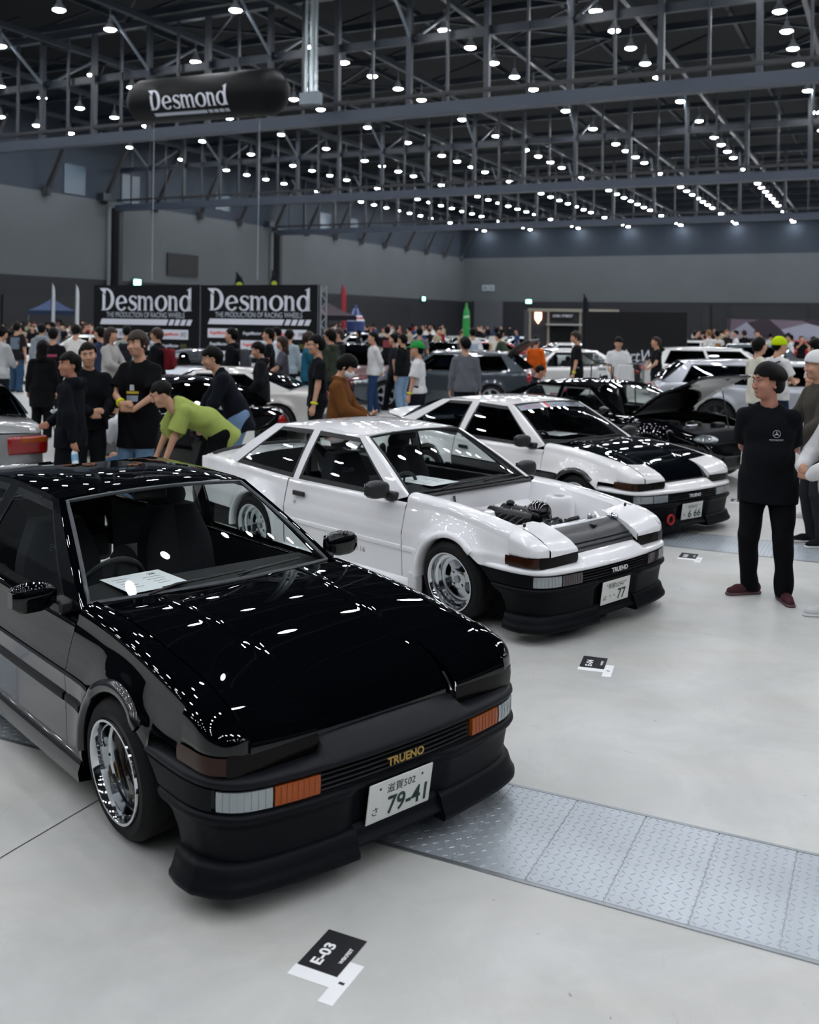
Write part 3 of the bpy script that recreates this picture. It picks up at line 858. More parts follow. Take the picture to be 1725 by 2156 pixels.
    def low_sect(s):
        yy = f(s)[1]; k = .030*max(0, min(1, (.26-yy)/.05))
        return [(d-k, z) for d, z in [(-.03, .372), (-.004, .368), (.010, .360), (.012, .346), (.004, .332), (-.010, .320), (-.018, .30), (-.026, .25), (-.034, .20), (-.036, .165)]]
    s_mid = np.unique(np.r_[np.linspace(0, 1, 50), [s_of(hw), s_of(hw+.03), s_of(hw+.015)]])
    for sg in (-1, 1):
        MB().grid(sweep(f, nrm, s_mid, top_sect, sg), flip=sg > 0).build('bumper_top_strip', m_btop, root, sharp=55)
        MB().grid(sweep(f, nrm, np.linspace(0, 1, 50), low_sect, sg), flip=sg > 0).build('bumper_body', m_low, root, sharp=55)
        sL0, sL1, sL2 = s_of(.775) if False else s_of(.76), s_of(.58), s_of(.395)
        # side of the bumper behind the lamp
        band = lambda d: (lambda s: [(d-.02, .458), (d, .452), (d, .412), (d, .375), (d-.02, .368)])
        MB().grid(sweep(f, nrm, np.linspace(0, sL0-.012, 14), band(.001), sg), flip=sg > 0).build('bumper_side', m_low, root, sharp=55)
        for (a, b, mm, nm) in ((sL0, sL1-.004, M_CLR, 'fog_lamp'), (sL1+.004, sL2, {'black': M_AMB, 'white': M_SMK, 'panda': M_CLR}[kind], 'turn_signal')):
            P = sweep(f, nrm, np.linspace(a, b, 10), lambda s: [(-.02, .452), (-.002, .448), (.0, .412), (-.003, .378), (-.02, .372)], sg)
            q = MB().grid(P, flip=sg > 0); q.fan(P[0]); q.fan(P[-1]); lamp = q.build(nm, mm, root, sharp=55)
            rb = MB()
            for k in range(1, 8):
                s = a+(b-a)*k/8; x, y = f(s); nx, ny = nrm(s)
                rb.bar((x+nx*.0008, sg*(y+ny*.0008), .445), (x+nx*.0008, sg*(y+ny*.0008), .381), .0016, .0016)
            rb.build('lens_rib', mm, lamp, smooth=False)
        MB().grid(sweep(f, nrm, np.linspace(sL0-.014, sL2+.012, 30), lambda s: [(-.004, .4525), (-.022, .450), (-.022, .374), (-.004, .3715)], sg), flip=sg > 0).build('lamp_recess', M_PLAS, root, sharp=30)
        # grille
        sG = s_of(.385)
        MB().grid(sweep(f, nrm, np.linspace(sG, 1, 16), lambda s: [(-.012, .458), (-.05, .452), (-.055, .41), (-.05, .375), (-.012, .370)], sg), flip=sg > 0).build('grille_recess', M_BLACK, root, sharp=30)
        for z in (.437, .418, .399, .382):
            MB().grid(sweep(f, nrm, np.linspace(sG, 1, 16), lambda s: [(-.05, z+.004), (-.018, z+.002), (-.016, z-.003), (-.05, z-.006)], sg), flip=sg > 0).build('grille_slat', M_PLAS, root, sharp=30)
        # air dam inset under the bumper and lip
        lipf = path_fn([(.27, .812), (.45, .822), (.62, .815), (.71, .78), (.775, .71), (.81, .60), (.832, .45), (.848, .30), (.856, .15), (.858, 0)])
        s22 = lipf[2](.22)
        lsec = lambda s: [(-.055, .190), (-.030, .186), (-.016, .172), (-.008, .145), (.002, .122), (.012, .108), (.012, .090), (.002, .080), (-.12, .084)]
        P = sweep(lipf[0], lipf[1], np.linspace(0, s22, 40), lsec, sg)
        q = MB().grid(P, flip=sg > 0); q.fan(P[-1]); q.build('front_lip', m_low, root, sharp=60)
        lsec2 = lambda s: [(-.055, .190), (-.040, .180), (-.034, .16), (-.030, .140), (-.012, .130), (-.010, .120), (-.025, .112), (-.12, .114)]
        MB().grid(sweep(lipf[0], lipf[1], np.linspace(s22, 1, 14), lsec2, sg), flip=sg > 0).build('lip_centre', m_low, root, sharp=60)
    MB().box((.60, 0, .26), (.30, 1.30, .28)).build('bumper_core', M_BLACK, root, smooth=False)
    # badge and plate
    tx = 'TRUENO'
    label_text(tx, frame((.868, .0, .416), (0, 1, 0), (0, 0, 1)), mat('badge_gold', 'b5924a', .35, .5) if kind == 'black' else mat('badge_white', 'dfe2e4', .4), root, w=.19, h=.034, name='badge')
    tilt = .14 if kind != 'black' else .16
    M = frame((.832, 0, .255), (0, 1, 0), (tilt, 0, 1))
    number_plate(root, M, *{'black': ('79-41', '滋賀502', 'さ'), 'white': ('77', '和歌山547', 'は'), 'panda': ('6 66', '松本532', 'や')}[kind])
    # ---- headlight covers and garnish
    zt = lambda x, y: float(ZHC(x))-(float(ZHC(x))-float(ZSH(x))-.012)*(abs(y)/.655)**3.0
    XN = .766
    for sg in (-1, 1):
        xs = .526+(XN-.526)*np.sin(np.linspace(0, PI/2, 16))
        P = []
        for x in xs:
            zs = float(ZSH(x)); z0 = max(zs-.055, .577); y0 = max(CW(x), .662); row = [(x, sg*(y0-.003), .572)]
            for z in np.linspace(.575, z0, 4): row.append((x, sg*y0, z))
            for a in np.linspace(0, PI/2, 8)[1:]: row.append((x, sg*(.660+(y0-.660)*math.cos(a)**.8), z0+(zs+.012-z0)*math.sin(a)**.75))
            P.append(row)
        MB().grid(P, flip=sg < 0).build('fender_nose', m_body, root, sharp=60)
        P = []
        for x in xs:
            drop = .010*max(0, (x-.70)/.066)**2
            P.append([(x, sg*y, zt(x, y)+.004-drop) for y in np.linspace(.362, .656, 12)])
        q = MB().grid(P, flip=sg > 0)
        ed = P[-1]; q.grid([ed, [(px+.008, py, pz-.010) for px, py, pz in ed], [(px+.009, py, .572) for px, py, pz in ed]], flip=sg > 0)
        inn = [r[0] for r in P]; q.grid([inn, [(px, py, pz-.055) for px, py, pz in inn]], flip=sg < 0)
        q.build('headlight_cover', m_body, root, sharp=50)
        path = [(XN+.006, .360), (XN+.006, .50), (XN+.004, .61)]+[(x+.002, CW(x)+.002) for x in np.linspace(XN, .62, 12)[1:]]+[(.56, CW(.56)+.003), (.50, CW(.50)+.003)]
        def gar(a_, b_, mm, nm, zlo=.500, zhi=.574):
            G = [[(px, sg*py, zhi), (px+.004 if py < .65 else px, sg*(py+(.004 if py > .65 else 0)), zhi*.5+zlo*.5), (px, sg*py, zlo)] for px, py in path[a_:b_]]
            o = MB().grid(G, flip=sg > 0); o.fan(G[0]); return o.build(nm, mm, root, sharp=50)
        gar(0, 5, mat('garnish', '0a0708', .25, coat=.06, spec=.12), 'headlight_garnish'); gar(4, len(path), M_SMKA, 'corner_lamp', .505, .568)
    # ---- bonnet, cowl
    if kind != 'white':
        P = []
        for x in np.linspace(-.43, .520, 26):
            P.append([(x, y, zt(x, y)+.001+(.0035*math.exp(-((abs(y)-.40+.10*(x+.4))/.012)**2) if x < .5 else 0)) for y in np.linspace(-.648, .648, 73)])
        MB().grid(P, flip=True).build('bonnet', m_hood, root, sharp=0)
        P = []
        for x in np.linspace(.520, .742, 14):
            P.append([(x, y, zt(x, y)+.001-.052*(max(0, x-.56)/.182)**2.2) for y in np.linspace(-.356, .356, 25)])
        q = MB().grid(P, flip=True); q.grid([P[-1], [(px+.003, py, .52) for px, py, pz in P[-1]]], flip=True); q.build('bonnet_nose', m_hood, root, sharp=0)
        for y in (-.30, -.24, .24, .30):
            MB().sphere((-.30, y, zt(-.30, y)+.004), (.01, .008, .006), 8, 5).build('washer_nozzle', M_PLAS, root)
    wb = lambda u: (-.56+.13*(1-u*u), .672*u, .812+.022*(1-u*u))
    P = []
    for u in np.linspace(-1, 1, 25):
        x, y, z = wb(u); xe = -.435 if abs(u) < .96 else -.47
        P.append([(x+.0, y, z-.004), (x*.6+xe*.4, y*.99, z-.018), (xe+.0, y*.965, zt(-.43, y*.965)-.012), (xe+.02, y*.965, zt(-.43, y*.965)-.03)])
    MB().grid(P, flip=True).build('cowl_panel', M_PLAS, root)
    def wiper(y0, y1, u1, v1):
        w = []
        a = Vector((-.465, y0, .835)); 
        def ws(u, v):
            b = Vector(wb(u)); t = Vector((-1.19+.05*(1-u*u), .515*u, 1.168+.032*(1-u*u))); return b.lerp(t, v)
        p = ws(u1, v1)+Vector((.012, 0, .016))
        MB().tube([a, a.lerp(p, .5)+Vector((0, 0, .012)), p], .006, 6).build('wiper_arm', M_PLAS, root)
        q0 = ws(u1-.30, v1-.01)+Vector((.008, 0, .010)); q1 = ws(u1+.36, v1+.02)+Vector((.008, 0, .010))
        MB().tube([q0, p, q1], .0055, 6).build('wiper_blade', M_RUB, root)
    wiper(-.42, 0, -.22, .04); wiper(.06, 0, .36, .045)
    # ---- greenhouse
    yz = lambda x, z: .736-(z-.757)*.44+.010*math.sin(PI*min(1, max(0, (z-.757)/.42)))
    hatch = kind in ('panda', 'black')
    if not hatch:
        kb = [(-.530, .802), (-.650, .762), (-1.850, .764), (-1.925, .764), (-2.800, .800), (-2.93, .845)]
        kr = [(-1.215, 1.180), (-1.305, 1.188), (-1.775, 1.200), (-1.865, 1.200), (-2.270, 1.190), (-2.42, 1.180)]
    else:
        kb = [(-.530, .802), (-.650, .762), (-1.870, .764), (-1.960, .764), (-2.950, .800), (-3.13, .85)]
        kr = [(-1.215, 1.180), (-1.305, 1.188), (-1.740, 1.200), (-1.865, 1.200), (-2.230, 1.185), (-2.42, 1.165)]
    greenhouse(root, kb, kr, (1, 3), m_body, M_GLASS if kind != 'panda' else M_GLASSD, M_RUB if kind != 'black' else M_BLKG, yz, trim=.036, tr=(.02, .94))
    wt = lambda u: (-1.19+.05*(1-u*u), .515*u, 1.168+.032*(1-u*u))
    def wsg(u, v, off=0):
        a = Vector(wb(u)); b = Vector(wt(u)); p = a.lerp(b, v); return p+Vector((.5, 0, .8))*(.018*math.sin(PI*v)*(1-.3*u*u)+off)
    MB().grid([[wsg(u, v) for v in np.linspace(.015, .985, 12)] for u in np.linspace(-.985, .985, 25)], flip=True).build('windscreen', M_GLASS, root)
    rim = [wsg(u, 0, .002) for u in np.linspace(-1, 1, 25)]+[wsg(1, v, .002) for v in np.linspace(0, 1, 12)[1:]]+[wsg(u, 1, .002) for u in np.linspace(1, -1, 25)[1:]]+[wsg(-1, v, .002) for v in np.linspace(1, 0, 12)[1:-1]]
    MB().tube(rim, .011, 6, closed=True).build('windscreen_seal', M_RUB if kind != 'black' else mat('seal_grey', '3a4046', .35), root)
    for sg in (-1, 1):
        P = []
        for v in np.linspace(0, 1, 12):
            a = wsg(sg*1.0, v); x = -.530*(1-v)-1.215*v; z = .802*(1-v)+1.180*v
            b = Vector((x, sg*yz(x, z), z)); mid = (a+b)/2+Vector((.012, sg*.012, .008))
            P.append([a, mid, b])
        MB().grid(P, flip=sg > 0).build('windscreen_pillar', m_body, root, sharp=0)
    # roof
    xrear = -2.36 if not hatch else -2.02
    zrear = 1.178
    ctr = pch([-3.4, -2.5, -2.3, -2.0, -1.6, -1.3, -1.13], [1.05, 1.16, 1.205, 1.232, 1.240, 1.228, 1.204])
    P = []
    for t in np.linspace(0, 1, 22):
        row = []
        for w in np.linspace(-1, 1, 41):
            uu = abs(w); xf = -1.14-.075*uu**2.2; xr_ = (-2.30 if not hatch else -2.02)-(.12 if not hatch else .38)*uu**2.5
            x = xf+(xr_-xf)*t
            zr = 1.180+.020*math.sin(PI*min(1, max(0, (x+1.215)/-1.2)))
            if t == 0: zr = min(zr, 1.19)
            yr = yz(x, zr); cz = float(ctr(x))
            row.append((x, math.copysign(yr*(1-(1-uu)), w), zr+(cz-zr)*(1-uu**3.2)))
        P.append(row)
    MB().grid(P).build('roof_panel', m_body, root, sharp=0)
    # rear glass and deck
    if not hatch:
        P = []
        for t in np.linspace(0, 1, 10):
            row = []
            for w in np.linspace(-1, 1, 17):
                a = Vector((-2.30-.12*abs(w)**2.5, w*.545, 1.180+(.205*.12)*(1-abs(w)**3))); b = Vector((-2.86-.06*abs(w), w*.64, .872))
                row.append(a.lerp(b, t))
            P.append(row)
        MB().grid(P).build('rear_window', M_GLASS, root)
        P = []
        for x in np.linspace(-2.84, -3.40, 12):
            k = (x+2.84)/-.56
            P.append([(x, y, (.876-.03*k+(.016 if k > .9 else 0))-.06*(abs(y)/.66)**3) for y in np.linspace(-.665, .665, 25)])
        MB().grid(P).build('boot_lid', m_body, root, sharp=60)
        MB().tube([(-3.33, y, .872-.05*(abs(y)/.62)**3) for y in np.linspace(-.62, .62, 13)], .016, 6).build('boot_spoiler', M_PLAS, root)
    else:
        P = []
        for t in np.linspace(0, 1, 12):
            row = []
            for w in np.linspace(-1, 1, 17):
                a = Vector((-2.02-.38*abs(w)**2.5, w*.55, 1.180+.05*(1-abs(w)**2))); b = Vector((-3.16, w*.62, .885))
                p = a.lerp(b, t); p.z += .035*math.sin(PI*t); row.append(p)
            P.append(row)
        MB().grid(P).build('rear_window', M_GLASSD, root)
        P = []
        for x in np.linspace(-3.10, -3.40, 6):
            P.append([(x, y, .885-.03*(x+3.1)/-.3-.05*(abs(y)/.66)**3) for y in np.linspace(-.68, .68, 21)])
        MB().grid(P).build('tailgate_end', m_body, root, sharp=60)
        q = MB(); P = []
        for x, z in ((-3.05, .905), (-3.25, .955), (-3.47, .985), (-3.48, .965), (-3.25, .92), (-3.05, .89)):
            P.append([(x+.06*(abs(y)/.66)**2, y, z-.055*(abs(y)/.66)**4) for y in np.linspace(-.66, .66, 17)])
        P.append(P[0]); q.grid(P); q.build('rear_spoiler', m_body, root, sharp=50, fixn=True)
    # tail panel, rear bumper, lamps
    MB().box((-3.395, 0, .64), (.03, 1.40, .32)).build('tail_panel', m_body, root, bevel=.01)
    for sg in (-1, 1): MB().box((-3.415, sg*.50, .68), (.02, .36, .13)).build('tail_lamp', M_RED, root, bevel=.01)
    MB().box((-3.42, 0, .40), (.14, 1.52, .26)).build('rear_bumper', m_low, root, bevel=.05)
    # ---- cabin
    MB().add([(-.4, -.70, .2), (-.4, .70, .2), (-3.3, .66, .2), (-3.3, -.66, .2)], [(0, 1, 2, 3)]).build('cabin_floor', M_INT, root, smooth=False)
    for sg in (-1, 1):
        MB().add([(-.5, sg*.715, .2), (-3.2, sg*.69, .2), (-3.2, sg*.66, .78), (-2.0, sg*.70, .755), (-.56, sg*.70, .77)], [(0, 1, 2, 3, 4)]).build('door_card', M_INT, root, smooth=False)
    MB().add([(-.47, -.70, .2), (-.47, .70, .2), (-.47, .64, .80), (-.47, -.64, .80)], [(0, 1, 2, 3)]).build('bulkhead', M_INT, root, smooth=False)
    P = []
    for y in np.linspace(-.685, .685, 13):
        k = 1-(abs(y)/.685)**2
        hump = .025*math.exp(-((y+.36)/.17)**2)
        P.append([(-.535+.11*k, y, .792), (-.70, y, .800), (-.84, y, .798+hump), (-.93, y, .775+hump), (-.96, y, .70), (-.92, y, .50)])
    MB().grid(P, flip=True).build('dashboard', M_INT, root)
    seat(root, -1.50, -.36, text='RECARO' if kind != 'panda' else None, head=kind == 'panda'); seat(root, -1.50, .36, head=True)
    MB().box((-2.25, 0, .42), (.45, 1.2, .16)).build('rear_bench', M_SEAT, root, bevel=.05)
    Rw = Matrix.Translation((-1.00, -.36, .735)) @ Matrix.Rotation(math.radians(-68), 4, 'Y')
    MB().tube([Rw @ Vector((.175*math.cos(a), .175*math.sin(a), 0)) for a in np.linspace(0, 2*PI, 28, False)], .014, 8, closed=True).build('steering_wheel', M_RUB, root)
    sp = MB()
    for a in (.0, 2.1, 4.2): sp.bar(Rw @ Vector((0, 0, -.03)), Rw @ Vector((.17*math.cos(a), .17*math.sin(a), 0)), .02, .006)
    sp.tube([Rw @ Vector((0, 0, -.02)), Rw @ Vector((0, 0, -.16))], .03, 8); sp.build('steering_column', M_INT, root)
    MB().box((-1.30, 0, 1.135), (.03, .20, .055)).build('interior_mirror', M_PLAS, root, bevel=.012)
    if kind == 'white':
        for a, b in (((-2.0, -.52, .3), (-2.0, -.50, 1.10)), ((-2.0, .52, .3), (-2.0, .50, 1.10)), ((-2.0, -.50, 1.10), (-2.0, .50, 1.10)), ((-2.0, -.50, 1.08), (-2.55, .45, .5)), ((-2.0, -.46, 1.05), (-2.0, .50, .4)), ((-1.3, -.62, .45), (-2.0, -.56, .72))):
            MB().tube([a, b], .022, 8).build('roll_bar', M_PLAS, root)
    # paper sheet on the dash
    return root, zt, e_y, wsg

def dash_paper(root, M, w, h, big, label):
    """a sheet with a few printed lines, a thing lying on the dash"""
    p = thing('exhibit_sheet', label, 'paper', (0, 0, 0), 0)
    p.matrix_world = M
    bpy.context.view_layer.update()
    MB().box((0, 0, 0), (w, h, .0012)).build('sheet', M_PAPER, p, smooth=False)
    t = MB()
    for k in range(5):
        for s in (-1, 1):
            if s > 0 and k == 0: continue
            t.box((s*w*.24-w*.04, h*(.30-k*.13), .0009), (w*random.uniform(.2, .36), h*.022, .0004))
    t.build('printed_lines', M_INK, p, smooth=False)
    if big: label_text(big, Matrix.Translation((w*.28, h*.33, .0012)), M_INKD, p, h=h*.09)
    return p
# ------------------------------------------------------------------ the three coupes
POSE_B = (48.37, (-.566, 4.525)); POSE_W = (46.22, (.889, 7.518)); POSE_P = (52.18, (2.347, 10.578))
def local_to_world(root, p): return Matrix.LocRotScale(root.location, root.rotation_euler, None) @ Vector(p)
bpyc = {}
blk, zt86, ey86, _ = coupe86('hatchback_coupe', 'glossy black hatchback coupe with chrome dish wheel in the left foreground', *POSE_B, 'black')
wht, _, _, _ = coupe86('notchback_coupe', 'white notchback coupe with its bonnet off and engine bay open', *POSE_W, 'white')
pan, _, _, _ = coupe86('two_tone_coupe', 'white and black hatchback coupe with black bonnet behind the white one', *POSE_P, 'panda')
cm = math.radians(5)
m_bd = mat('disc_black', '0b0c0e', .35, coat=.25, spec=.3)
for sg in (-1, 1):
    wheel(blk, 0, sg*.800, sg, 'dish', camber=cm, m_disc=m_bd, n=64); wheel(blk, XR, sg*.800, sg, 'dish', camber=cm, m_disc=m_bd)
    wheel(wht, 0, sg*.805, sg, 'slot', camber=cm, n=64); wheel(wht, XR, sg*.805, sg, 'slot', camber=cm)
    ms = mat('wheel_silver', 'cfd3d6', .3, .6)
    wheel(pan, 0, sg*.800, sg, 'mesh', m_disc=ms, m_lip=ms, camber=cm*.6); wheel(pan, XR, sg*.800, sg, 'mesh', m_disc=ms, m_lip=ms, camber=cm*.6)

# ---- open engine bay of the white coupe
def engine_bay(root):
    m = paint('f4f5f8'); X0, X1 = -.42, .46
    zt = zt86
    for sg in (-1, 1):
        P = []
        for x in np.linspace(X0, X1, 14):
            z = float(ZSH(x))+.010
            P.append([(x, sg*.655, z), (x, sg*.640, z-.002), (x, sg*.628, z-.018), (x, sg*.60, z-.03), (x, sg*.575, z-.10), (x, sg*.50, .45), (x, sg*.45, .30)])
        MB().grid(P, flip=sg < 0).build('inner_fender', m, root)
        MB().lathe([(.135, -.34), (.125, -.05), (.105, -.006), (.05, 0), (.046, -.03), (.001, -.03)], 28, Matrix.Translation((-.03, sg*.47, .745))).build('strut_tower', m, root)
        MB().lathe([(.046, -.012), (.001, -.012)], 20, Matrix.Translation((-.03, sg*.47, .745))).build('strut_top', M_BLACK, root)
    P = []
    for y in np.linspace(-.62, .62, 17):
        k = 1-(abs(y)/.62)**2
        P.append([(-.46, y, .80+.022*k), (-.425, y, .795+.022*k), (-.415, y, .77), (-.41, y, .66), (-.36, y, .62), (-.36, y, .30)])
    MB().grid(P).build('firewall', m, root)
    MB().tube([(-.43+.03*(1-(y/.6)**2), y, .803+.018*(1-(y/.6)**2)) for y in np.linspace(-.60, .60, 21)], .011, 6).build('bay_seal', M_RUB, root)
    MB().add([(X0, -.6, .22), (X1+.2, -.6, .22), (X1+.2, .6, .22), (X0, .6, .22)], [(0, 1, 2, 3)]).build('bay_floor', M_BLACK, root, smooth=False)
    # nose: fender tops beside the slam panel, dark radiator cover, white cross member
    P = []
    for x in np.linspace(.54, .742, 12):
        P.append([(x, y, zt(x, y)-.012-.050*(max(0, x-.56)/.182)**2.2) for y in np.linspace(-.352, .352, 11)])
    cov = MB().grid(P, flip=True); cov.grid([P[-1], [(a+.004, b, .53) for a, b, c in P[-1]]], flip=True)
    cov.build('radiator_cover', mat('cover_black', '1b1e24', .35), root)
    rib = MB()
    for xx in (.70, .725): rib.tube([(xx, y, zt(xx, y)-.006-.050*((xx-.56)/.182)**2.2) for y in np.linspace(-.35, .35, 9)], .006, 6)
    rib.build('cover_rib', M_PLAS, root)
    for sg in (-1, 1):
        P = []
        for x in np.linspace(.46, .528, 4): P.append([(x, sg*y, zt(x, y)-.003) for y in np.linspace(.352, .655, 8)])
        MB().grid(P, flip=sg < 0).build('headlight_bay_edge', m, root)
        MB().sphere((.50, sg*.60, .735), (.012, .012, .014), 8, 5).build('bonnet_stop', M_RUB, root)
        MB().tube([(.50, sg*.60, .70), (.50, sg*.60, .73)], .005, 6).build('stop_pin', M_CHR, root)
    MB().box((.515, 0, .655), (.06, 1.0, .05)).build('cross_member', m, root, bevel=.01)
    MB().box((.452, -.06, .655), (.04, .64, .04)).build('radiator_top', M_ALU, root, bevel=.008); MB().box((.452, -.06, .50), (.035, .62, .27)).build('radiator_core', M_DARK, root, smooth=False)
    for y in (-.34, .24): MB().box((.452, y, .685), (.05, .05, .03)).build('radiator_cap', M_ALU, root, bevel=.006)
    MB().box((.38, -.36, .655), (.08, .09, .10)).build('coolant_bottle', mat('bottle_white', 'd6d9da', .4), root, bevel=.015)
    MB().sphere((.55, .36, zt(.55, .36)-.01), (.05, .035, .025), 12, 8).build('horn', M_ALU, root)
    MB().box((.60, .05, zt(.60, .05)-.008), (.05, .03, .02)).build('bonnet_latch', M_PLAS, root, bevel=.004)
    MB().tube([(.60, .02, .63), (.61, .10, .64), (.60, .20, .63)], .004, 6).build('latch_cable', M_RUB, root)
    # engine
    e = bpy.data.objects.new('engine', None); COL.objects.link(e); e.parent = root; e.location = (-.13, .10, -.015)
    cast = mat('engine_black', '17191d', .35, .3); alu = mat('engine_alloy', 'c4c9cd', .22, .9)
    MB().box((.02, -.03, .45), (.50, .26, .32)).build('block', cast, e, bevel=.02)
    for y in (-.11, .05): MB().tube([(-.20, y, .645), (.24, y, .645)], .052, 14).build('cam_cover', cast, e)
    MB().box((.0, -.03, .62), (.42, .12, .03)).build('plug_valley', cast, e, bevel=.008)
    for k in range(5):
        for y in (-.11, .05): MB().lathe([(.008, 0), (.008, .012), (.001, .014)], 6, Matrix.Translation((-.17+k*.095, y, .693))).build('cover_bolt', M_CHR, e)
    MB().sphere((-.13, .05, .71), (.035, .035, .022), 10, 6).build('oil_cap', cast, e)
    P = []
    MB().lathe([(.075, -.06), (.09, -.04), (.09, .04), (.075, .06), (.03, .065), (.001, .065)], 30, Matrix.Translation((.22, -.03, .69)) @ Matrix.Rotation(PI/2, 4, 'Y')).build('distributor_drum', mat('drum_black', '101114', .12, coat=1), e)
    for y, r in ((-.11, .055), (.05, .06), (-.03, .05)):
        MB().lathe([(r, -.012), (r, .012), (r*.8, .012), (r*.75, .004), (.018, .004), (.016, .02), (.001, .02)], 24, Matrix.Translation((.335, y, .60 if y != -.03 else .45)) @ Matrix.Rotation(PI/2, 4, 'Y')).build('belt_pulley', alu, e)
    MB().tube([(.335, -.165, .60), (.335, -.11, .655), (.335, .05, .66), (.335, .11, .60), (.335, .02, .42), (.335, -.08, .42)], .010, 6, closed=True).build('timing_belt', M_RUB, e)
    for k in range(4):
        x = -.15+k*.11
        MB().tube([(x, -.16, .58), (x, -.24, .60), (x, -.30, .585)], [.022, .022, .03], 12).build('intake_trumpet', alu, e)
        MB().tube([(x, .10, .56), (x+.01, .20, .52), (x+.02, .24, .40)], .02, 10).build('exhaust_runner', alu, e)
    for k in range(2): MB().box((-.095+k*.22, -.255, .57), (.13, .07, .09)).build('carburettor', alu, e, bevel=.012)
    MB().tube([(-.2, -.29, .63), (.22, -.29, .63)], .012, 8).build('fuel_rail', M_CHR, e)
    for k in range(9): MB().sphere((-.22+k*.06, -.20+.02*(k % 3), .60+.02*(k % 2)), (.018, .016, .014), 8, 6).build('fitting', [M_CHR, alu, cast][k % 3], e)
    for k in range(5): MB().tube([(-.2+k*.1, -.17, .52), (-.18+k*.1, -.22, .55), (-.15+k*.1, -.19, .60)], .010, 6).build('pipe', M_CHR if k % 2 else cast, e)
    for k in range(6): MB().tube([(-.16+k*.07, -.28, .63), (-.14+k*.07, -.20, .67), (-.12+k*.07, -.12, .66)], .007, 6).build('hose', M_RUB, e)
    MB().tube([(.33, .10, .58), (.38, .14, .64), (.40, .22, .65)], .018, 8).build('radiator_hose', M_RUB, e)
    MB().lathe([(.05, -.05), (.055, -.04), (.055, .04), (.05, .05), (.001, .05)], 18, Matrix.Translation((.24, .20, .52)) @ Matrix.Rotation(PI/2, 4, 'Y')).build('alternator', alu, e)
    MB().tube([(-.40, -.35, .78), (-.36, -.38, .74), (-.28, -.45, .70)], .010, 6).build('brake_line', M_RUB, root)
    MB().lathe([(.09, -.03), (.10, 0), (.06, .05), (.03, .12), (.001, .12)], 18, Matrix.Translation((-.38, -.42, .62)) @ Matrix.Rotation(PI/2, 4, 'Y')).build('brake_booster', m, root)
    MB().box((-.26, -.42, .665), (.10, .06, .06)).build('brake_reservoir', mat('bottle_white', 'd6d9da', .4), root, bevel=.01)
engine_bay(wht)

# ---- sheets on the dashboards (things of their own)
def sheet_on(car, quad_px, zdash, w, h, big, label):
    P = [floor_pt(px, py, zdash) for px, py in quad_px]      # UL, UR, LR, LL as the reader sees it
    c = sum(P, Vector())/4; r = ((P[1]-P[0])+(P[2]-P[3])).normalized(); u = (P[0]-P[3])+(P[1]-P[2])
    M = frame(c, r, u); return dash_paper(car, M, (P[1]-P[0]).length*.5+(P[2]-P[3]).length*.5, ((P[0]-P[3]).length+(P[1]-P[2]).length)/2, big, label)
sheet_on(blk, [(226, 1217), (350, 1198), (384, 1227), (260, 1255)], .822, 0, 0, '28', 'white sheet numbered 28 behind the windscreen of the near black car')
sheet_on(wht, [(848, 1007), (905, 1000), (945, 1015), (890, 1027)], .822, 0, 0, None, 'white printed sheet on the dashboard of the white notchback coupe')
sheet_on(pan, [(1141, 911), (1183, 907), (1203, 914), (1165, 919)], .835, 0, 0, None, 'pale sheet on the dashboard of the two tone coupe')
# two-tone details: sun strip lettering, red tow hook
def panda_extra(root):
    wb = lambda u: Vector((-.56+.13*(1-u*u), .672*u, .812+.022*(1-u*u))); wt = lambda u: Vector((-1.19+.05*(1-u*u), .515*u, 1.168+.032*(1-u*u)))
    def S(u, v, off=.004): return wb(u).lerp(wt(u), v)+Vector((.5, 0, .8))*(.018*math.sin(PI*v)*(1-.3*u*u)+off)
    st = MB().grid([[S(u, v) for v in np.linspace(.85, .99, 4)] for u in np.linspace(-.97, .97, 25)], flip=True).build('sun_strip', mat('strip_grey', '7f8a99', .4), root)
    for a, b, c in ((-.36, -.28, 'f0f0f0'), (-.28, -.20, 'd0202a')):
        MB().grid([[S(u, v, .006) for v in np.linspace(.85, .99, 3)] for u in np.linspace(a, b, 3)], flip=True).build('strip_stripe', mat('stripe_'+c, c, .4), st)
    def wrap(t, u0, u1, v0, v1, m):
        q = text_mb(t, w=1, h=1); q.v = [tuple(S(u0+(x+.5)*(u1-u0), v0+(y+.5)*(v1-v0), .007)) for x, y, z in q.v]; q.build('strip_lettering', m, st, smooth=False)
    wrap('Levin Trueno', -.84, -.45, .895, .945, mat('ink_red', 'c02830', .5)); wrap('Toyota Technocraft', -.12, .38, .88, .93, M_INKD); wrap('TRD', .40, .84, .87, .975, M_INKD)
    tow = [(.85+.0, -.36+.045*math.cos(a), .205+.045*math.sin(a)) for a in np.linspace(0, 2*PI, 18, False)]
    MB().tube(tow, .011, 8, closed=True).build('tow_hook', mat('tow_red', 'b01822', .4), root)
panda_extra(pan)
# decal on the white coupe's door, script seat text handled above
def door_text(root, t, x, z, w, h):
    y = -(ey86(x, z, .042)+.0025)
    label_text(t, frame((x, y, z), (1, 0, 0), (0, 0, 1)), mat('door_ink', '8f9298', .6), root, w=w, h=h, name='door_lettering')
door_text(wht, 'TWIN CAM 16', -1.13, .35, .42, .042)
MB().tube([local_to_world(blk, p) for p in ((.74, .14, .10), (.80, .14, .07), (.78, .10, .045))], .012, 8).build('x', M_ALU) if False else None
MB().tube([(.80, .30, .12), (.84, .30, .085), (.80, .33, .07), (.77, .30, .09)], .012, 8, closed=True).build('tow_eye', mat('tow_steel', '6d6a66', .4, .8), blk)
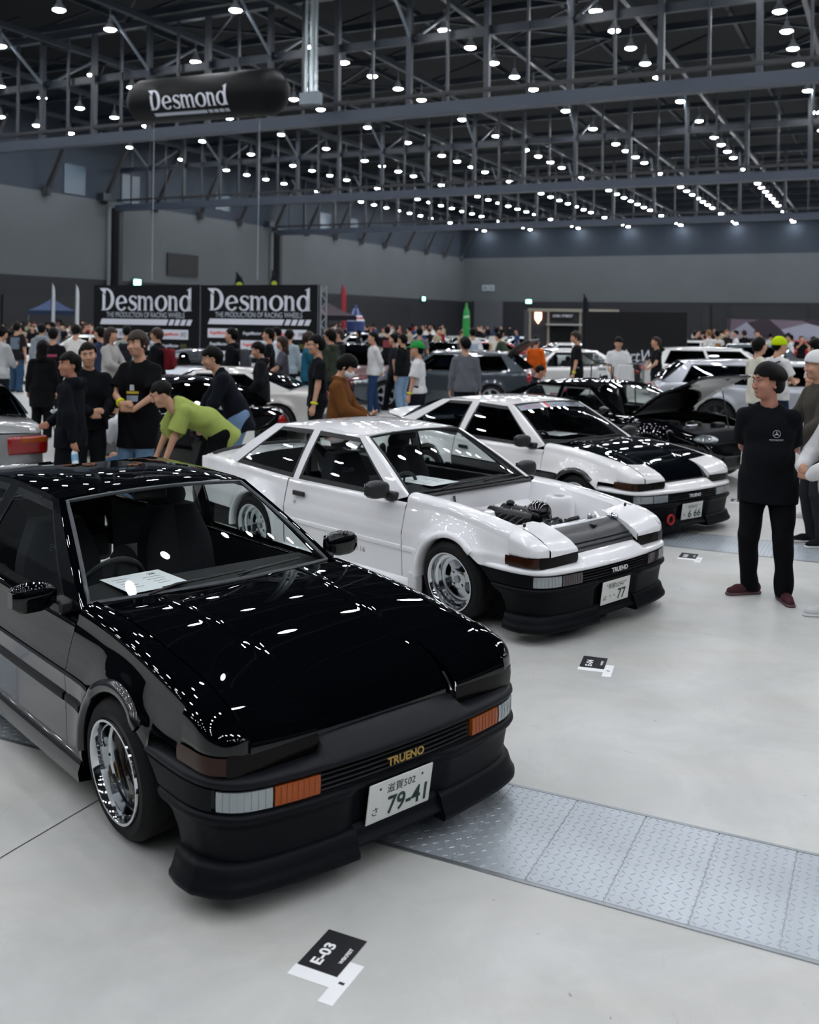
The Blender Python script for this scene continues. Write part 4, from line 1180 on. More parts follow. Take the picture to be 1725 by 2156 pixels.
# ------------------------------------------------------------------ other cars of the show
CARS = []
def show_car(name, label, col, pos, heading, L=4.4, W=1.78, H=1.36, wb=2.6, fo=.85, belt=.88, hood0=.62, hood1=.90, tail_z=.95, xc=None, xrf=None, xrr=None, xt=None, roofw=.62,
             metal=.4, wheels='spoke', wheel_col='b8bdc2', glassm=None, front='slim', rear='wide', plate=None, group=None, hood_open=False, hatch_open=False, spoiler=False, lowm=None, R=.32, quality=1, strip=False):
    """x forward from the car's middle; pos = floor point under the middle; heading = degrees of the forward axis"""
    m = paint(col, metal, .3) if int(col[:2], 16) > 0x18 else mat('paint_'+col, col, .5, coat=1.0, spec=0.0); root = thing(name, label, 'car', (pos[0], pos[1], 0), math.radians(heading), group)
    CARS.append(pos); xf, xb = L/2, -L/2; xfa = xf-fo; xra = xfa-wb
    xc = xf-1.25 if xc is None else xf-xc; xrf = xc-.72 if xrf is None else xf-xrf; xrr = xb+1.15 if xrr is None else xf-xrr; xt = xb+.42 if xt is None else xf-xt
    hw = W/2; RAg = R+.035
    zsh = pch([xb, xb+.12, xt, (xc+xt)/2, xc, xc+.5, xf-.35, xf-.08, xf], [tail_z-.12, tail_z-.04, max(belt, tail_z-.03), belt, belt, (hood0+hood1)/2+.06, hood0+.06, hood0, hood0-.10])
    zcn = pch([xb, xb+.12, xt, xc, xc+.5, xf-.35, xf-.08, xf], [tail_z-.10, tail_z, tail_z+.02, hood1, (hood0+hood1)/2+.10, hood0+.10, hood0+.02, hood0-.09])
    wx = lambda x: hw*(1-.16*abs((x-.0)/(L/2))**5-.02*abs(x/(L/2))**2)
    def yb(x, z):
        zs = float(zsh(x)); k = (z-.50)/max(.05, zs-.50)
        y = wx(x)*(1-.045*max(0, k)**2-(.05*((.5-z)/.32)**2 if z < .5 else 0))
        for xa in (xfa, xra):
            d = math.hypot(x-xa, z-R)-RAg
            if 0 <= d < .2: y += .018*math.exp(-(d/.07)**2)
        return y
    def zbot(x):
        for xa in (xfa, xra):
            if abs(x-xa) <= RAg: return R+math.sqrt(max(0, RAg**2-(x-xa)**2))
        e = max(0, abs(x)-(L/2-.35))/.35
        return .16+.10*e*e
    xs = arch_cols(xf, xb, [(xfa, RAg), (xra, RAg)], 44)
    for part in ('side', 'top'):
        if part == 'side':
            for sg in (-1, 1):
                P = []
                for x in xs:
                    zs = float(zsh(x)); zt_ = zs-.05; z0 = min(zbot(x), zt_-.01)
                    row = [(x, sg*yb(x, z), z) for z in np.linspace(z0, zt_, 11)]
                    y0 = yb(x, zt_); yi = y0-.11
                    row += [(x, sg*(yi+(y0-yi)*math.cos(a)), zt_+(zs+.004-zt_)*math.sin(a)) for a in np.linspace(0, PI/2, 5)[1:]]
                    P.append(row)
                q = MB().grid(P, flip=sg < 0); q.build('body_side', m, root, sharp=60)
        else:
            def deck(x0, x1, nm, drop=None):
                P = []
                for x in np.linspace(x0, x1, 14):
                    zs = float(zsh(x))+.004; zc = float(zcn(x)); yi = yb(x, zs-.05)-.11
                    P.append([(x, w*yi, zs+(max(zc, zs)-zs)*(1-abs(w)**2.5)) for w in np.linspace(-1, 1, 15)])
                return MB().grid(P, flip=(x0 < x1))
            hd = deck(xf, xc-.10, 'bonnet')
            if hood_open:
                hinge = Vector((xc-.02, 0, hood1)); Rr = Matrix.Translation(hinge) @ Matrix.Rotation(math.radians(-38), 4, 'Y') @ Matrix.Translation(-hinge)
                P = []
                for x in np.linspace(xf-.12, xc, 12):
                    zs = float(zsh(x))+.004; zc = float(zcn(x)); yi = yb(x, zs-.05)-.16
                    P.append([(x, w*yi, zs+(max(zc, zs)-zs)*(1-abs(w)**2.5)) for w in np.linspace(-1, 1, 13)])
                MB().grid(P).xf(Rr).build('bonnet', m, root, sharp=60, solid=.03)
                MB().tube([(xf-.35, .25, hood0+.05), (xf-.45, .25, hood0+.55)], .008, 6).build('prop_rod', M_ALU, root)
                MB().box(((xf+xc)/2-.1, 0, hood0-.05), (xf-xc-.5, W*.62, .22)).build('engine', M_DARK, root, bevel=.04)
                for k in range(5): MB().box((xf-.5-k*.13, random.uniform(-.35, .35), hood0+.07), (.12, .2, .1)).build('engine_cover', [M_PLAS, M_ALU][k % 2], root, bevel=.02)
            else:
                hd.build('bonnet', m, root, sharp=60)
            deck(xt+.12, xb, 'boot_lid').build('boot_lid', m, root, sharp=60)
    # ends
    for e, x in ((1, xf), (-1, xb)):
        z0 = zbot(x); zs = float(zsh(x)); n = 11
        P = []
        for k in np.linspace(0, 1, 6):
            dx = e*.05*math.sin(PI*k/1)
            P.append([(x+dx*(1-abs(w)**2), w*yb(x, z0+(zs-.05-z0)*k), z0+(zs-z0)*k) for w in np.linspace(-1, 1, n)])
        MB().grid(P, flip=e > 0).build('front_bumper' if e > 0 else 'rear_bumper', m, root, sharp=60)
    # front: grille, lamps
    if front != 'none':
        MB().box((xf+.028, 0, .38), (.06, W*.52, .14)).build('lower_grille', M_BLACK, root, bevel=.02)
        for sg in (-1, 1):
            s = {'slim': (.16, .20, .055), 'round': (.10, .13, .08), 'box': (.08, .17, .07)}[front]
            Mx = Matrix.Rotation(sg*-.45, 3, 'Z')
            h = MB().sphere((xf-.13, sg*(hw*.70), hood0-.015), s, 12, 8, Mx).build('headlamp', M_CLR, root)
            MB().sphere((xf-.06, sg*(hw*.66), hood0-.02), .035, 8, 6).build('lamp_lens', M_CHR, h)
        MB().sphere((xf+.03, 0, hood0-.12), (.012, .05, .035), 10, 6).build('emblem', M_CHR, root)
    for sg in (-1, 1):
        if rear == 'box':
            tl = MB().box((xb+.0, sg*(hw*.64), tail_z-.24), (.10, .40, .19)).build('tail_lamp', M_RED, root, bevel=.03)
            MB().box((xb-.004, sg*(hw*.70), tail_z-.185), (.10, .26, .06)).build('indicator_lens', M_AMB, tl, bevel=.012)
            MB().box((xb-.03, sg*(hw*.45), .58), (.06, W*.48, .035)).build('chrome_strip', M_CHR, root, bevel=.01)
            continue
        s = {'wide': (.06, .22, .07), 'round': (.05, .09, .09), 'tall': (.10, .16, .13)}[rear]
        MB().sphere((xb+.02, sg*(hw*.70), tail_z-.20), s, 12, 8, Matrix.Rotation(sg*.35, 3, 'Z')).build('tail_lamp', M_RED, root)
    MB().box((xb-.02, 0, .36), (.06, W*.5, .10)).build('rear_valance', M_PLAS, root, bevel=.02)
    if plate: number_plate(root, frame((xf+.09, 0, .42), (0, 1, 0), (.1, 0, 1)), *plate)
    else: MB().box((xb-.045, 0, .55), (.012, .33, .165)).build('number_plate', M_PLATE, root, smooth=False)
    # greenhouse
    rw = roofw*hw/.89*1.0
    zr = H-.07
    def yz(x, z):
        k = (z-belt)/(zr-belt); y0 = yb(x, float(zsh(x))-.05)-.045; return y0+(min(rw, y0)-y0)*max(0, k)**1.15
    sm = (xc+xt)/2
    xB = (xc+xt)/2+.05; xBr = (xrf+xrr)/2+.03
    kb = [(xc+.02, belt), (xc-.18, belt), (xB+.04, belt), (xB-.04, belt), (xt+.32, belt+.02), (xt, max(belt, tail_z-.02))]
    kr = [(xrf+.05, zr-.01), (xrf-.08, zr), (xBr+.035, zr), (xBr-.035, zr), (xrr+.16, zr), (xrr, zr-.02)]
    gm = glassm or M_GLASSD
    greenhouse(root, kb, kr, (1, 3), m, gm, M_RUB if not strip else M_CHR, yz, nt=7, trim=.02, tr=(.05, .92), names=('front_side_window', 'rear_side_window'))
    def cross(xb_, zb_, yb_, xt_, zt_, yt_, bow, nm, mm, bulge):
        P = []
        for t in np.linspace(0, 1, 8):
            row = []
            for w in np.linspace(-1, 1, 13):
                a = Vector((xb_+bow*(1-w*w), w*yb_, zb_+.015*(1-w*w))); b = Vector((xt_+bow*.4*(1-w*w), w*yt_, zt_+.05*(1-abs(w)**2.5)))
                p = a.lerp(b, t); p.z += bulge*math.sin(PI*t); row.append(p)
            P.append(row)
        return MB().grid(P, flip=bow < 0).build(nm, mm, root)
    ya = yz(xc, belt); yr_ = yz(xrf, zr)
    cross(xc+.0, belt+.01, ya, xrf+.03, zr-.005, yr_, .16, 'windscreen', gm if gm is M_GLASSD else M_GLASS, .02)
    if not hatch_open:
        cross(xt+.02, max(belt, tail_z)+.01, yz(xt, belt), xrr-.01, zr-.025, yz(xrr, zr), -.12, 'rear_window', gm, .025)
    else:
        hinge = Vector((xrr, 0, zr)); q = []
        for t in np.linspace(0, 1, 6):
            q.append([Vector((xrr-.02+.55*-t*math.cos(math.radians(-25)), w*(rw+.12*t), zr+.02+.75*t*math.sin(math.radians(48))-.22*t*t)) for w in np.linspace(-1, 1, 9)])
        MB().grid(q).build('open_tailgate', M_PLAS, root, solid=.08)
        MB().box((xb+.45, 0, belt-.15), (.8, W*.7, .3)).build('boot_load', M_BLACK, root, bevel=.05)
    P = []
    for t in np.linspace(0, 1, 10):
        row = []
        for w in np.linspace(-1, 1, 15):
            x = (xrf+.05+.06*(1-w*w))*(1-t)+(xrr-.05*(1-w*w))*t; z0 = zr-.012*(abs(t-.45)*2)**2
            row.append((x, w*(yz(x, zr)+.002), z0+(H-zr)*(1-abs(w)**2.6)*(1-.35*(abs(t-.45)*2)**2.5)))
        P.append(row)
    MB().grid(P).build('roof_panel', m, root, sharp=0)
    for sg in (-1, 1):
        MB().sphere((xc-.22, sg*(hw+.09), belt+.06), (.07, .10, .065), 10, 7).build('door_mirror', m, root)
        if quality:
            MB().tube([(xB-.03, sg*(yb(xB, .7)+.012), belt-.13), (xB+.15, sg*(yb(xB+.15, .7)+.014), belt-.13)], .012, 6).build('door_handle', m, root)
            MB().tube([(xB, sg*(yb(xB, z)+.002), z) for z in np.linspace(.25, belt-.06, 6)], .003, 4).build('door_gap', M_BLACK, root)
        wm = mat('wheel_'+wheel_col, wheel_col, .3, .7)
        for xa in (xfa, xra):
            wheel(root, xa, sg*(hw-.012), sg, wheels, R=R, RR=R-.085, W=.22, m_disc=wm, m_lip=wm, n=28)
    MB().box((0, 0, .45), (L-1.0, W-.25, .5)).build('underbody', M_BLACK, root, smooth=False)
    seat(root, xc-1.0, -.38, .3); seat(root, xc-1.0, .38, .3)
    if spoiler:
        MB().box((xb+.12, 0, tail_z+.20), (.28, W*.86, .03)).build('wing', m, root, bevel=.01)
        for sg in (-1, 1): MB().box((xb+.18, sg*.5, tail_z+.09), (.12, .03, .22)).build('wing_stay', M_PLAS, root, smooth=False)
    return root
def car_at(px, Y, heading, dx=0.0, z=0.0):
    p = ray(px, 700); return (p[0]*Y, Y)
def from_corner(corner, heading, cx, cy):
    """centre so that the local point (cx, cy) sits on the given floor point"""
    h = math.radians(heading); return (corner[0]-(cx*math.cos(h)-cy*math.sin(h)), corner[1]-(cx*math.sin(h)+cy*math.cos(h)))

pos = from_corner((ray(117, 1000)[0]*10.4, 10.4), 126, -2.3, -.86)
show_car('silver_saloon', 'silver saloon seen from behind at the left edge of the photo', 'a3a5a6', pos, 126, L=4.6, H=1.40, tail_z=1.02, belt=.93, hood1=.96, metal=.6, rear='box', xrr=3.45, xt=3.85, glassm=M_GLASSD)
pos = from_corner((ray(622, 900)[0]*13.6, 13.6), 132, -2.2, -.86)
show_car('black_sports_coupe', 'black sports coupe behind the stooping visitors on the left', '08090c', pos, 132, L=4.4, H=1.28, tail_z=.93, belt=.86, metal=.2, rear='round', wheel_col='4a4d52', xrr=3.3, xt=3.9)
pos = from_corner((ray(667, 800)[0]*17.2, 17.2), 176, -2.05, .6)
show_car('pearl_roadster', 'pearl white sports car with round red tail lamp behind the white coupe', 'c9c8c4', pos, 176, L=4.1, H=1.25, tail_z=.90, belt=.82, metal=.3, rear='round', wheel_col='9a9da0')
show_car('silver_white_coupe', 'silver white coupe facing the viewer in front of the banners', 'c6ccd6', car_at(418, 26, 0), -78, L=4.2, H=1.30, metal=.3, front='slim', plate=('86-00', '福山331', 'せ'), glassm=M_GLASS)
pos = from_corner((ray(1108, 800)[0]*22.8, 22.8), 163, -2.1, .85)
show_car('grey_wagon', 'dark grey estate car with raised tailgate behind the two tone coupe', '3d464e', pos, 163, L=4.3, W=1.8, H=1.43, belt=.92, tail_z=1.0, hood1=.95, metal=.5, xrr=3.75, xt=4.2, wheels='star', wheel_col='b9bdc0', rear='tall', hatch_open=True, strip=True)
h5 = -50; pos = from_corner((3.80, 13.45), h5, 1.30, 0)
show_car('black_coupe_open_bonnet', 'black coupe with raised bonnet parked beyond the two tone coupe', '07080b', pos, h5, L=4.24, W=1.78, H=1.30, wb=2.57, fo=.82, metal=.1, front='slim', hood_open=True, plate=('86-00', '福山331', 'せ'), wheels='spoke', wheel_col='3a3c40', glassm=M_GLASS, hood0=.68)
pos = from_corner((ray(1384, 840)[0]*19.0, 19.0), -9, -2.43, -.8)
show_car('silver_estate', 'silver estate car in side view at the right edge', 'b7bcc4', pos, -9, L=4.87, W=1.87, H=1.45, wb=2.84, fo=.95, belt=.95, tail_z=1.05, hood1=.98, metal=.5, xrr=4.35, xt=4.75, wheels='mesh', wheel_col='4b4e53', rear='wide', R=.35)
SHOW = [  # px of the middle, depth, heading, colour, label, extras
    ('white_estate', 1525, 29.5, -9, 'dcdedd', 'white estate car just behind the silver estate', dict(L=4.7, H=1.46, xrr=4.1, xt=4.5, tail_z=1.0)),
    ('blue_grey_hatchback', 1548, 34, 170, '46545c', 'blue grey hatchback with a red stripe beyond the white estate', dict(L=4.3, H=1.5, xrr=3.7, xt=4.1)),
    ('white_saloon', 1466, 44, 150, 'e6e7e6', 'white saloon with red tail lamp right of the black booth wall', dict(L=4.5, H=1.42)),
    ('grey_open_coupe', 1768, 22.5, 215, '5c5f63', 'grey coupe with raised bonnet at the far right edge', dict(L=4.4, H=1.35, hood_open=True)),
    ('white_show_saloon', 1165, 28, 200, 'e2e3e2', 'white saloon with green tinted glass behind the man in black', dict(L=4.5, H=1.40, glassm=M_GLASS)),
    ('silver_old_coupe', 1178, 38, 185, 'c4c8ca', 'small silver coupe below the kiosk window', dict(L=4.3, H=1.36)),
    ('maroon_hatchback', 744, 28, -75, '4a1216', 'maroon car with headlamps lit between the visitors', dict(L=4.3, H=1.45, front='round')),
    ('white_hatchback', 872, 33, -70, 'e4e6e8', 'white car behind the man in the green cap', dict(L=4.2, H=1.40)),
    ('dark_sports_car', 930, 39, -100, '14171b', 'dark sports car behind the grey estate', dict(L=4.3, H=1.3)),
    ('red_sports_car', 1020, 43, 180, '8c151b', 'red sports car behind the man in the grey sweater', dict(L=4.3, H=1.28)),
    ('white_rally_car', 170, 38, 195, 'dfe4e2', 'white car with green and yellow livery left of the banners', dict(L=4.4, H=1.42)),
    ('white_low_car', 16, 31, 200, 'e6e6e4', 'low white car behind the man in jeans at the left edge', dict(L=4.4, H=1.25)),
    ('black_saloon', 20, 48, 185, '14161a', 'black saloon in the crowd at far left', dict(L=4.6, H=1.4)),
    ('silver_far_coupe', 975, 50, 190, 'c9cdd2', 'silver coupe deep in the hall under the light rows', dict(L=4.4, H=1.32)),
    ('white_far_saloon', 890, 57, 175, 'e0e2e4', 'white saloon deep in the hall', dict(L=4.5, H=1.42)),
    ('grey_far_saloon', 805, 48, 170, '777c82', 'grey saloon deep in the hall left of the aisle', dict(L=4.5, H=1.42)),
    ('white_far_coupe', 1088, 55, 185, 'e8e8e8', 'white coupe deep in the hall left of the kiosk', dict(L=4.4, H=1.32)),
    ('silver_far_hatchback', 738, 54, 200, 'b4b9be', 'silver hatchback deep in the hall right of the banners', dict(L=4.1, H=1.45)),
    ('dark_far_saloon', 1590, 57, 178, '22262c', 'dark saloon beneath the angular mural wall', dict(L=4.5, H=1.40)),
    ('red_far_car', 1672, 54, 175, 'a01a20', 'red car behind the man in the lime beanie', dict(L=4.3, H=1.36)),
]
for nm, px, Y, hd, col, lab, ex in SHOW:
    show_car(nm, lab, col, car_at(px, Y, hd), hd, quality=0, **ex)
# ------------------------------------------------------------------ people: smooth distance fields meshed with surface nets
class SDF:
    def __init__(s, lo, hi, vox):
        s.lo = np.array(lo, float); s.vox = vox
        s.n = np.maximum(4, np.ceil((np.array(hi)-s.lo)/vox).astype(int)+1)
        s.F = np.full(s.n, 9.0, np.float32)
        s.ax = [(s.lo[i]+vox*np.arange(s.n[i])).astype(np.float32) for i in range(3)]
    def _sub(s, lo, hi):
        a = np.clip(np.floor((np.array(lo)-s.lo)/s.vox).astype(int), 0, s.n-1); b = np.clip(np.ceil((np.array(hi)-s.lo)/s.vox).astype(int)+1, 1, s.n)
        sl = tuple(slice(a[i], max(b[i], a[i]+1)) for i in range(3))
        g = np.meshgrid(*[s.ax[i][sl[i]] for i in range(3)], indexing='ij'); return sl, g
    def _merge(s, sl, d, k):
        f = s.F[sl]
        if k > 0:
            h = np.clip(.5+.5*(f-d)/k, 0, 1); s.F[sl] = f*(1-h)+d*h-k*h*(1-h)
        else: s.F[sl] = np.minimum(f, d)
    def cap(s, a, b, ra, rb=None, k=.03, flat=None):
        """tapered capsule; flat = (normal, factor) squeezes the section along the normal"""
        a = np.array(a, float); b = np.array(b, float); rb = ra if rb is None else rb; m = max(ra, rb)+k+.05
        sl, (X, Y, Z) = s._sub(np.minimum(a, b)-m, np.maximum(a, b)+m)
        p = [X-a[0], Y-a[1], Z-a[2]]; d = b-a; L2 = max(1e-9, d @ d)
        t = np.clip((p[0]*d[0]+p[1]*d[1]+p[2]*d[2])/L2, 0, 1)
        q = [p[i]-t*d[i] for i in range(3)]
        if flat:
            n = np.array(flat[0], float); n /= np.linalg.norm(n); dn = q[0]*n[0]+q[1]*n[1]+q[2]*n[2]; ex = flat[1]**2-1
            r = np.sqrt(q[0]**2+q[1]**2+q[2]**2+ex*dn*dn)
            s._merge(sl, (r-(ra+(rb-ra)*t))*.85, k)
        else: s._merge(sl, np.sqrt(q[0]**2+q[1]**2+q[2]**2)-(ra+(rb-ra)*t), k)
        return s
    def ell(s, c, r, R=None, k=.02, sub=False):
        c = np.array(c, float); r = np.array(r, float); m = max(r)+k+.04
        sl, (X, Y, Z) = s._sub(c-m, c+m); p = np.stack([X-c[0], Y-c[1], Z-c[2]], -1)
        if R is not None: p = p @ np.array(R)
        q = np.linalg.norm(p/r, axis=-1); g = np.linalg.norm(p/(r*r), axis=-1)+1e-9
        d = q*(q-1)/g
        if sub:
            f = s.F[sl]; h = np.clip(.5-.5*(f+d)/k, 0, 1); s.F[sl] = f*(1-h)-d*h+k*h*(1-h)
        else: s._merge(sl, d, k)
        return s
    def cut(s, p, n):
        """keep the side opposite to n"""
        n = np.array(n, float); n /= np.linalg.norm(n)
        s.F = np.maximum(s.F, ((s.ax[0]-p[0])*n[0])[:, None, None]+((s.ax[1]-p[1])*n[1])[None, :, None]+((s.ax[2]-p[2])*n[2])[None, None, :]); return s
    def wrinkle(s, amp, f=24.0, seed=0):
        I = np.argwhere(np.abs(s.F) < .05); X, Y, Z = [s.ax[i][I[:, i]] for i in range(3)]; q = seed*1.7
        w = np.sin(f*Z+5*np.sin(9*Y+q)+3*np.sin(11*X))*np.sin(8*X-6*Y+q)+.6*np.sin(f*.55*Z-12*Y+9*X+q*2)
        s.F[tuple(I.T)] += amp*w; return s
    def mesh(s, name):
        F = s.F; n = F.shape; S = F < 0
        c = np.zeros((n[0]-1, n[1]-1, n[2]-1), np.uint8)
        off = [(i, j, k) for i in (0, 1) for j in (0, 1) for k in (0, 1)]
        for o in off: c += S[o[0]:n[0]-1+o[0], o[1]:n[1]-1+o[1], o[2]:n[2]-1+o[2]]
        act = (c > 0) & (c < 8); I = np.argwhere(act); idx = np.full(c.shape, -1, np.int64); idx[act] = np.arange(len(I))
        val = {o: F[I[:, 0]+o[0], I[:, 1]+o[1], I[:, 2]+o[2]] for o in off}
        acc = np.zeros((len(I), 3), np.float32); cnt = np.zeros(len(I), np.float32)
        for o in off:
            for ax in range(3):
                if o[ax]: continue
                o2 = list(o); o2[ax] = 1; a, b = val[o], val[tuple(o2)]; x = (a < 0) != (b < 0)
                t = np.where(x, a/np.where(x, a-b, 1), 0)
                for d in range(3): acc[:, d] += np.where(x, o[d] if d != ax else t, 0)
                cnt += x
        P = (acc/np.maximum(cnt, 1)[:, None]+I)*s.vox+s.lo
        faces = []
        for ax in range(3):
            u, v = (ax+1) % 3, (ax+2) % 3
            lo = [slice(0, n[i]-1) for i in range(3)]; a = S[tuple(slice(0, n[i]-1) if i == ax else slice(1, n[i]-1) for i in range(3))]
            b = S[tuple(slice(1, n[i]) if i == ax else slice(1, n[i]-1) for i in range(3))]
            E = np.argwhere(a != b)
            if not len(E): continue
            fl = a[tuple(E.T)]
            base = E.copy(); base[:, u] += 1; base[:, v] += 1
            def at(du, dv):
                q = base.copy(); q[:, u] -= du; q[:, v] -= dv; return idx[tuple(q.T)]
            q = np.stack([at(1, 1), at(0, 1), at(0, 0), at(1, 0)], 1)
            q[~fl] = q[~fl][:, ::-1]; faces.append(q)
        Q = np.concatenate(faces) if faces else np.zeros((0, 4), int); Q = Q[(Q >= 0).all(1)]
        me = bpy.data.meshes.new(name); me.vertices.add(len(P)); me.vertices.foreach_set('co', P.astype(np.float32).ravel())
        me.loops.add(Q.size); me.loops.foreach_set('vertex_index', Q.astype(np.int32).ravel())
        me.polygons.add(len(Q)); me.polygons.foreach_set('loop_start', np.arange(0, Q.size, 4, dtype=np.int32)); me.polygons.foreach_set('loop_total', np.full(len(Q), 4, np.int32))
        me.update(); me.validate(); me.shade_smooth()
        return me
def Rz(a): return np.array([[math.cos(a), -math.sin(a), 0], [math.sin(a), math.cos(a), 0], [0, 0, 1]])
def Ry(a): return np.array([[math.cos(a), 0, math.sin(a)], [0, 1, 0], [-math.sin(a), 0, math.cos(a)]])
def Rx(a): return np.array([[1, 0, 0], [0, math.cos(a), -math.sin(a)], [0, math.sin(a), math.cos(a)]])
def ik(a, t, l1, l2, hint):
    a = np.array(a, float); t = np.array(t, float); d = t-a; D = np.linalg.norm(d); D2 = min(D, (l1+l2)*.999); u = d/max(D, 1e-6)
    x = (l1*l1-l2*l2+D2*D2)/(2*D2); h = math.sqrt(max(0, l1*l1-x*x)); hint = np.array(hint, float); p = hint-u*(hint @ u); p /= max(1e-6, np.linalg.norm(p))
    return a+u*x+p*h, a+u*D2
SKIN = mat('skin', 'c99a80', .55, spec=.3, var=(14, .12)); SKIN2 = mat('skin_tan', 'b5826a', .55, spec=.3, var=(14, .12))
HAIRB = mat('hair_black', '040304', .55, spec=.12, bump=(75, .7)); HAIRBR = mat('hair_brown', '2a1a13', .5, spec=.3, bump=(75, 1.0)); HAIRT = mat('hair_tan', '7a5530', .5, spec=.3, bump=(75, 1.0))
M_EYEW = mat('eye_white', 'd9d6d2', .3); M_LIP = mat('lip', '8f5a50', .5); M_SOLE = mat('sole_white', 'cfd2d4', .6)
HAIRS = {'black': HAIRB, 'brown': HAIRBR, 'tan': HAIRT}
def wear(o, m):
    """material on the object so that copies can share one mesh"""
    if not o.data.materials: o.data.materials.append(m)
    o.material_slots[0].link = 'OBJECT'; o.material_slots[0].material = m
def joints(P):
    """P: pose dict in metres for a 1.75 m figure facing +x"""
    J = {}
    hipz = P.get('hip', .90); hipx = P.get('hipx', 0.0); lean = P.get('lean', 0.0); tw = P.get('twist', 0.0)
    B = Ry(lean) @ Rz(tw)
    J['pel'] = np.array([hipx, 0, hipz+.05])
    up = lambda v: J['pel']+B @ np.array(v, float)
    st = P.get('stoop', 0.0)
    J['waist'] = up((0, 0, .13)); J['chest'] = up((.01+st*.5, 0, .35)); J['nb'] = up((-.005+st, 0, .545-st*.1))
    J['B'] = B; J['fwd'] = B @ np.array([1, 0, 0])
    hs = P.get('hs', 1.10); J['hs'] = hs; hy, hp, hr = P.get('head', (0, 0, 0)); HB = B @ Ry(-lean*.55) @ Rz(hy) @ Ry(hp) @ Rx(hr)
    J['H'] = HB; J['hc'] = J['nb']+B @ np.array([.02, 0, .05])+HB @ np.array([.018, 0, .110*hs+.004])
    for s, n in ((1, 'l'), (-1, 'r')):
        J['sh'+n] = up((st*.8, s*.172, .452)); 
        wr = np.array(P.get('wr'+n, (.04, s*.27, .80)), float)
        el, w2 = ik(J['sh'+n], wr, .275, .25, P.get('eh'+n, (-.6, s*.6, -.3)))
        J['el'+n] = el; J['wr'+n] = w2
        hp_ = np.array([hipx, s*.088, hipz]); an = np.array(P.get('an'+n, (0, s*.105, .085)), float)
        kn, a2 = ik(hp_, an, .42, .405, P.get('kh'+n, (1, s*.1, .1)))
        J['hp'+n] = hp_; J['kn'+n] = kn; J['an'+n] = a2
        J['ft'+n] = P.get('ft'+n, 0.12*s)
    return J
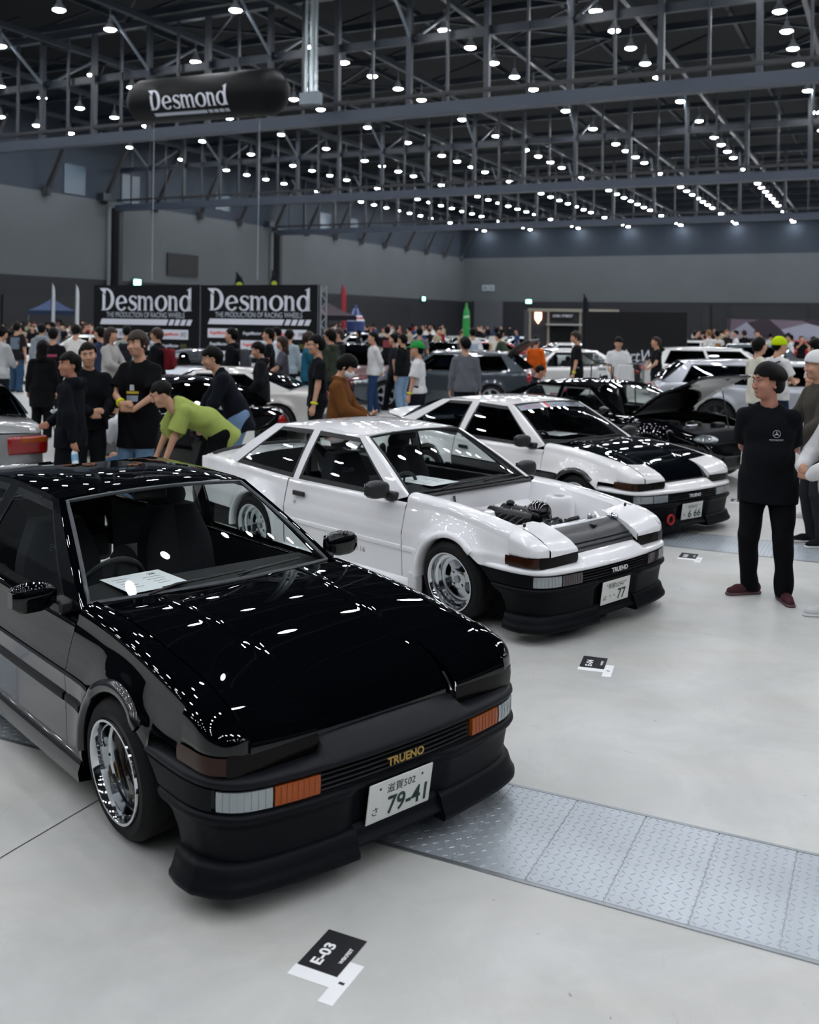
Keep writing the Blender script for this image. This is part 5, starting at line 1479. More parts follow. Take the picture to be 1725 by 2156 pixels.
def person_meshes(P, vox, detail, style):
    J = joints(P); hs_ = J['hs']; fat = style.get('fat', 1.0); out = {}
    allp = np.array([J[k] for k in J if isinstance(J[k], np.ndarray) and J[k].shape == (3,)]); lo = allp.min(0)-.24; hi = allp.max(0)+.24; lo[2] = max(lo[2], -.02) if lo[2] > -.3 else -.02
    lo[2] = -.03
    fwd = J['fwd']
    # --- skin: one continuous body
    b = SDF(lo, hi, vox)
    HB, hc = J['H'], J['hc']; hp = lambda v: hc+HB @ (np.array(v, float)*hs_)
    b.cap(J['pel'], J['chest'], .10, .11, .05, (fwd, 1.4)); b.cap(J['chest'], J['nb'], .10, .06, .04, (fwd, 1.3))
    for n in 'lr':
        b.cap(J['nb']+(J['sh'+n]-J['nb'])*.4-np.array([0,0,.03]), J['sh'+n], .045, .045, .04); b.cap(J['sh'+n], J['el'+n], .046, .038, .02); b.cap(J['el'+n], J['wr'+n], .038, .026, .02)
        b.cap(J['hp'+n], J['kn'+n], .075, .05, .03); b.cap(J['kn'+n], J['an'+n], .048, .033, .02)
        s = 1 if n == 'l' else -1
        # hand
        d = P.get('hd'+n); d = (J['wr'+n]-J['el'+n]) if d is None else np.array(d, float); d = d/np.linalg.norm(d)
        pn = np.array(P.get('pn'+n, (0, -s, 0)), float); pn = pn-d*(pn @ d); pn /= max(1e-6, np.linalg.norm(pn)); sd = np.cross(d, pn)
        w = J['wr'+n]; cu = P.get('curl'+n, .5)
        b.cap(w, w+d*.075, .026, .034, .012, (pn, 1.7))
        for k, (o, L) in enumerate(((-.027, .062), (-.009, .075), (.009, .070), (.026, .055))):
            r = .0085 if detail else .011
            p0 = w+d*.082+sd*o; d1 = d*math.cos(cu*.7)+pn*math.sin(cu*.7); d2 = d*math.cos(cu*1.9)+pn*math.sin(cu*1.9)
            p1 = p0+d1*L*.5; p2 = p1+d2*L*.5
            b.cap(p0-d*.02, p1, r*1.05, r, .004); b.cap(p1, p2, r, r*.85, .003)
        tdir = (d*.75-sd*.55+pn*.35); tdir /= np.linalg.norm(tdir); t0 = w+d*.025-sd*.022
        b.cap(t0, t0+tdir*.04, .013, .011, .008); b.cap(t0+tdir*.04, t0+tdir*.04+(d*.9+pn*.3)*.028, .0105, .009, .004)
    # neck and head
    b.cap(J['nb']-np.array([0, 0, .02]), hp((-.015, 0, -.06)), .058*fat**.5, .052*fat**.5, .025)
    hb_ell = b.ell
    b.ell = lambda c, r, *a, **k: hb_ell(c, np.array(r)*hs_, *a, **k)
    b.ell(hp((-.012, 0, .028)), (.092, .074, .085), HB, .01)
    b.ell(hp((.020, 0, -.035)), (.066, .062*fat**.6, .075), HB, .03)
    b.ell(hp((.052, 0, -.085)), (.030, .032, .022), HB, .025)
    b.cap(hp((.085, 0, .012)), hp((.101, 0, -.026)), .007, .0125, .012)
    b.ell(hp((.096, .012, -.030)), (.009, .008, .007), HB, .006); b.ell(hp((.096, -.012, -.030)), (.009, .008, .007), HB, .006)
    b.ell(hp((.080, 0, -.058)), (.012, .022, .005), HB, .006); b.ell(hp((.078, 0, -.067)), (.011, .018, .005), HB, .006)
    for s in (1, -1):
        b.ell(hp((.082, s*.031, .010)), (.018, .020, .012), HB, .014, sub=True)
        b.ell(hp((.068, s*.031, .008)), (.015, .015, .012), HB, .008)
        b.ell(hp((.074, s*.030, .031)), (.012, .026, .008), HB, .012)
        b.ell(hp((.058, s*.042, -.025)), (.026, .022, .024), HB, .02)
        e = Rz(s*.45); b.ell(hp((-.010, s*.076, -.012)), (.018, .009, .030), HB @ e, .005)
        if detail: b.ell(hp((-.004, s*.084, -.010)), (.009, .006, .018), HB @ e, .006, sub=True)
    out['body'] = b.mesh('body')
    # --- hair
    h = SDF(hc-.24, hc+.24, vox); hs = style.get('hair', 'short'); thk = {'short': .011, 'bowl': .015, 'long': .022, 'buzz': .005, 'cap': .020, 'beanie': .022, 'tie': .018}[hs]; thk = style.get('thk', thk)
    h.ell(hp((-.014, 0, .036)), ((.094+thk)*hs_, (.076+thk)*hs_, (.088+thk)*hs_), HB, 0.0)
    if hs == 'long':
        h.cap(hp((-.06, 0, .0)), hp((-.075, 0, -.20)), .088*hs_, .092*hs_, .03, (HB @ np.array([1, 0, 0]), 1.3))
    elif hs == 'tie': h.cap(hp((-.11, 0, .03)), hp((-.15, 0, -.14)), .03, .025, .02)
    elif hs != 'buzz': h.cap(hp((-.055, 0, .0)), hp((-.055, 0, -.055)), .075*hs_, .058*hs_, .03)
    if hs in ('cap', 'beanie'):
        h.cut(hp((0, 0, .028 if hs == 'cap' else .015)), HB @ np.array([.12, 0, -1]))
        if hs == 'cap':
            f = style.get('brim', 1); h.cap(hp((f*.07, .03, .045)), hp((f*.17, .0, .030)), .055, .035, .01, (HB @ np.array([.15*f, 0, 1]), 4.5)); h.cap(hp((f*.07, -.03, .045)), hp((f*.17, .0, .030)), .05, .035, .01, (HB @ np.array([.15*f, 0, 1]), 4.5))
    else:
        # clear the face, keep a fringe
        fz = {'short': .058, 'bowl': .040, 'long': .050, 'buzz': .06, 'tie': .055}[hs]; fz = style.get('fz', fz)
        X = np.stack(np.meshgrid(*h.ax, indexing='ij'), -1).astype(float)-hc; q = (X @ HB)/hs_
        fz = fz+.006*np.sin(70*q[..., 1]+style.get('seed', 1))+.005*np.sin(31*q[..., 1]+2*style.get('seed', 1))
        face = np.maximum(np.maximum(.030-q[..., 0]-.25*np.clip(-q[..., 2], 0, 1), q[..., 2]-fz), np.abs(q[..., 1])-.2)
        side = np.maximum(np.maximum(-.012-q[..., 0], q[..., 2]-(.018 if hs in ('short', 'buzz') else -.035)), -q[..., 2]-.3) if hs != 'long' else np.full(face.shape, 9.)
        if hs == 'long': side = np.maximum(.01-q[..., 0], q[..., 2]+.01)
        h.F = np.maximum(np.maximum(np.maximum(h.F, -face), -side), np.where(q[..., 2] < (-.075 if hs != 'long' else -.26), .05, -.05)).astype(np.float32)
        h.wrinkle(style.get('mess', .006) if detail else .003, 48, 3)
    out['hair'] = h.mesh('hair')
    if hs in ('cap', 'beanie'):
        g = SDF(hc-.2, hc+.2, vox); g.ell(hp((-.012, 0, .030)), (.097*hs_, .080*hs_, .088*hs_), HB, 0); g.cap(hp((-.055, 0, .0)), hp((-.055, 0, -.055)), .070, .055, .03)
        X = np.stack(np.meshgrid(*g.ax, indexing='ij'), -1)-hc; q = (X @ HB)/hs_
        g.F = np.maximum(np.maximum(g.F, q[..., 0]+.005), -.075-q[..., 2]).astype(np.float32); out['under_hair'] = g.mesh('under_hair')
    # --- top
    top = style.get('top', 'tee'); loose = {'tee': .030, 'long': .030, 'hoodie': .042, 'jacket': .046, 'coat': .046}[top]*style.get('loose', 1.0)
    hem = style.get('hem', .0)
    B = J['B']; bot = J['pel']+B @ np.array([0, 0, -.10-hem])
    tp = np.array([bot, J['nb'], J['chest'], J['shl'], J['shr'], J['ell'], J['elr']]+([] if top == 'tee' else [J['wrl'], J['wrr']])); tl = tp.min(0)-.24; tl[2] = bot[2]-.24
    t = SDF(np.maximum(tl, lo), np.minimum(tp.max(0)+.24, hi), vox)
    hr_ = .150*fat**.8+loose*.75+(.028+hem*.08 if hem > .015 else 0)
    t.cap(bot-B @ np.array([0, 0, .20]), J['waist'], hr_, .142*fat**.9+loose*.7, .04, (fwd, (1.42 if hem <= .015 else 1.28)/fat**.4)); t.cap(J['waist'], J['chest'], .142*fat**.9+loose*.7, .152*fat**.6+loose*.5, .04, (fwd, 1.42/fat**.4))
    t.cap(J['chest'], J['chest']+B @ np.array([-.005, 0, .10]), .152*fat**.6+loose*.5, .120+loose*.3, .04, (fwd, 1.5)); t.cap(J['chest']+B @ np.array([-.005, 0, .10]), J['nb']-B @ np.array([0, 0, .03]), .105, .062, .05, (fwd, 1.35))
    if fat > 1.12: t.ell(J['waist']+B @ np.array([.05, 0, .02]), (.11*fat, .135*fat, .15), B, .06)
    for n in 'lr':
        sh, el, wr = J['sh'+n], J['el'+n], J['wr'+n]
        t.cap(J['nb']+(sh-J['nb'])*.35-B @ np.array([0, 0, .02]), sh, .050*fat**.3, .050+loose*.35, .045); 
        if top == 'tee':
            e = sh+(el-sh)*(.78 if style.get('loose', 1) > 1.2 else .66); t.cap(sh, e, .054+loose*.35, .060+loose*.75, .03)
        else:
            t.cap(sh, el, .054+loose*.40, .048+loose*.5, .03); t.cap(el, el+(wr-el)*.93, .048+loose*.5, .036+loose*.35, .02)
    if top in ('hoodie',):
        t.cap(J['nb']+B @ np.array([-.07, .06, -.02]), J['nb']+B @ np.array([-.07, -.06, -.02]), .055, .055, .04); t.cap(J['nb']+B @ np.array([.02, .075, .0]), J['nb']+B @ np.array([-.06, .07, .0]), .03, .04, .03); t.cap(J['nb']+B @ np.array([.02, -.075, .0]), J['nb']+B @ np.array([-.06, -.07, .0]), .03, .04, .03)
    elif top in ('jacket', 'coat'):
        for s in (1, -1): t.cap(J['nb']+B @ np.array([.03, s*.065, -.005]), J['nb']+B @ np.array([-.05, s*.06, .02]), .022, .026, .02)
    pl_ = {'slim': .012, 'straight': .026, 'wide': .042, 'shorts': .035}[style.get('pants', 'straight')]
    t.cap(J['pel']+np.array([0, .05, .01]), J['pel']+np.array([0, -.05, .01]), .122*fat**.8+pl_*.35, .122*fat**.8+pl_*.35, .03, (fwd, 1.12))
    for n in ('lr' if P.get('lean', 0) < .3 and P.get('hip', .9) > .8 else ''): t.cap(J['hp'+n]+np.array([0, 0, .03]), J['kn'+n], .104*fat**.5+pl_*.8, .074+pl_*.8, .03)
    t.wrinkle(.0065 if detail else .0045, 22, style.get('seed', 1))
    # clean hems: bottom, sleeve ends, neckline
    t.cut(bot, B @ np.array([0, 0, -1]))
    I = np.argwhere(t.F < .06); X = np.stack([t.ax[i][I[:, i]] for i in range(3)], -1).astype(float); fv = t.F[tuple(I.T)].astype(float)
    for n in 'lr':
        sh, el = J['sh'+n], J['el'+n]
        if top == 'tee':
            e = sh+(el-sh)*(.78 if style.get('loose', 1) > 1.2 else .66); u = (el-sh)/np.linalg.norm(el-sh); al = (X-e) @ u
            near = np.linalg.norm(np.cross(X-sh, u), axis=-1) < .12
            out_ = ((X-sh) @ B[:, 1])*(1 if n == 'l' else -1) > -.03
            fv = np.where(near & out_ & (al > -.05) & (al < .16), np.maximum(fv, al), fv)
    nc = J['nb']+B @ np.array([.005, 0, .012])
    if top in ('tee', 'long'): fv = np.maximum(fv, .074-np.linalg.norm(X-nc, axis=-1))
    t.F[tuple(I.T)] = fv
    out['top'] = t.mesh('top')
    # --- trousers
    pw = style.get('pants', 'straight'); pl = {'slim': .012, 'straight': .026, 'wide': .042, 'shorts': .035}[pw]
    tp = np.array([J[k] for k in ('pel', 'hpl', 'hpr', 'knl', 'knr', 'anl', 'anr')]); q = SDF(tp.min(0)-np.array([.2, .2, .12]), tp.max(0)+.2, vox)
    q.cap(J['pel']+np.array([0, .05, .01]), J['pel']+np.array([0, -.05, .01]), .108*fat**.8+pl*.35, .108*fat**.8+pl*.35, .04, (fwd, 1.12)); 
    for n in 'lr':
        q.cap(J['hp'+n]+np.array([0, 0, .03]), J['kn'+n], .088*fat**.5+pl*.8, .058+pl*.8, .035)
        if pw != 'shorts':
            an = J['an'+n]; q.cap(J['kn'+n], an+np.array([0, 0, -.02]), .056+pl*.8, .040+pl, .02)
    q.wrinkle(.0055, 24, style.get('seed', 1)+2)
    q.cut((0, 0, .035), (0, 0, -1)); q.cut(J['pel']+B @ np.array([0, 0, .10]), B @ np.array([0, 0, 1]))
    out['trousers'] = q.mesh('trousers')
    # --- shoes
    for n in 'lr':
        a = J['an'+n]; yw = J['ft'+n]; R = Rz(yw); fp = lambda v: a*np.array([1, 1, 0])+np.array([0, 0, max(0, a[2]-.085)])+R @ np.array(v, float)
        s = SDF(a-.30, a+.30, min(vox, .010)); s.cap(fp((-.055, 0, .050)), fp((.10, 0, .038)), .043, .038, .02); s.cap(fp((.10, 0, .036)), fp((.165, .004, .030)), .040, .030, .02); s.cap(fp((-.045, 0, .05)), fp((-.02, 0, .105)), .042, .043, .02)
        z0 = fp((0, 0, 0))[2]; s.cut((0, 0, z0+.018), (0, 0, -1)); out['shoe_'+n] = s.mesh('shoe')
        s = SDF(a-.30, a+.30, min(vox, .010)); s.cap(fp((-.058, 0, .012)), fp((.165, .003, .012)), .046, .040, .0, (np.array([0, 0, 1.]), 1.0)); s.cut((0, 0, z0+.001), (0, 0, -1)); s.cut((0, 0, z0+.022), (0, 0, 1)); out['sole_'+n] = s.mesh('sole')
    out['J'] = J
    return out
_PM = {}
def person(label, x, y, H, face, pose, style, cols, vox=.014, detail=False, key=None, group=None, name='person', z=0.0):
    """face: world angle (deg) the person faces; cols: top, trousers, shoes, hair, skin"""
    k = key
    if k is None or k not in _PM:
        m = person_meshes(pose, vox, detail, style)
        if k: _PM[k] = m
    else: m = _PM[k]
    root = thing(name, label, 'person', (x, y, z), math.radians(face), group)
    s = H/1.75; root.scale = (s, s, s)
    sk = cols.get('skin', SKIN)
    def ad(nm, me, mm, par=root):
        o = put(nm, me, par); wear(o, mm); return o
    ad('body', m['body'], sk)
    hm = cols.get('hair', HAIRB); ho = ad({'cap': 'cap', 'beanie': 'beanie'}.get(style.get('hair'), 'hair'), m['hair'], cols.get('hat', hm))
    if 'under_hair' in m: ad('hair', m['under_hair'], hm)
    tn = {'tee': 't_shirt', 'long': 'sweater', 'hoodie': 'hoodie', 'jacket': 'jacket', 'coat': 'coat'}[style.get('top', 'tee')]
    to = ad(tn, m['top'], cloth(cols['top'])); ad('trousers', m['trousers'], cloth(cols['legs'], .45))
    for n in 'lr':
        so = ad('shoe', m['shoe_'+n], cloth(cols.get('shoes', '22242a'))); ad('sole', m['sole_'+n], cols.get('sole', M_SOLE), so)
    if detail:
        for n in 'lr':
            a = m['J']['an'+n]; R = Rz(m['J']['ft'+n])
            for k in range(4):
                fp = lambda v: tuple(a*np.array([1, 1, 0])+R @ np.array(v, float))
                zz = .098-k*.008; MB().tube([fp((.028+k*.018, -.024, zz-.012)), fp((.034+k*.018, 0, zz)), fp((.028+k*.018, .024, zz-.012))], .0035, 5).build('shoelace', cloth(cols.get('lace', '1a1416')), root)
    J = m['J']; HB, hc = J['H'], J['hc']; hs_ = J['hs']; hp = lambda v: hc+HB @ (np.array(v, float)*hs_)
    if detail:
        Mh = Matrix(HB.tolist())
        for sg in (1, -1):
            ey = MB().sphere(hp((.0745, sg*.031, .010)), (.0105, .0125, .0070), 12, 8, Mh).build('eye', M_EYEW, root)
            MB().sphere(hp((.0825, sg*.031, .0095)), (.0040, .0062, .0062), 10, 6, Mh).build('iris', M_INKD, ey)
            MB().tube([hp((.0765, sg*.017, .017)), hp((.0805, sg*.031, .0195)), hp((.070, sg*.046, .014))], [.0018, .0024, .0015], 5).build('eyelid', hm, ey)
            MB().tube([hp((.091, sg*.014, .031)), hp((.088, sg*.030, .037)), hp((.072, sg*.049, .031))], [.0035, .0042, .002], 6).build('eyebrow', hm, root)
        MB().tube([hp((.083, .023, -.063)), hp((.092, 0, -.0625)), hp((.083, -.023, -.063))], [.0025, .0045, .0025], 6).build('mouth', M_LIP, root)
    return root, to, m
def at_px(px, Y): 
    d = ray(px, 690); return d[0]*Y, Y
def H_for(px, ytop, Y, lo=1.50, hi=1.86):
    d = ray(px, ytop); return float(np.clip(CAMH+d[2]*Y, lo, hi))
# ------------------------------------------------------------------ the visitors
POSE = {
    'stand': {}, 
    'relax': dict(wrl=(.10, .24, .84), wrr=(.02, -.26, .80), anl=(.05, .11, .085), anr=(-.05, -.11, .085)),
    'phone': dict(wrl=(.33, .07, 1.06), wrr=(.31, -.07, 1.06), head=(0, .40, 0), hdl=(.9, -.3, .3), hdr=(.9, .3, .3), pnl=(0, 0, 1), pnr=(0, 0, 1)),
    'walk': dict(anl=(.20, .07, .085), anr=(-.24, -.07, .11), wrl=(-.10, .26, .82), wrr=(.14, -.26, .84), hip=.885),
    'behind': dict(wrl=(-.17, .06, .93), wrr=(-.17, -.06, .95), ehl=(-.4, 1, 0), ehr=(-.4, -1, 0)),
    'handup': dict(wrl=(.16, .10, 1.42), ehl=(.2, .6, -.8), hdl=(0, 0, 1)),
    'shoot': dict(wrl=(.30, .08, 1.50), wrr=(.28, -.08, 1.50), ehl=(.2, .8, -.8), ehr=(.2, -.8, -.8), hdl=(.3, -.2, .9), hdr=(.3, .2, .9)),
    'belly': dict(wrl=(.26, .10, 1.02), wrr=(.27, -.03, 1.07), ehl=(-.3, 1, -.3), ehr=(-.3, -1, -.3), hdl=(.4, -.9, .1), hdr=(.3, .9, .1)),
    'stoop': dict(lean=.42, hipx=-.06, stoop=.05, wrl=(.36, .22, .82), wrr=(.42, -.18, .84), head=(0, .1, 0)),
    'bend': dict(lean=.80, hipx=-.14, hip=.88, stoop=.14, wrl=(.52, .14, .46), wrr=(.55, -.12, .50), head=(0, .10, 0), ehl=(0, 1, .3), ehr=(0, -1, .3)),
    'crouch': dict(hip=.34, hipx=-.12, lean=.35, anl=(.02, .14, .085), anr=(.02, -.14, .085), wrl=(.34, .12, .58), wrr=(.34, -.12, .60), head=(0, .2, 0)),
    'sit': dict(hip=.46, hipx=-.10, lean=.12, anl=(.36, .12, .085), anr=(.36, -.12, .085), wrl=(.26, .14, .62), wrr=(.26, -.14, .62), head=(0, .35, 0)),
    'lookdown': dict(head=(0, .45, 0), wrl=(.20, .14, .98), wrr=(.18, -.14, .98)),
}
def vis(label, px, ytop, Y, face, pose, style, top, legs, shoes='24262b', hair='black', head=None, H=None, vox=None, detail=False, skin=None, hat=None, dx=0.0, sole=None):
    p = dict(POSE[pose]) if isinstance(pose, str) else dict(pose)
    if head: p['head'] = head
    st = dict(style); st['seed'] = len(_ALLP)+1
    x, y = at_px(px, Y); h = H or H_for(px, ytop, Y)
    v = vox or (.0095 if Y < 12.5 else .013 if Y < 22 else .017)
    c = dict(top=top, legs=legs, shoes=shoes, hair=HAIRS[hair])
    if skin: c['skin'] = skin
    if hat: c['hat'] = cloth(hat)
    if sole: c['sole'] = sole
    r = person(label, x+dx, y, h, face, p, st, c, v, detail); _ALLP.append(r)
    return r
_ALLP = []
def decal(mb, target, M, m, name, off=.004):
    """lay flat 2-D shapes on a garment: M maps the sheet into the garment's space, rays go along -z of M"""
    me = target.data; bv = BVHTree.FromPolygons([v.co[:] for v in me.vertices], [tuple(p.vertices) for p in me.polygons])
    n = (M.to_3x3() @ Vector((0, 0, 1))).normalized(); out = []
    for p in mb.v:
        o = M @ Vector(p); hit = bv.ray_cast(o+n*.4, -n)
        out.append(tuple((hit[0] if hit[0] is not None else o)+n*off))
    mb.v = out; return mb.build(name, m, target.parent, smooth=False)
T_, S_ = 'tee', 'short'
st = lambda top='tee', hair='short', pants='straight', **k: dict(top=top, hair=hair, pants=pants, **k)
# --- the man in the right foreground
hero_pose = dict(POSE['behind'], head=(-.95, .02, 0), anl=(.05, .125, .085), anr=(-.05, -.135, .085), ftl=.30, ftr=-.95, hs=1.16, khl=(1, .2, 0), khr=(.8, -.5, 0))
hx, hy = 2.815, 7.72
hero, hero_top, hm_ = person('man in black t-shirt and trousers looking left in the right foreground', hx, hy, 1.75, -112, hero_pose, st('tee', 'short', 'straight', fat=1.13, loose=1.30, hem=.10, fz=.046, thk=.017, mess=.010), dict(top='0c0e13', legs='0b0c10', shoes='4b2b31', hair=HAIRB, skin=mat('skin_warm', 'b98470', .55, spec=.3, var=(14, .12)), sole=mat('sole_maroon', '5a4145', .6)), .0068, True)
lg = MB()
ring = [[(math.cos(a)*r, math.sin(a)*r, 0) for r in (.0295, .026)] for a in np.linspace(0, 2*PI, 37)]
lg.grid(ring)
for k in range(3):
    a = PI/2+k*2*PI/3; t = (math.cos(a)*.027, math.sin(a)*.027, 0)
    lg.add([t, (math.cos(a+PI/3)*.006, math.sin(a+PI/3)*.006, 0), (0, 0, 0), (math.cos(a-PI/3)*.006, math.sin(a-PI/3)*.006, 0)], [(0, 1, 2, 3)])
Ml = frame((.20, .075, 1.29), (-.22, 1, 0), (0, 0, 1))
m_logo = mat('print_white', 'b9bcc8', .8)
decal(lg, hero_top, Ml, m_logo, 'chest_emblem')
decal(text_mb('MOTORSPORT', w=.105, h=.014, off=(0, -.047)), hero_top, Ml, m_logo, 'chest_lettering')
# --- right edge
vis('man in white cap and khaki jacket at the right edge', 1730, 753, 9.6, 185, 'belly', st('jacket', 'cap', 'straight', brim=-1), '4a4640', '2a2c32', '17181c', head=(-.1, .05, 0), hat='e8eaec', detail=True)
vis('person in white sweatshirt and grey trousers cut off by the right edge', 1772, 700, 7.35, 178, dict(POSE['belly'], anl=(.10, .10, .085), anr=(-.10, -.10, .085)), st('long', 'short', 'slim', loose=1.3), 'e6e7e9', '5b5f66', 'd2d5d8', H=1.74, detail=True)
vis('visitor in white and pink trainers behind the man in black', 1722, 760, 10.9, 200, 'stand', st('tee', 'short', 'shorts'), 'd8d5d6', '9a8f98', 'ddd6d2', H=1.62)
vis('dark haired visitor at the right edge beyond the white cap', 1722, 716, 15.5, 130, 'stand', st('tee', 'bowl'), 'e4e4e2', '25262a')
vis('man in cream t-shirt facing right by the silver estate', 1597, 716, 16.2, 15, 'relax', st('tee', 'short', 'straight', loose=1.35, hem=.06), 'd9d6c6', '101216', head=(.15, .05, 0))
vis('man in lime beanie and white t-shirt with a navy bag', 1638, 711, 16.8, 25, 'phone', st('tee', 'beanie', loose=1.3, hem=.04), 'e9e9ea', '22304a', hat='c3e010', head=(-.3, .1, 0))
for lab, px, yt, Y, f, top, hr in (('tan haired visitor in white with dark sleeves by the white saloon', 1494, 690, 37, 120, 'e3e3e0', 'tan'), ('visitor in white t-shirt with gold back print at right', 1511, 694, 36, 95, 'e8e6e2', 'black'), ('visitor in dark brown jacket facing the viewer beyond the estates', 1531, 692, 40, -90, '2b2622', 'tan'),
                                 ('man in white t-shirt with cropped hair facing left beyond the estates', 1551, 691, 38, 165, 'e9eaec', 'black'), ('tall visitor in dark coat before the mural wall', 1568, 686, 40, 100, '12141a', 'brown'), ('visitor in black holding up a camera before the mural wall', 1594, 696, 39, -90, '0f1116', 'black')):
    vis(lab, px, yt, Y, f, 'shoot' if 'camera' in lab else 'stand', st('jacket' if 'jacket' in lab or 'coat' in lab else 'tee', 'buzz' if 'cropped' in lab else 'short'), top, '15171c', hair=hr)
# --- middle right
vis('man in black t-shirt and pale trousers with yellow wristband beside the kiosk', 1216, 692, 23, 175, 'relax', st('tee', 'bowl', loose=1.35, hem=.05), '0e0f13', 'b9bcc2', hair='brown', head=(.1, .05, 0))
vis('man in white t-shirt with crossbody bag looking down by the black booth wall', 1303, 713, 22, -100, 'lookdown', st('tee', 'short', loose=1.3), 'e6e8ea', '2c2e33')
vis('man in dark t-shirt with folded hands before the black booth wall', 1384, 714, 24, 185, 'belly', st('tee', 'short'), '101217', '15171c', hair='brown')
vis('boy in dark track jacket with white stripe sitting behind the grey estate', 1134, 737, 19.5, 8, 'sit', st('jacket', 'buzz'), '14171f', '1a1d24', H=1.66, skin=SKIN2)
vis('person in bright orange shirt behind the raised tailgate', 1129, 712, 25, 60, 'relax', st('long', 'short'), 'e2641a', '20232a')
vis('visitor in cream top with dark strap deep in the aisle', 1046, 688, 36, 60, 'stand', st('tee', 'short'), 'dcd8cc', '2a2c30')
vis('visitor in dark green shirt bending over a red car', 1066, 692, 33, 150, 'stoop', st('long', 'short'), '38463a', '1a1c20', H=1.78)
vis('man in grey knit sweater seen from behind by the grey estate', 981, 716, 17.6, 92, 'stand', st('long', 'short', 'straight', loose=1.0), '6a6d74', '15171e', head=(.35, 0, 0))
vis('man in white t-shirt seen from behind in the aisle', 996, 690, 29, 85, 'stand', st('tee', 'short', loose=1.3), 'e4e6e8', '2b2d33')
vis('man in green cap and white t-shirt with dark overalls and yellow wristband', 882, 726, 16.8, 165, 'relax', st('tee', 'cap', 'wide', loose=1.35, hem=-.06), 'e3e4e6', '161a26', hat='2e9a48', head=(.2, 0, 0))
vis('visitor in grey t-shirt behind the green cap', 884, 694, 29, 80, 'stand', st('tee', 'short'), '6f7276', '3a3c42')
vis('man in black sweater and light blue jeans beside the green cap', 850, 709, 22.5, 150, 'stand', st('long', 'short', 'wide'), '101216', '86a3c0', shoes='cfd2d6')
vis('man in dark t-shirt and black trousers stepping left with a grey bag', 832, 706, 23, 165, 'walk', st('tee', 'short', 'straight'), '23252c', '0f1115')
vis('man in black t-shirt with red back print in the aisle', 816, 688, 31.8, 90, 'stand', st('tee', 'short', loose=1.3), '14151a', '2b2d32')
vis('man in white long-sleeved shirt and jeans walking with hands behind back', 788, 704, 22.4, 200, dict(POSE['behind'], anl=(.10, .08, .085), anr=(-.12, -.08, .085)), st('long', 'short', 'straight', loose=1.1), 'dfe0e0', '2b4468', shoes='9aa08e', head=(-.1, 0, 0))
# --- around the banners
vis('man in brown jacket and white face mask looking at a tablet', 716, 752, 11.2, -8, 'phone', st('jacket', 'bowl', 'straight', loose=1.2, hem=.06), '6d4420', '16181c', head=(-.05, .55, 0))
vis('man in black t-shirt and glasses with yellow wristband facing left', 671, 714, 13.8, 195, 'relax', st('tee', 'short', 'straight', loose=1.2), '0e1016', '17191f', head=(.05, .05, 0))
vis('visitor in green hoodie with pale grey hood right of the banners', 698, 697, 19.5, 150, 'stand', st('hoodie', 'bowl'), '353b32', '1b1d22')
vis('brown haired visitor in dark coat right of the banners', 715, 694, 22, 200, 'stand', st('coat', 'short'), '17191e', '1b1d22', hair='brown')
vis('man in teal shirt facing right before the second banner', 648, 704, 19.8, 10, 'belly', st('long', 'short'), '23637a', '121419', hair='brown')
vis('woman in grey t-shirt with brown hair and yellow wristband before the second banner', 597, 715, 20, 185, 'belly', st('tee', 'long', loose=1.3), '53535c', '7c97b8', hair='brown')
vis('visitor in pale blue grey top behind the brown haired woman', 609, 698, 22.5, 70, 'walk', st('long', 'bowl'), '9fb0ba', '14161b')
vis('tall man in white shirt with dark strap before the second banner', 584, 684, 24, 175, 'stand', st('long', 'short'), 'c9d2e0', '22262e')
vis('man in black t-shirt facing left before the second banner', 568, 697, 21, 182, 'stand', st('tee', 'short', loose=1.2), '0e1014', '23252b')
vis('man in dark hooded jacket and khaki trousers facing left', 552, 726, 16.0, 188, 'lookdown', st('hoodie', 'short', 'wide', hem=.06, loose=1.2), '15171d', '6f6450', head=(0, .3, 0))
vis('man in black hoodie with grey backpack facing left before the second banner', 490, 695, 19.7, 178, 'relax', st('hoodie', 'short', 'wide'), '101218', '6d8cab')
vis('man in navy jacket and light blue jeans leaning forward', 492, 742, 11.6, 196, dict(POSE['stoop'], lean=.34), st('jacket', 'short', 'wide', hem=.08, loose=1.15), '10141f', '7f9ec4', H=1.80, head=(.1, .1, 0), detail=True)
vis('man in lime green shirt and black trousers bending right over', 436, 790, 10.25, 205, 'bend', st('tee', 'buzz', 'wide', loose=1.6, hem=.06), 'a3b35f', '0b0c0f', H=1.76, detail=True)
vis('tall young man in black t-shirt and light jeans holding a hand to his belly', 296, 708, 11.1, -108, 'belly', st('tee', 'bowl', 'wide', loose=1.75, hem=.24), '0a0b0e', '6f8fae', H=1.90, hair='brown', detail=True, head=(-.12, .03, .1))
vis('person in white t-shirt and blue jeans crouching behind the young man', 268, 850, 12.0, 155, 'crouch', st('tee', 'short', 'straight', loose=1.4), 'dfe2e6', '6f94c4', H=1.78)
vis('man in black jacket with red backpack facing left behind the young man', 333, 697, 19.7, 170, 'stand', st('jacket', 'bowl'), '101218', '1a1c22', hair='brown')
vis('visitor in checked shirt with backpack left of the first banner logos', 267, 688, 23, 100, 'stand', st('long', 'short'), 'a9b0a8', '23262c')
vis('woman in pale grey sweater with brown hair facing right', 232, 697, 19, -15, 'belly', st('long', 'long', loose=1.4), 'b3b1ae', '1b1f2a', hair='brown')
vis('visitor in blue plaid shirt with hand at the face', 212, 694, 21, 160, 'handup', st('long', 'short'), '2b3852', '2a2c33')
vis('smiling man in black jacket over white shirt', 188, 732, 11.0, -60, 'belly', st('jacket', 'short'), '0f1116', '14161b', detail=True, head=(-.2, .05, .1))
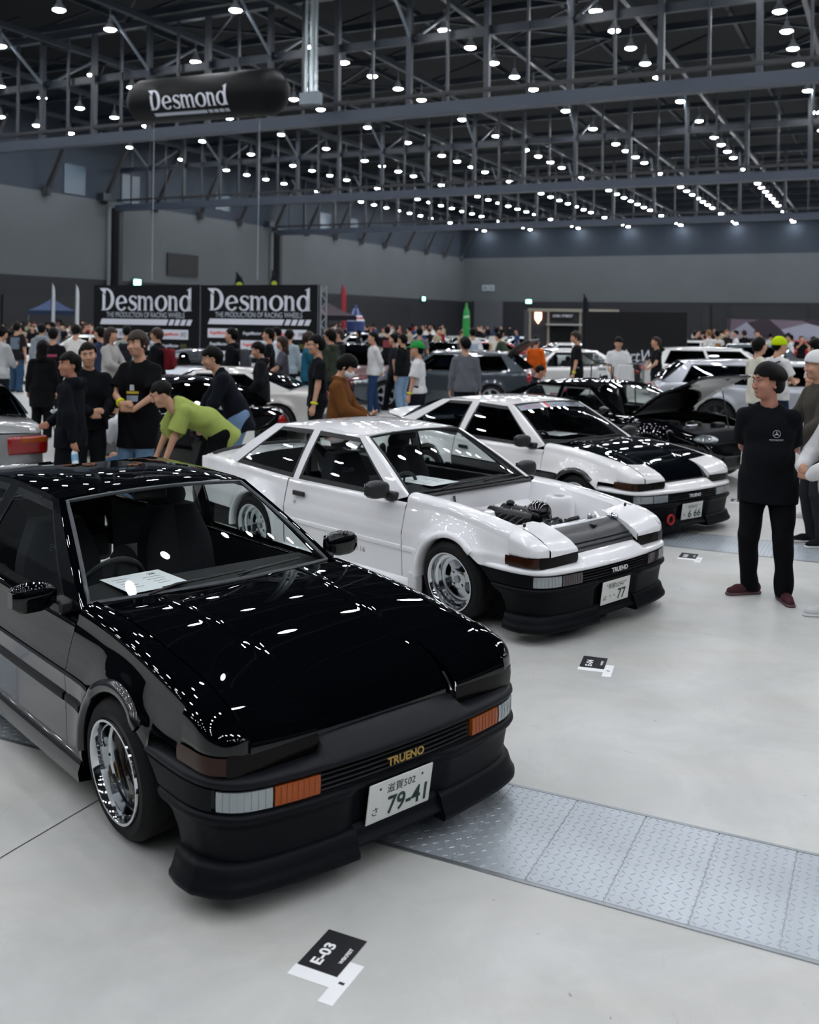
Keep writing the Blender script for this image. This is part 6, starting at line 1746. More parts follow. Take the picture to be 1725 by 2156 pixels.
vis('man in navy hoodie looking back at the viewer with a water bottle', 153, 752, 10.2, 172, dict(wrr=(.24, .02, 1.05), wrl=(-.16, .24, .84), ehr=(-.3, -1, -.4), head=(1.0, .05, 0)), st('hoodie', 'short', 'straight', loose=1.15, hem=.05), '0d1018', '0e1016', detail=True, skin=SKIN2)
vis('woman with ponytail in white top before the first banner', 160, 690, 23, 95, 'handup', st('tee', 'tie', loose=1.3), 'e4e2de', '2b2d33')
vis('man in black t-shirt with pink back print', 112, 696, 19.5, 92, 'stand', st('tee', 'short', loose=1.2), '101116', '1b1d22')
vis('grey bald visitor in pale shirt in the left crowd', 110, 676, 33, 150, 'stand', st('long', 'buzz'), '8d95a0', '2a2d33')
vis('person in grey hoodie with dark strap seen from behind at left', 88, 675, 24.5, 88, 'stand', st('hoodie', 'short'), '8f979e', '23262d')
vis('long haired woman in black seen from behind at left', 90, 726, 17, 95, 'stand', st('jacket', 'long', 'wide', hem=.25, loose=1.2), '0c0d10', '0d0e12', H=1.63)
vis('man in dark t-shirt with back print and blue jeans at the left edge', 35, 684, 27, 86, 'relax', st('tee', 'short', 'wide', loose=1.3), '241f22', '37526f')
vis('visitor in pale grey shirt cut off by the left edge', -2, 690, 19, 70, 'phone', st('long', 'short'), 'b9bdbf', '1b1d22')
# prints, masks and things in hands
def back_print(i, w, h, m, txt=None):
    root, top, m_ = _ALLP[i]
    M = frame((-.25, 0, 1.28), (0, -1, 0), (0, 0, 1)); q = MB()
    q.grid([[(x*w, y*h, 0) for y in np.linspace(-.5, .5, 6)] for x in np.linspace(-.5, .5, 6)])
    decal(q, top, M, m, 'back_print')
def find(s): return [i for i, r in enumerate(_ALLP) if s in r[0]['label']][0]
back_print(find('back print and blue jeans'), .24, .30, mat('print_grey', '5e6c7c', .8)); back_print(find('pink back print'), .22, .05, mat('print_pink', 'a03a58', .8))
back_print(find('red back print'), .26, .22, mat('print_red', '7a3038', .8)); back_print(find('gold back print'), .2, .16, mat('print_gold', '96713c', .8)); back_print(find('seen from behind in the aisle'), .3, .2, mat('print_blue', '9aa9bd', .8))
yr_, yt_, ym_ = _ALLP[find('tall young man')]
for zz, c, w, h in ((1.23, 'c9ccd2', .05, .06), (1.18, 'b9a030', .14, .025), (1.12, '8a92a4', .13, .06)):
    decal(MB().grid([[(x*w, y*h, 0) for y in (-.5, 0, .5)] for x in np.linspace(-.5, .5, 5)]), yt_, frame((.2, 0, zz), (0, 1, 0), (0, 0, 1)), mat('print_'+c, c, .8), 'chest_print')
M_BAND = mat('band_yellow', 'd8e010', .5)
def wristband(i, side):
    root, top, m_ = _ALLP[i]; J = m_['J']; w, e = Vector(J['wr'+side]), Vector(J['el'+side]); d = (w-e).normalized()
    c = w-d*.035; a = d.cross(Vector((0, 0, 1))).normalized(); b = d.cross(a)
    MB().tube([c-d*.012, c+d*.012], .047, 14).build('wristband', M_BAND, root)
for s, sd in (('glasses with yellow wristband', 'l'), ('green cap and white', 'l'), ('brown hair and yellow wristband', 'l'), ('pale trousers with yellow', 'l'), ('tall young man', 'r')): wristband(find(s), sd)
def face_mask(i):
    root, top, m_ = _ALLP[i]; HB, hc = m_['J']['H'], m_['J']['hc']
    s = SDF(hc-.18, hc+.18, .008); hp = lambda v: hc+HB @ np.array(v, float)*1.1
    s.ell(hp((.045, 0, -.045)), (.074, .074, .065), HB, 0); s.cut(hp((.02, 0, 0)), HB @ np.array([-1, 0, 0])); s.cut(hp((0, 0, -.005)), HB @ np.array([0, 0, 1]))
    wear(put('face_mask', s.mesh('face_mask'), root), mat('mask_white', 'dfe2e6', .8))
face_mask(find('white face mask'))
def held(i, build, name, label, cat, side, off=(0, 0, 0), rz=0.0):
    """a thing in a visitor's hand, top-level"""
    root, top, m_ = _ALLP[i]; J = m_['J']; w = Vector(J['wr'+side]); d = Vector(J['wr'+side]-J['el'+side]).normalized()
    s = root.scale[0]; P = Matrix.LocRotScale(root.location, root.rotation_euler, root.scale) @ (w+d*.09+Vector(off))
    t = thing(name, label, cat, P, root.rotation_euler.z+rz); build(t); return t
def tablet(t):
    Mx = Matrix.Rotation(math.radians(-55), 4, 'Y')
    MB().box((0, 0, 0), (.012, .26, .18)).xf(Mx).build('case', M_PLAS, t, bevel=.006); MB().box((-.008, 0, 0), (.004, .22, .15)).xf(Mx).build('screen', mat('screen', '22303c', .1, emit='405868', estr=.3), t, smooth=False)
held(find('white face mask'), tablet, 'tablet', 'dark tablet held by the man in the brown jacket', 'tablet', 'r', (.05, .07, .03))
def bottle(t):
    MB().lathe([(.001, -.11), (.03, -.11), (.033, -.10), (.033, .04), (.028, .06), (.014, .085), (.014, .10), (.001, .10)], 16).xf(Matrix.Rotation(.45, 4, 'X') @ Matrix.Rotation(.3, 4, 'Y')).build('bottle_body', mat('bottle_clear', 'cfdfe6', .08, .0, coat=1), t)
    MB().lathe([(.034, -.05), (.034, .02)], 16).xf(Matrix.Rotation(.45, 4, 'X') @ Matrix.Rotation(.3, 4, 'Y')).build('bottle_label', mat('label_blue', '6d9bbd', .5), t)
held(find('water bottle'), bottle, 'water_bottle', 'clear plastic water bottle held by the man in the navy hoodie', 'bottle', 'l', (0, 0, -.09))
def glasses(i):
    root, top, m_ = _ALLP[i]; HB, hc = m_['J']['H'], m_['J']['hc']; hp = lambda v: Vector(hc+HB @ np.array(v, float)*1.1)
    g = MB()
    for s in (1, -1):
        g.tube([hp((.092, s*.031+.022*math.cos(a), .008+.017*math.sin(a))) for a in np.linspace(0, 2*PI, 14, False)], .0022, 5, closed=True); g.tube([hp((.09, s*.053, .012)), hp((.0, s*.082, .010))], .0022, 5)
    g.tube([hp((.094, .009, .010)), hp((.094, -.009, .010))], .0022, 5); g.build('glasses', M_PLAS, root)
glasses(find('glasses with yellow'))
def pack(i, col, name, label, sz=(.16, .30, .42)):
    root, top, m_ = _ALLP[i]; P = Matrix.LocRotScale(root.location, root.rotation_euler, root.scale) @ Vector((-.24, 0, 1.22))
    t = thing(name, label, 'bag', P, root.rotation_euler.z)
    MB().box((0, 0, 0), sz).build('bag_body', cloth(col), t, bevel=.05); MB().box((-sz[0]/2-.01, 0, -sz[2]*.15), (.05, sz[1]*.8, sz[2]*.45)).build('front_pocket', cloth(col), t, bevel=.02)
    for s in (-1, 1): MB().tube([(.05, s*.1, .18), (.20, s*.13, .22), (.30, s*.13, .05), (.22, s*.14, -.15)], .016, 6).build('strap', cloth(col), t)
pack(find('red backpack'), '6a1820', 'backpack', 'red backpack worn by the man in the black jacket')
pack(find('grey backpack'), '4a4d55', 'backpack', 'grey printed backpack worn by the man in the black hoodie')
pack(find('navy bag'), '1c2c52', 'drawstring_bag', 'navy drawstring bag on the back of the man in the lime beanie')
pack(find('checked shirt'), '23262d', 'backpack', 'dark backpack on the visitor in the checked shirt')
# --- the far crowd
tops = [('dark', '14161b'), ('dark', '1d2027'), ('dark', '101216'), ('white', 'e2e3e4'), ('white', 'd4d6d8'), ('grey', '7c8086'), ('blue', '2c4a7c'), ('red', '8a2228'), ('beige', 'b5a890'), ('dark', '24272e')]
variants = [('fa', 'stand', st('tee', 'short')), ('fb', 'relax', st('long', 'bowl')), ('fc', 'phone', st('tee', 'short')), ('fd', 'walk', st('hoodie', 'short')), ('fe', 'belly', st('jacket', 'long')), ('ff', 'shoot', st('tee', 'short'))]
R2 = random.Random(3)
for (x0, x1, n, ya, yb_, where) in ((0, 200, 34, 38, 75, 'left of the banners'), (684, 1112, 66, 40, 95, 'beyond the aisle cars'), (1452, 1535, 14, 48, 80, 'right of the black booth wall'), (1600, 1725, 8, 34, 50, 'before the mural wall')):
    used = []
    for k in range(n):
        for _ in range(40):
            px = R2.uniform(x0, x1); Y = R2.uniform(ya, yb_); x, y = at_px(px, Y)
            if all((x-a)**2+(y-b)**2 > .5 for a, b in used) and all((x-a[0])**2+(y-a[1])**2 > 7.5 for a in CARS) and x*math.cos(TH)-y*math.sin(TH) > V0+2: break
        used.append((x, y)); cn, col = R2.choice(tops); ky, po, sy = R2.choice(variants)
        person('small distant visitor in a %s top in the crowd %s' % (cn, where), x, y, R2.uniform(1.60, 1.80), R2.uniform(0, 360), POSE[po], sy, dict(top=col, legs=R2.choice(['14161b', '24344c', '1d1f24', '5b6a80']), hair=R2.choice([HAIRB, HAIRB, HAIRBR]), shoes='24262b'), .026, False, ky, 'far crowd '+where)
# ------------------------------------------------------------------ booths, signs, flags
def glyphs(word, mb=None, dz=0.0):
    """serif capitals and lower case for the wheel maker's word mark; x-height 1"""
    mb = mb or MB(); x = 0.0
    def strip(pts, wid):
        P = []
        for i, p in enumerate(pts):
            a = np.array(pts[max(0, i-1)]); b = np.array(pts[min(len(pts)-1, i+1)]); t = b-a; t = t/max(1e-9, np.linalg.norm(t)); n = np.array([-t[1], t[0]])*wid[i]/2
            P.append([(p[0]+n[0], p[1]+n[1], dz), (p[0]-n[0], p[1]-n[1], dz)])
        mb.grid(P, flip=True)
    def poly(pts): mb.add([(a, b, dz) for a, b in pts], [tuple(range(len(pts)))])
    def ringarc(cx, cy, ro, ri, a0, a1, n=26):
        P = [[(cx+ro[0]*math.cos(a), cy+ro[1]*math.sin(a), dz), (cx+ri[0]*math.cos(a), cy+ri[1]*math.sin(a), dz)] for a in np.linspace(a0, a1, n)]
        mb.grid(P)
    def stem(xa, y0, y1, w=.20, foot=True):
        poly([(xa, y0), (xa+w, y0), (xa+w, y1), (xa, y1)])
        if foot: poly([(xa-.09, 0), (xa+w+.09, 0), (xa+w, .07), (xa, .07)])
    for ch in word:
        if ch == 'D':
            poly([(x+.20, .07), (x+.44, .07), (x+.44, 1.0), (x+.20, 1.22)]); poly([(x+.08, 0), (x+.60, 0), (x+.44, .08), (x+.20, .08)])
            poly([(x-.06, 1.52), (x+.62, 1.52), (x+.48, 1.42), (x+.44, 1.08), (x+.30, 1.20)])
            ringarc(x+.50, .76, (.72, .76), (.44, .64), -PI/2, PI/2); x += 1.36
        elif ch == 'o': ringarc(x+.52, .5, (.52, .53), (.28, .43), 0, 2*PI, 40); x += 1.12
        elif ch == 'e':
            ringarc(x+.50, .5, (.50, .53), (.26, .43), .18, 2*PI-.62, 34); poly([(x+.20, .43), (x+.98, .52), (x+.99, .62), (x+.22, .53)]); x += 1.06
        elif ch == 's':
            t = [(.70, .80), (.62, .93), (.42, .98), (.22, .92), (.15, .76), (.26, .60), (.48, .50), (.66, .38), (.70, .22), (.56, .06), (.34, .02), (.14, .08), (.06, .24)]
            strip([(x+a, b) for a, b in t], [.14, .10, .08, .13, .19, .23, .24, .23, .19, .12, .08, .11, .15]); x += .86
        elif ch in 'mn':
            poly([(x-.08, .98), (x+.22, 1.03), (x+.22, .90), (x+.02, .88)]); stem(x+.02, 0, .95)
            for k in range(2 if ch == 'm' else 1):
                xo = x+.02+k*.52
                strip([(xo+.14, .70), (xo+.22, .86), (xo+.36, .93), (xo+.50, .88), (xo+.58, .72), (xo+.60, .5)], [.06, .09, .13, .18, .21, .21]); stem(xo+.50, 0, .72)
            x += 1.36 if ch == 'm' else .84
            x += .06
        elif ch == 'd':
            ringarc(x+.46, .5, (.46, .53), (.23, .43), 0, 2*PI, 40); stem(x+.72, 0, 1.46, .21); poly([(x+.56, 1.36), (x+.93, 1.54), (x+.93, 1.40), (x+.72, 1.34)]); x += 1.1
    return mb, x
def wordmark(parent, M, w, m, name='word_mark', h=None):
    mb, L = glyphs('Desmond'); s = w/(L-.1); sy = h/1.54 if h else s; mb.v = [(a*s, b*sy, c) for a, b, c in mb.v]; mb.xf(M); return mb.build(name, m, parent, smooth=False), s
M_BAN = mat('banner_black', '07080d', .7, spec=.2); M_WH = mat('print_pale', 'd3d7e2', .7); M_RDP = mat('print_red_logo', 'd84a40', .7)
def on_u(px, py, u):
    d = ray(px, py); t = u/(d[0]*math.sin(TH)+d[1]*math.cos(TH)); return Vector((d[0]*t, d[1]*t, CAMH+d[2]*t))
UB = 30.8
def banner(x0, x1, word0, word1, label):
    A = on_u(x0, 600, UB); Bp = on_u(x1, 600, UB); W_ = (Bp-A).length; H_ = (A.z+Bp.z)/2; r = (Bp-A); r.z = 0
    rz = math.atan2(r.y, r.x); t = thing('banner_wall', label, 'banner', (A.x, A.y, 0), rz)
    MB().box((W_/2, .06, H_/2), (W_-.05, .12, H_)).build('panel', M_BAN, t, smooth=False)
    MB().box((W_-.02, -.01, H_/2), (.03, .03, H_)).build('panel_seam', mat('seam_grey', '555b66', .5), t, smooth=False)
    pxm = W_/(x1-x0); X = lambda px: (px-x0)*pxm; vz = (A.y+Bp.y)/2/FPX; Z = lambda py: H_-(py-600)*vz
    F = lambda px, py: frame((X(px), -.012, Z(py)), (1, 0, 0), (0, 0, 1))
    wordmark(t, F(word0, 654), X(word1)-X(word0), M_WH, h=48*vz)
    ww = word1-word0
    label_text('THE PRODUCTION OF RACING WHEELS', F(word0+ww*.50, 663), mat('print_pale2', 'b9c0cc', .7), t, w=X(word0+ww*.93)-X(word0+ww*.08), h=11*vz)
    bars = [(0, .735)]+[(.755+k*.062, .755+k*.062+.046) for k in range(4)]
    for a, b in bars:
        q = [(X(word0+ww*a), Z(684)), (X(word0+ww*b), Z(684)), (X(word0+ww*b)+.10, Z(672)), (X(word0+ww*a)+.10, Z(672))]
        MB().add([(px, -.012, pz) for px, pz in q], [(0, 1, 2, 3)]).build('stripe', M_WH, t, smooth=False)
    cols = 3
    for rI in range(4):
        for c in range(cols):
            cx0 = word0+ww*(c/cols)*1.0; cx1 = cx0+ww*.30; y0 = 693+rI*24; dark = (rI+c) % 2
            if not dark:
                MB().add([(X(cx0), -.012, Z(y0+20)), (X(cx1), -.012, Z(y0+20)), (X(cx1), -.012, Z(y0)), (X(cx0), -.012, Z(y0))], [(0, 1, 2, 3)]).build('logo_box', M_WH, t, smooth=False)
            Mx = frame((X((cx0+cx1)/2), -.018, Z(y0+10)), (1, 0, 0), (0, 0, 1)); wl = X(cx1)-X(cx0)
            label_text('RegaMaster', Mx, M_RDP if not dark else M_WH, t, w=wl*.62, h=9*vz, off=(-wl*.12, 0), name='logo_lettering')
            label_text('EVO', Mx, mat('print_dark', '343844', .7) if not dark else mat('print_olive', '6a6a3a', .7), t, w=wl*.2, h=9.5*vz, off=(wl*.34, 0), name='logo_lettering')
    return t
banner(197, 424, 213, 406, 'black banner wall with the pale word mark, left of the two')
banner(425.5, 672, 440, 656, 'black banner wall with the pale word mark, right of the two')
A = on_u(682, 602, UB)
tt = thing('truss_tower', 'thin silver truss tower at the right end of the banners', 'truss', (A.x, A.y, 0), HALL_ROT)
for dx in (-.12, .12): MB().tube([(dx, 0, 0), (dx, 0, A.z)], .03, 8).build('upright', mat('truss_alu', 'a5abb2', .35, .7), tt)
for k in range(12): MB().tube([(-.12 if k % 2 else .12, 0, k*A.z/12), (.12 if k % 2 else -.12, 0, (k+1)*A.z/12)], .014, 6).build('lacing', mat('truss_alu', 'a5abb2', .35, .7), tt)

# ---- inflatable above the booth
def blimp():
    Pa = at_depth(302, 216, 38.0); Pb = at_depth(576, 193, 35.0); c = (Pa+Pb)/2; ax = (Pb-Pa); L = ax.length/2; ax.normalize()
    rad = .83
    n = Vector((0, 0, 1)).cross(ax).normalized(); n = n if n.y < 0 else -n; up = ax.cross(n); up = up if up.z > 0 else -up
    t = thing('inflatable_cylinder', 'black inflatable cylinder with pale word mark floating under the roof', 'balloon', c, 0)
    M = Matrix((ax, up, -n*-1)).transposed().to_4x4()
    prof = [(.001, -L-.50), (.28*rad, -L-.48), (.62*rad, -L-.36), (.88*rad, -L-.12), (rad, .15-L), (rad, L-.15), (.88*rad, L+.12), (.62*rad, L+.36), (.28*rad, L+.48), (.001, L+.50)]
    Mz = Matrix((up, n, ax)).transposed().to_4x4()
    MB().lathe(prof, 36, Mz).build('skin', mat('blimp_black', '050609', .5, spec=.15), t, sharp=0)
    def wrap(pts, off=.012):
        out = []
        for x, y, z in pts:
            a = y/rad; out.append(tuple(ax*x+(n*math.cos(a)+up*math.sin(a))*(rad+off)))
        return out
    mb, LL = glyphs('Desmond'); s = 3.75/LL
    bm = bmesh.new(); vv = [bm.verts.new((a*s-2.05, b*s-.52, 0)) for a, b, c_ in mb.v]
    for f_ in mb.f: bm.faces.new([vv[i] for i in f_])
    bmesh.ops.triangulate(bm, faces=bm.faces); bmesh.ops.subdivide_edges(bm, edges=[e for e in bm.edges if e.calc_length() > .1], cuts=4, use_grid_fill=True); bmesh.ops.triangulate(bm, faces=bm.faces)
    bm.verts.index_update(); mb = MB(); mb.v = wrap([tuple(v.co) for v in bm.verts]); mb.f = [tuple(v.index for v in f_.verts) for f_ in bm.faces]; bm.free(); mb.build('word_mark', M_WH, t, smooth=False)
    for a, b in [(0, .70)]+[(.72+k*.07, .72+k*.07+.055) for k in range(4)]:
        g = [[(-1.95+3.6*(a+(b-a)*q), yy, 0) for yy in (-.80, -.74, -.66)] for q in np.linspace(0, 1, 8)]
        mb = MB().grid(g, flip=True); mb.v = wrap(mb.v); mb.build('stripe', mat('stripe_dim', 'aab2be', .7), t, smooth=False)
    for px, Y in ((325, 37.6), (547, 35.4)):
        top = at_depth(px, 250, Y); bot = Vector((top.x, top.y, 3.5))
        MB().tube([top-c, bot-c], .012, 5).build('tether', mat('tether', '9aa2aa', .6), t)
        MB().tube([top-c, top-c+Vector((-.35, 0, .45))], .01, 5).build('tether', mat('tether', '9aa2aa', .6), t); MB().tube([top-c, top-c+Vector((.35, 0, .45))], .01, 5).build('tether', mat('tether', '9aa2aa', .6), t)
blimp()

# ---- black booth wall with script lettering
def panel_at(name, label, cat, x0, x1, ytop, Y0, Y1, m, thick=.1):
    A = at_depth(x0, ytop, Y0); Bq = at_depth(x1, ytop, Y1); W_ = math.hypot(Bq.x-A.x, Bq.y-A.y); H_ = (A.z+Bq.z)/2
    t = thing(name, label, cat, (A.x, A.y, 0), math.atan2(Bq.y-A.y, Bq.x-A.x))
    MB().box((W_/2, thick/2, H_/2), (W_, thick, H_)).build('panel', m, t, smooth=False)
    return t, W_, H_
t, W_, H_ = panel_at('booth_wall', 'black booth wall with white script lettering beyond the black coupe', 'booth', 1232, 1448, 657, 33, 32, mat('booth_black', '06070a', .35))
label_text('ArtWorks', frame((W_*.64, -.01, H_-(748-657)*.0158), (1, 0, 0), (0, 0, 1)), M_WH, t, w=1.9, h=.40)
label_text('Fe', frame((W_*.14, -.01, H_-(748-657)*.0158), (1, 0, 0), (0, 0, 1)), M_WH, t, w=.34, h=.30)
label_text('Fresh, the next-gen custom parts', frame((W_*.56, -.01, H_-(764-657)*.0158), (1, 0, 0), (0, 0, 1)), M_WH, t, w=2.6, h=.08)
MB().box((W_*.5, -.006, H_-(757-657)*.0158), (2.6, .006, .012)).build('underline', M_WH, t, smooth=False)
# ---- kiosk trailer
t, W_, H_ = panel_at('food_kiosk', 'dark kiosk trailer with lit sign and serving window', 'kiosk', 1114, 1300, 651, 46, 46, mat('kiosk_dark', '23272e', .5), .12)
MB().box((W_/2, 1.2, H_/2), (W_-.1, 2.2, H_-.1)).build('body', mat('kiosk_dark', '23272e', .5), t, smooth=False)
MB().box((W_/2, -.08, H_-.06), (W_+.1, .2, .14)).build('cornice', mat('kiosk_trim', '9a9488', .6), t, smooth=False)
for xx in (.05, .9, W_*.58): MB().box((xx, -.06, H_/2), (.09, .1, H_)).build('post', mat('kiosk_trim', '9a9488', .6), t, smooth=False)
MB().box((1.55, -.04, 1.5), (1.1, .06, 1.1)).build('serving_window', mat('window_dark', '0c0d10', .2), t, smooth=False)
MB().box((1.6, -.35, H_-.72), (1.6, .7, .08)).build('awning', mat('kiosk_trim2', 'a8aaa6', .6), t, smooth=False)
MB().box((1.55, -.12, H_-.32), (1.1, .08, .28)).build('name_board', M_BLACK, t, smooth=False)
label_text('HAMA FITMENT', frame((1.55, -.18, H_-.32), (1, 0, 0), (0, 0, 1)), M_WH, t, w=.95, h=.13)
MB().prism([(-.16, .25), (.16, .25), (.16, -.05), (0, -.28), (-.16, -.05)], 0, .05, frame((.42, -.10, H_-.42), (1, 0, 0), (0, 0, 1))).build('lit_shield_sign', mat('shield_glow', 'ffd0a8', .5, emit='ffb890', estr=5), t, smooth=False)
# ---- mural wall at right
t, W_, H_ = panel_at('mural_wall', 'wall with angular mauve and pale mural at the right edge', 'wall panel', 1533, 1760, 672, 58, 58, mat('mural_dark', '3b313c', .7))
k = W_/227; 
def mur(pts, c, d):
    MB().add([((px-1533)*k, -.012*d, H_-(py-672)*k) for px, py in pts], [tuple(range(len(pts)))[::-1]]).build('mural_shape', mat('mural_'+c, c, .7), t, smooth=False)
mur([(1540, 673), (1598, 674), (1570, 682), (1537, 702)], '6d6070', 1); mur([(1537, 722), (1537, 702), (1572, 679), (1620, 723)], 'a3a6b8', 2); mur([(1620, 673), (1690, 675), (1725, 690), (1645, 694)], '7c707e', 1); mur([(1645, 694), (1700, 680), (1755, 694), (1755, 728), (1672, 724)], 'a9acbe', 2)
label_text('NOT YOUR', frame(((1709-1533)*k, -.05, H_-(711-672)*k), (1, 0, 0), (0, 0, 1)), mat('mural_ink', '6a6d7c', .7), t, w=.95, h=.11); label_text('CURRENT', frame(((1702-1533)*k, -.05, H_-(718-672)*k), (1, 0, 0), (0, 0, 1)), mat('mural_ink', '6a6d7c', .7), t, w=1.0, h=.11)
# ---- tents, flags
def tent(px, Y, half, zeave, zapex, col, label, val):
    x, y = at_px(px, Y); t = thing('canopy_tent', label, 'tent', (x, y, 0), .35)
    q = MB(); c = [(-half, -half), (half, -half), (half, half), (-half, half)]
    P = []
    for s in np.linspace(0, 1, 6): P.append([(a*(1-s), b*(1-s), zeave+(zapex-zeave)*s**1.35) for a, b in c+[c[0]]])
    q.grid(P, flip=True); q.build('canopy', cloth(col), t, sharp=20)
    v = MB()
    for i in range(4):
        a, b = c[i], c[(i+1) % 4]; v.add([(a[0], a[1], zeave), (b[0], b[1], zeave), (b[0], b[1], zeave-.28), (a[0], a[1], zeave-.28)], [(0, 1, 2, 3)])
    v.build('valance', cloth(val), t, smooth=False)
    for a, b in c: MB().tube([(a*.97, b*.97, 0), (a*.97, b*.97, zeave)], .03, 6).build('leg', M_ALU, t)
    MB().tube([(0, 0, zapex-.1), (0, 0, zapex+.25)], .03, 6).build('finial', M_ALU, t)
tent(109, 64, 1.45, 2.45, 3.25, '4a5878', 'blue grey canopy tent left of the banners', '2e3850'); tent(690, 58, 1.35, 2.35, 3.1, '50464c', 'dark canopy tent with pink top right of the banners', '23262e')
def feather(px, yb_, yt, Y, w, col, label, mark=None):
    A = at_depth(px, yt, Y); x, y = A.x, A.y; t = thing('feather_flag', label, 'flag', (x, y, 0), .0); H_ = A.z
    MB().tube([(0, 0, 0), (0, 0, H_*.9), (w*.3, 0, H_)], .02, 6).build('pole', M_DARK, t)
    P = []
    for s in np.linspace(0, 1, 14):
        z = H_*(.35+.65*s); r = w*(1 if s < .75 else math.sqrt(max(0, 1-((s-.75)/.25)**2))); P.append([(.02, 0, z), (.02+r*.5, .04*math.sin(6*s), z), (.02+r, .0, z-.05)])
    MB().grid(P).build('cloth', cloth(col), t, solid=.01)
    if mark: MB().lathe([(.001, 0), (w*.40, 0)], 16, frame((w*.50, -.06, H_*.86), (1, 0, 0), (0, 0, 1))).build('flag_mark', mat('mark_'+mark, mark, .7), t); MB().box((w*.50, -.05, H_*.76), (w*.5, .01, H_*.05)).build('flag_text', M_WH, t, smooth=False)
feather(109, 0, 595, 62, .2, 'c9d0d6', 'white feather flag left of the blue grey tent peak'); feather(159, 0, 598, 62, .22, 'd4dade', 'white feather flag right of the blue grey tent')
feather(496, 0, 572, 42, .36, '1b1e26', 'black feather flag with lime mark above the second banner', 'a8b830'); feather(571, 0, 568, 42, .30, '1b1e26', 'black feather flag with lime mark beside the wall column', 'a8b830')
feather(719, 0, 598, 62.5, .3, 'a84048', 'red and white feather flag right of the banners'); feather(1228, 0, 618, 36, .2, '20242a', 'dark slanted flag above the black booth wall')
# cone inflatable in stars and stripes, green bottle inflatable
x, y = at_px(749, 60); t = thing('striped_cone', 'cone with blue starred top and red and white bands', 'inflatable', (x, y, 0), 0)
zb = lambda py: at_depth(749, py, 60).z
zs = [zb(640), zb(664), zb(668), zb(672), zb(676), .2]; wr = lambda z: .55*min(1, (zs[0]-z)/(zs[0]-zs[4]))
for i, c in enumerate(('2b3f78', 'd9dbe2', 'b04048', 'd9dbe2', '2b3f78')): MB().lathe([(max(.01, wr(zs[i])), zs[i]), (max(.01, wr(zs[i+1])), zs[i+1])], 20).build('band', mat('cone_'+c, c, .7), t)
sm_ = MB().lathe([(.001, 0), (.05, 0)], 8, frame((0, 0, 0), (1, 0, 0), (0, 0, 1))).mesh('star', mat('cone_star', 'c9cfe0', .7))
for k in range(10):
    z = zs[0]-.35-.09*(k//2)*1.3; r = wr(z)+.01; a = -PI/2+(.5 if k % 2 else -.5); o = put('star', sm_, t, (r*math.cos(a), r*math.sin(a), z))
x, y = at_px(982, 66); zt_ = at_depth(982, 637, 66).z; t = thing('green_bottle_inflatable', 'tall green bottle shaped inflatable near the far corner', 'inflatable', (x, y, 0), 0)
MB().lathe([(.001, zt_), (.06, zt_-.05), (.10, zt_-.35), (.20, zt_-.6), (.24, zt_-1.1), (.24, .1), (.2, 0)], 18).build('skin', mat('bottle_green', '1c8a3c', .5), t); MB().box((0, -.25, zt_-.95), (.38, .02, .14), Matrix.Rotation(-.2, 3, 'Y')).build('label_band', mat('bottle_band', 'a8d0ae', .6), t, smooth=False)
# ---- floor carpets, easel boards, folding chair
def carpet(pts, col, label):
    P = [floor_pt(a, b) for a, b in pts]; c = sum(P, Vector())/4
    q = MB().add([(p.x-c.x, p.y-c.y, .006) for p in P]+[(p.x-c.x, p.y-c.y, .0005) for p in P], [(0, 1, 2, 3), (0, 4, 5, 1), (1, 5, 6, 2), (2, 6, 7, 3), (3, 7, 4, 0)]).build('carpet', cloth(col), fixn=True); q.location = c; tag(q, label, 'carpet')
carpet([(735, 852), (745, 838), (905, 834), (935, 852)], '2f3238', 'dark grey carpet under the walking visitors')
def easel(px, py, Y, label, w=.42, h=.5):
    P = at_depth(px, py, Y); t = thing('notice_easel', label, 'sign', (P.x, P.y, 0), .2); z = P.z
    MB().box((0, 0, z), (w, .015, h), Matrix.Rotation(.35, 3, 'X')).build('board', M_PAPER, t, smooth=False)
    MB().box((0, -.012, z+h*.1), (w*.7, .004, h*.25), Matrix.Rotation(.35, 3, 'X')).build('print', M_INK, t, smooth=False)
    for dx in (-.2, .2): MB().tube([(dx, .03, z+.1), (dx*1.3, .05, 0)], .012, 6).build('leg', M_PLAS, t)
    MB().tube([(0, .05, z), (0, .45, 0)], .012, 6).build('leg', M_PLAS, t)
easel(1316, 784, 17.5, 'white notice board on a stand behind the black coupe', .26, .28); easel(1268, 779, 19, 'white notice sheet on a low stand right of the man in black', .22, .16)
x, y = at_px(1172, 20.5); t = thing('folding_chair', 'maroon folding camping chair between the black and white cars', 'chair', (x, y, 0), 2.6)
mm = cloth('7a1a48')
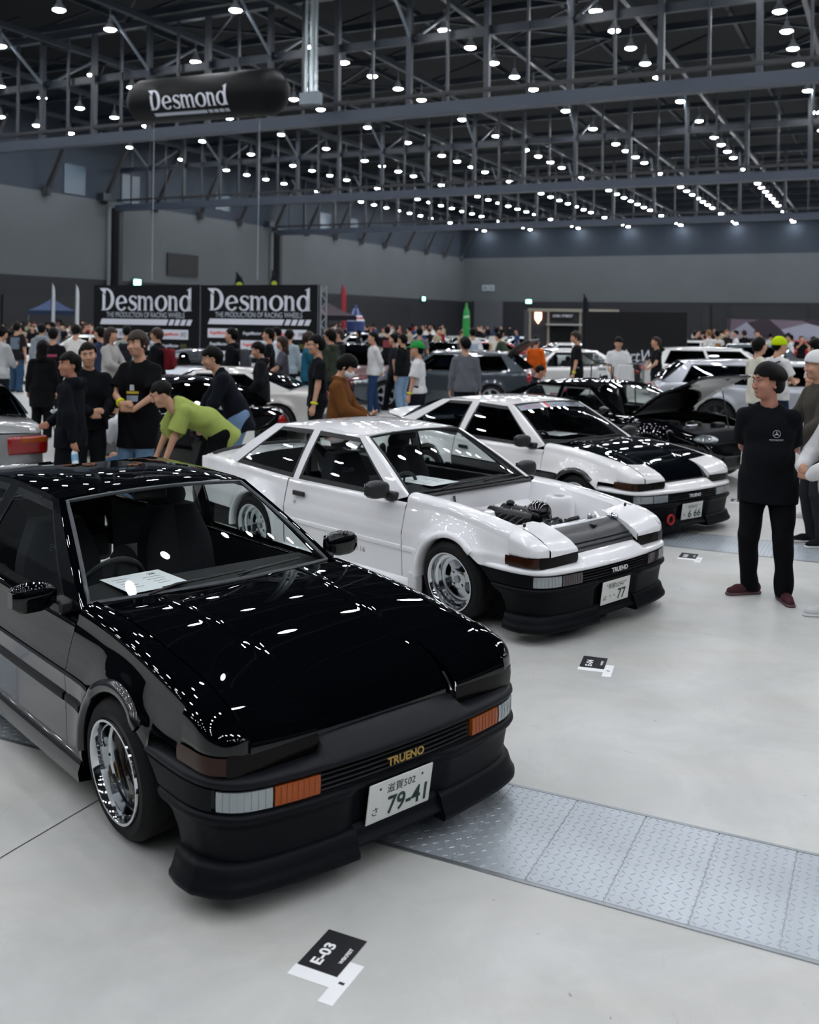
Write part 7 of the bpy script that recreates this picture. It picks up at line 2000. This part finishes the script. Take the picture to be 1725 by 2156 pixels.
MB().box((0, 0, .42), (.48, .46, .03)).build('seat', mm, t, bevel=.01); MB().box((-.24, 0, .72), (.03, .46, .5), Matrix.Rotation(-.15, 3, 'Y')).build('backrest', mm, t, bevel=.01)
for a in ((.22, .22), (.22, -.22), (-.22, .22), (-.22, -.22)): MB().tube([(a[0], a[1], .0), (-a[0]*.8, a[1], .42)], .012, 6).build('leg', M_PLAS, t)
for s in (-1, 1): MB().box((0, s*.26, .62), (.46, .05, .03)).build('armrest', mm, t, bevel=.01)
# ---- stand number cards taped to the floor
def stand_card(corners, num, label):
    P = [floor_pt(*p) for p in corners]           # P0 far, P1 right, P2 near, P3 left
    c = sum(P, Vector())/4; r = ((P[0]-P[3])+(P[1]-P[2])).normalized(); u = ((P[0]-P[1])+(P[3]-P[2]))
    M = frame(c, r, u); w, h = .205, .150
    t = thing('stand_number_card', label, 'card', (0, 0, 0)); t.matrix_world = Matrix.Translation((0, 0, .0022)) @ M
    MB().box((0, 0, 0), (w, h, .0012)).build('card', mat('card_black', '101118', .6), t, smooth=False)
    label_text(num, Matrix.Translation((-.02, h*.16, .0012)), M_PAPER, t, w=.115, h=.042); label_text('WEKFEST', Matrix.Translation((.0, -h*.34, .0012)), M_PAPER, t, w=.085, h=.014)
    MB().box((-w/2-.028, -.01, -.0009), (.055, h+.03, .0008)).build('tape', M_PAPER, t, smooth=False)
    MB().box((-w/2-.019, -h/2-.027, -.0010), (.21, .054, .0008)).build('tape', M_PAPER, t, smooth=False)
    MB().box((-w/2-.02, -h/2-.028, -.0003), (.012, .02, .0002)).build('ink_mark', M_INKD, t, smooth=False)
stand_card([(693, 1957.4), (773, 1984.3), (709.9, 2058.8), (626.4, 2029.6)], 'E-03', 'black stand card E-03 taped to the floor in front of the black car')
stand_card([(1227, 1381), (1283, 1387), (1275, 1411), (1217, 1403)], 'E-04', 'black stand card E-04 taped to the floor in front of the white coupe')
stand_card([(1437, 1163), (1471, 1168), (1466, 1178), (1428, 1173)], 'E-05', 'black stand card E-05 taped to the floor by the second plate strip')
stand_card([(1541, 1049), (1568, 1052), (1566, 1060), (1538, 1057)], 'E-06', 'black stand card E-06 taped to the floor beyond the two tone coupe')
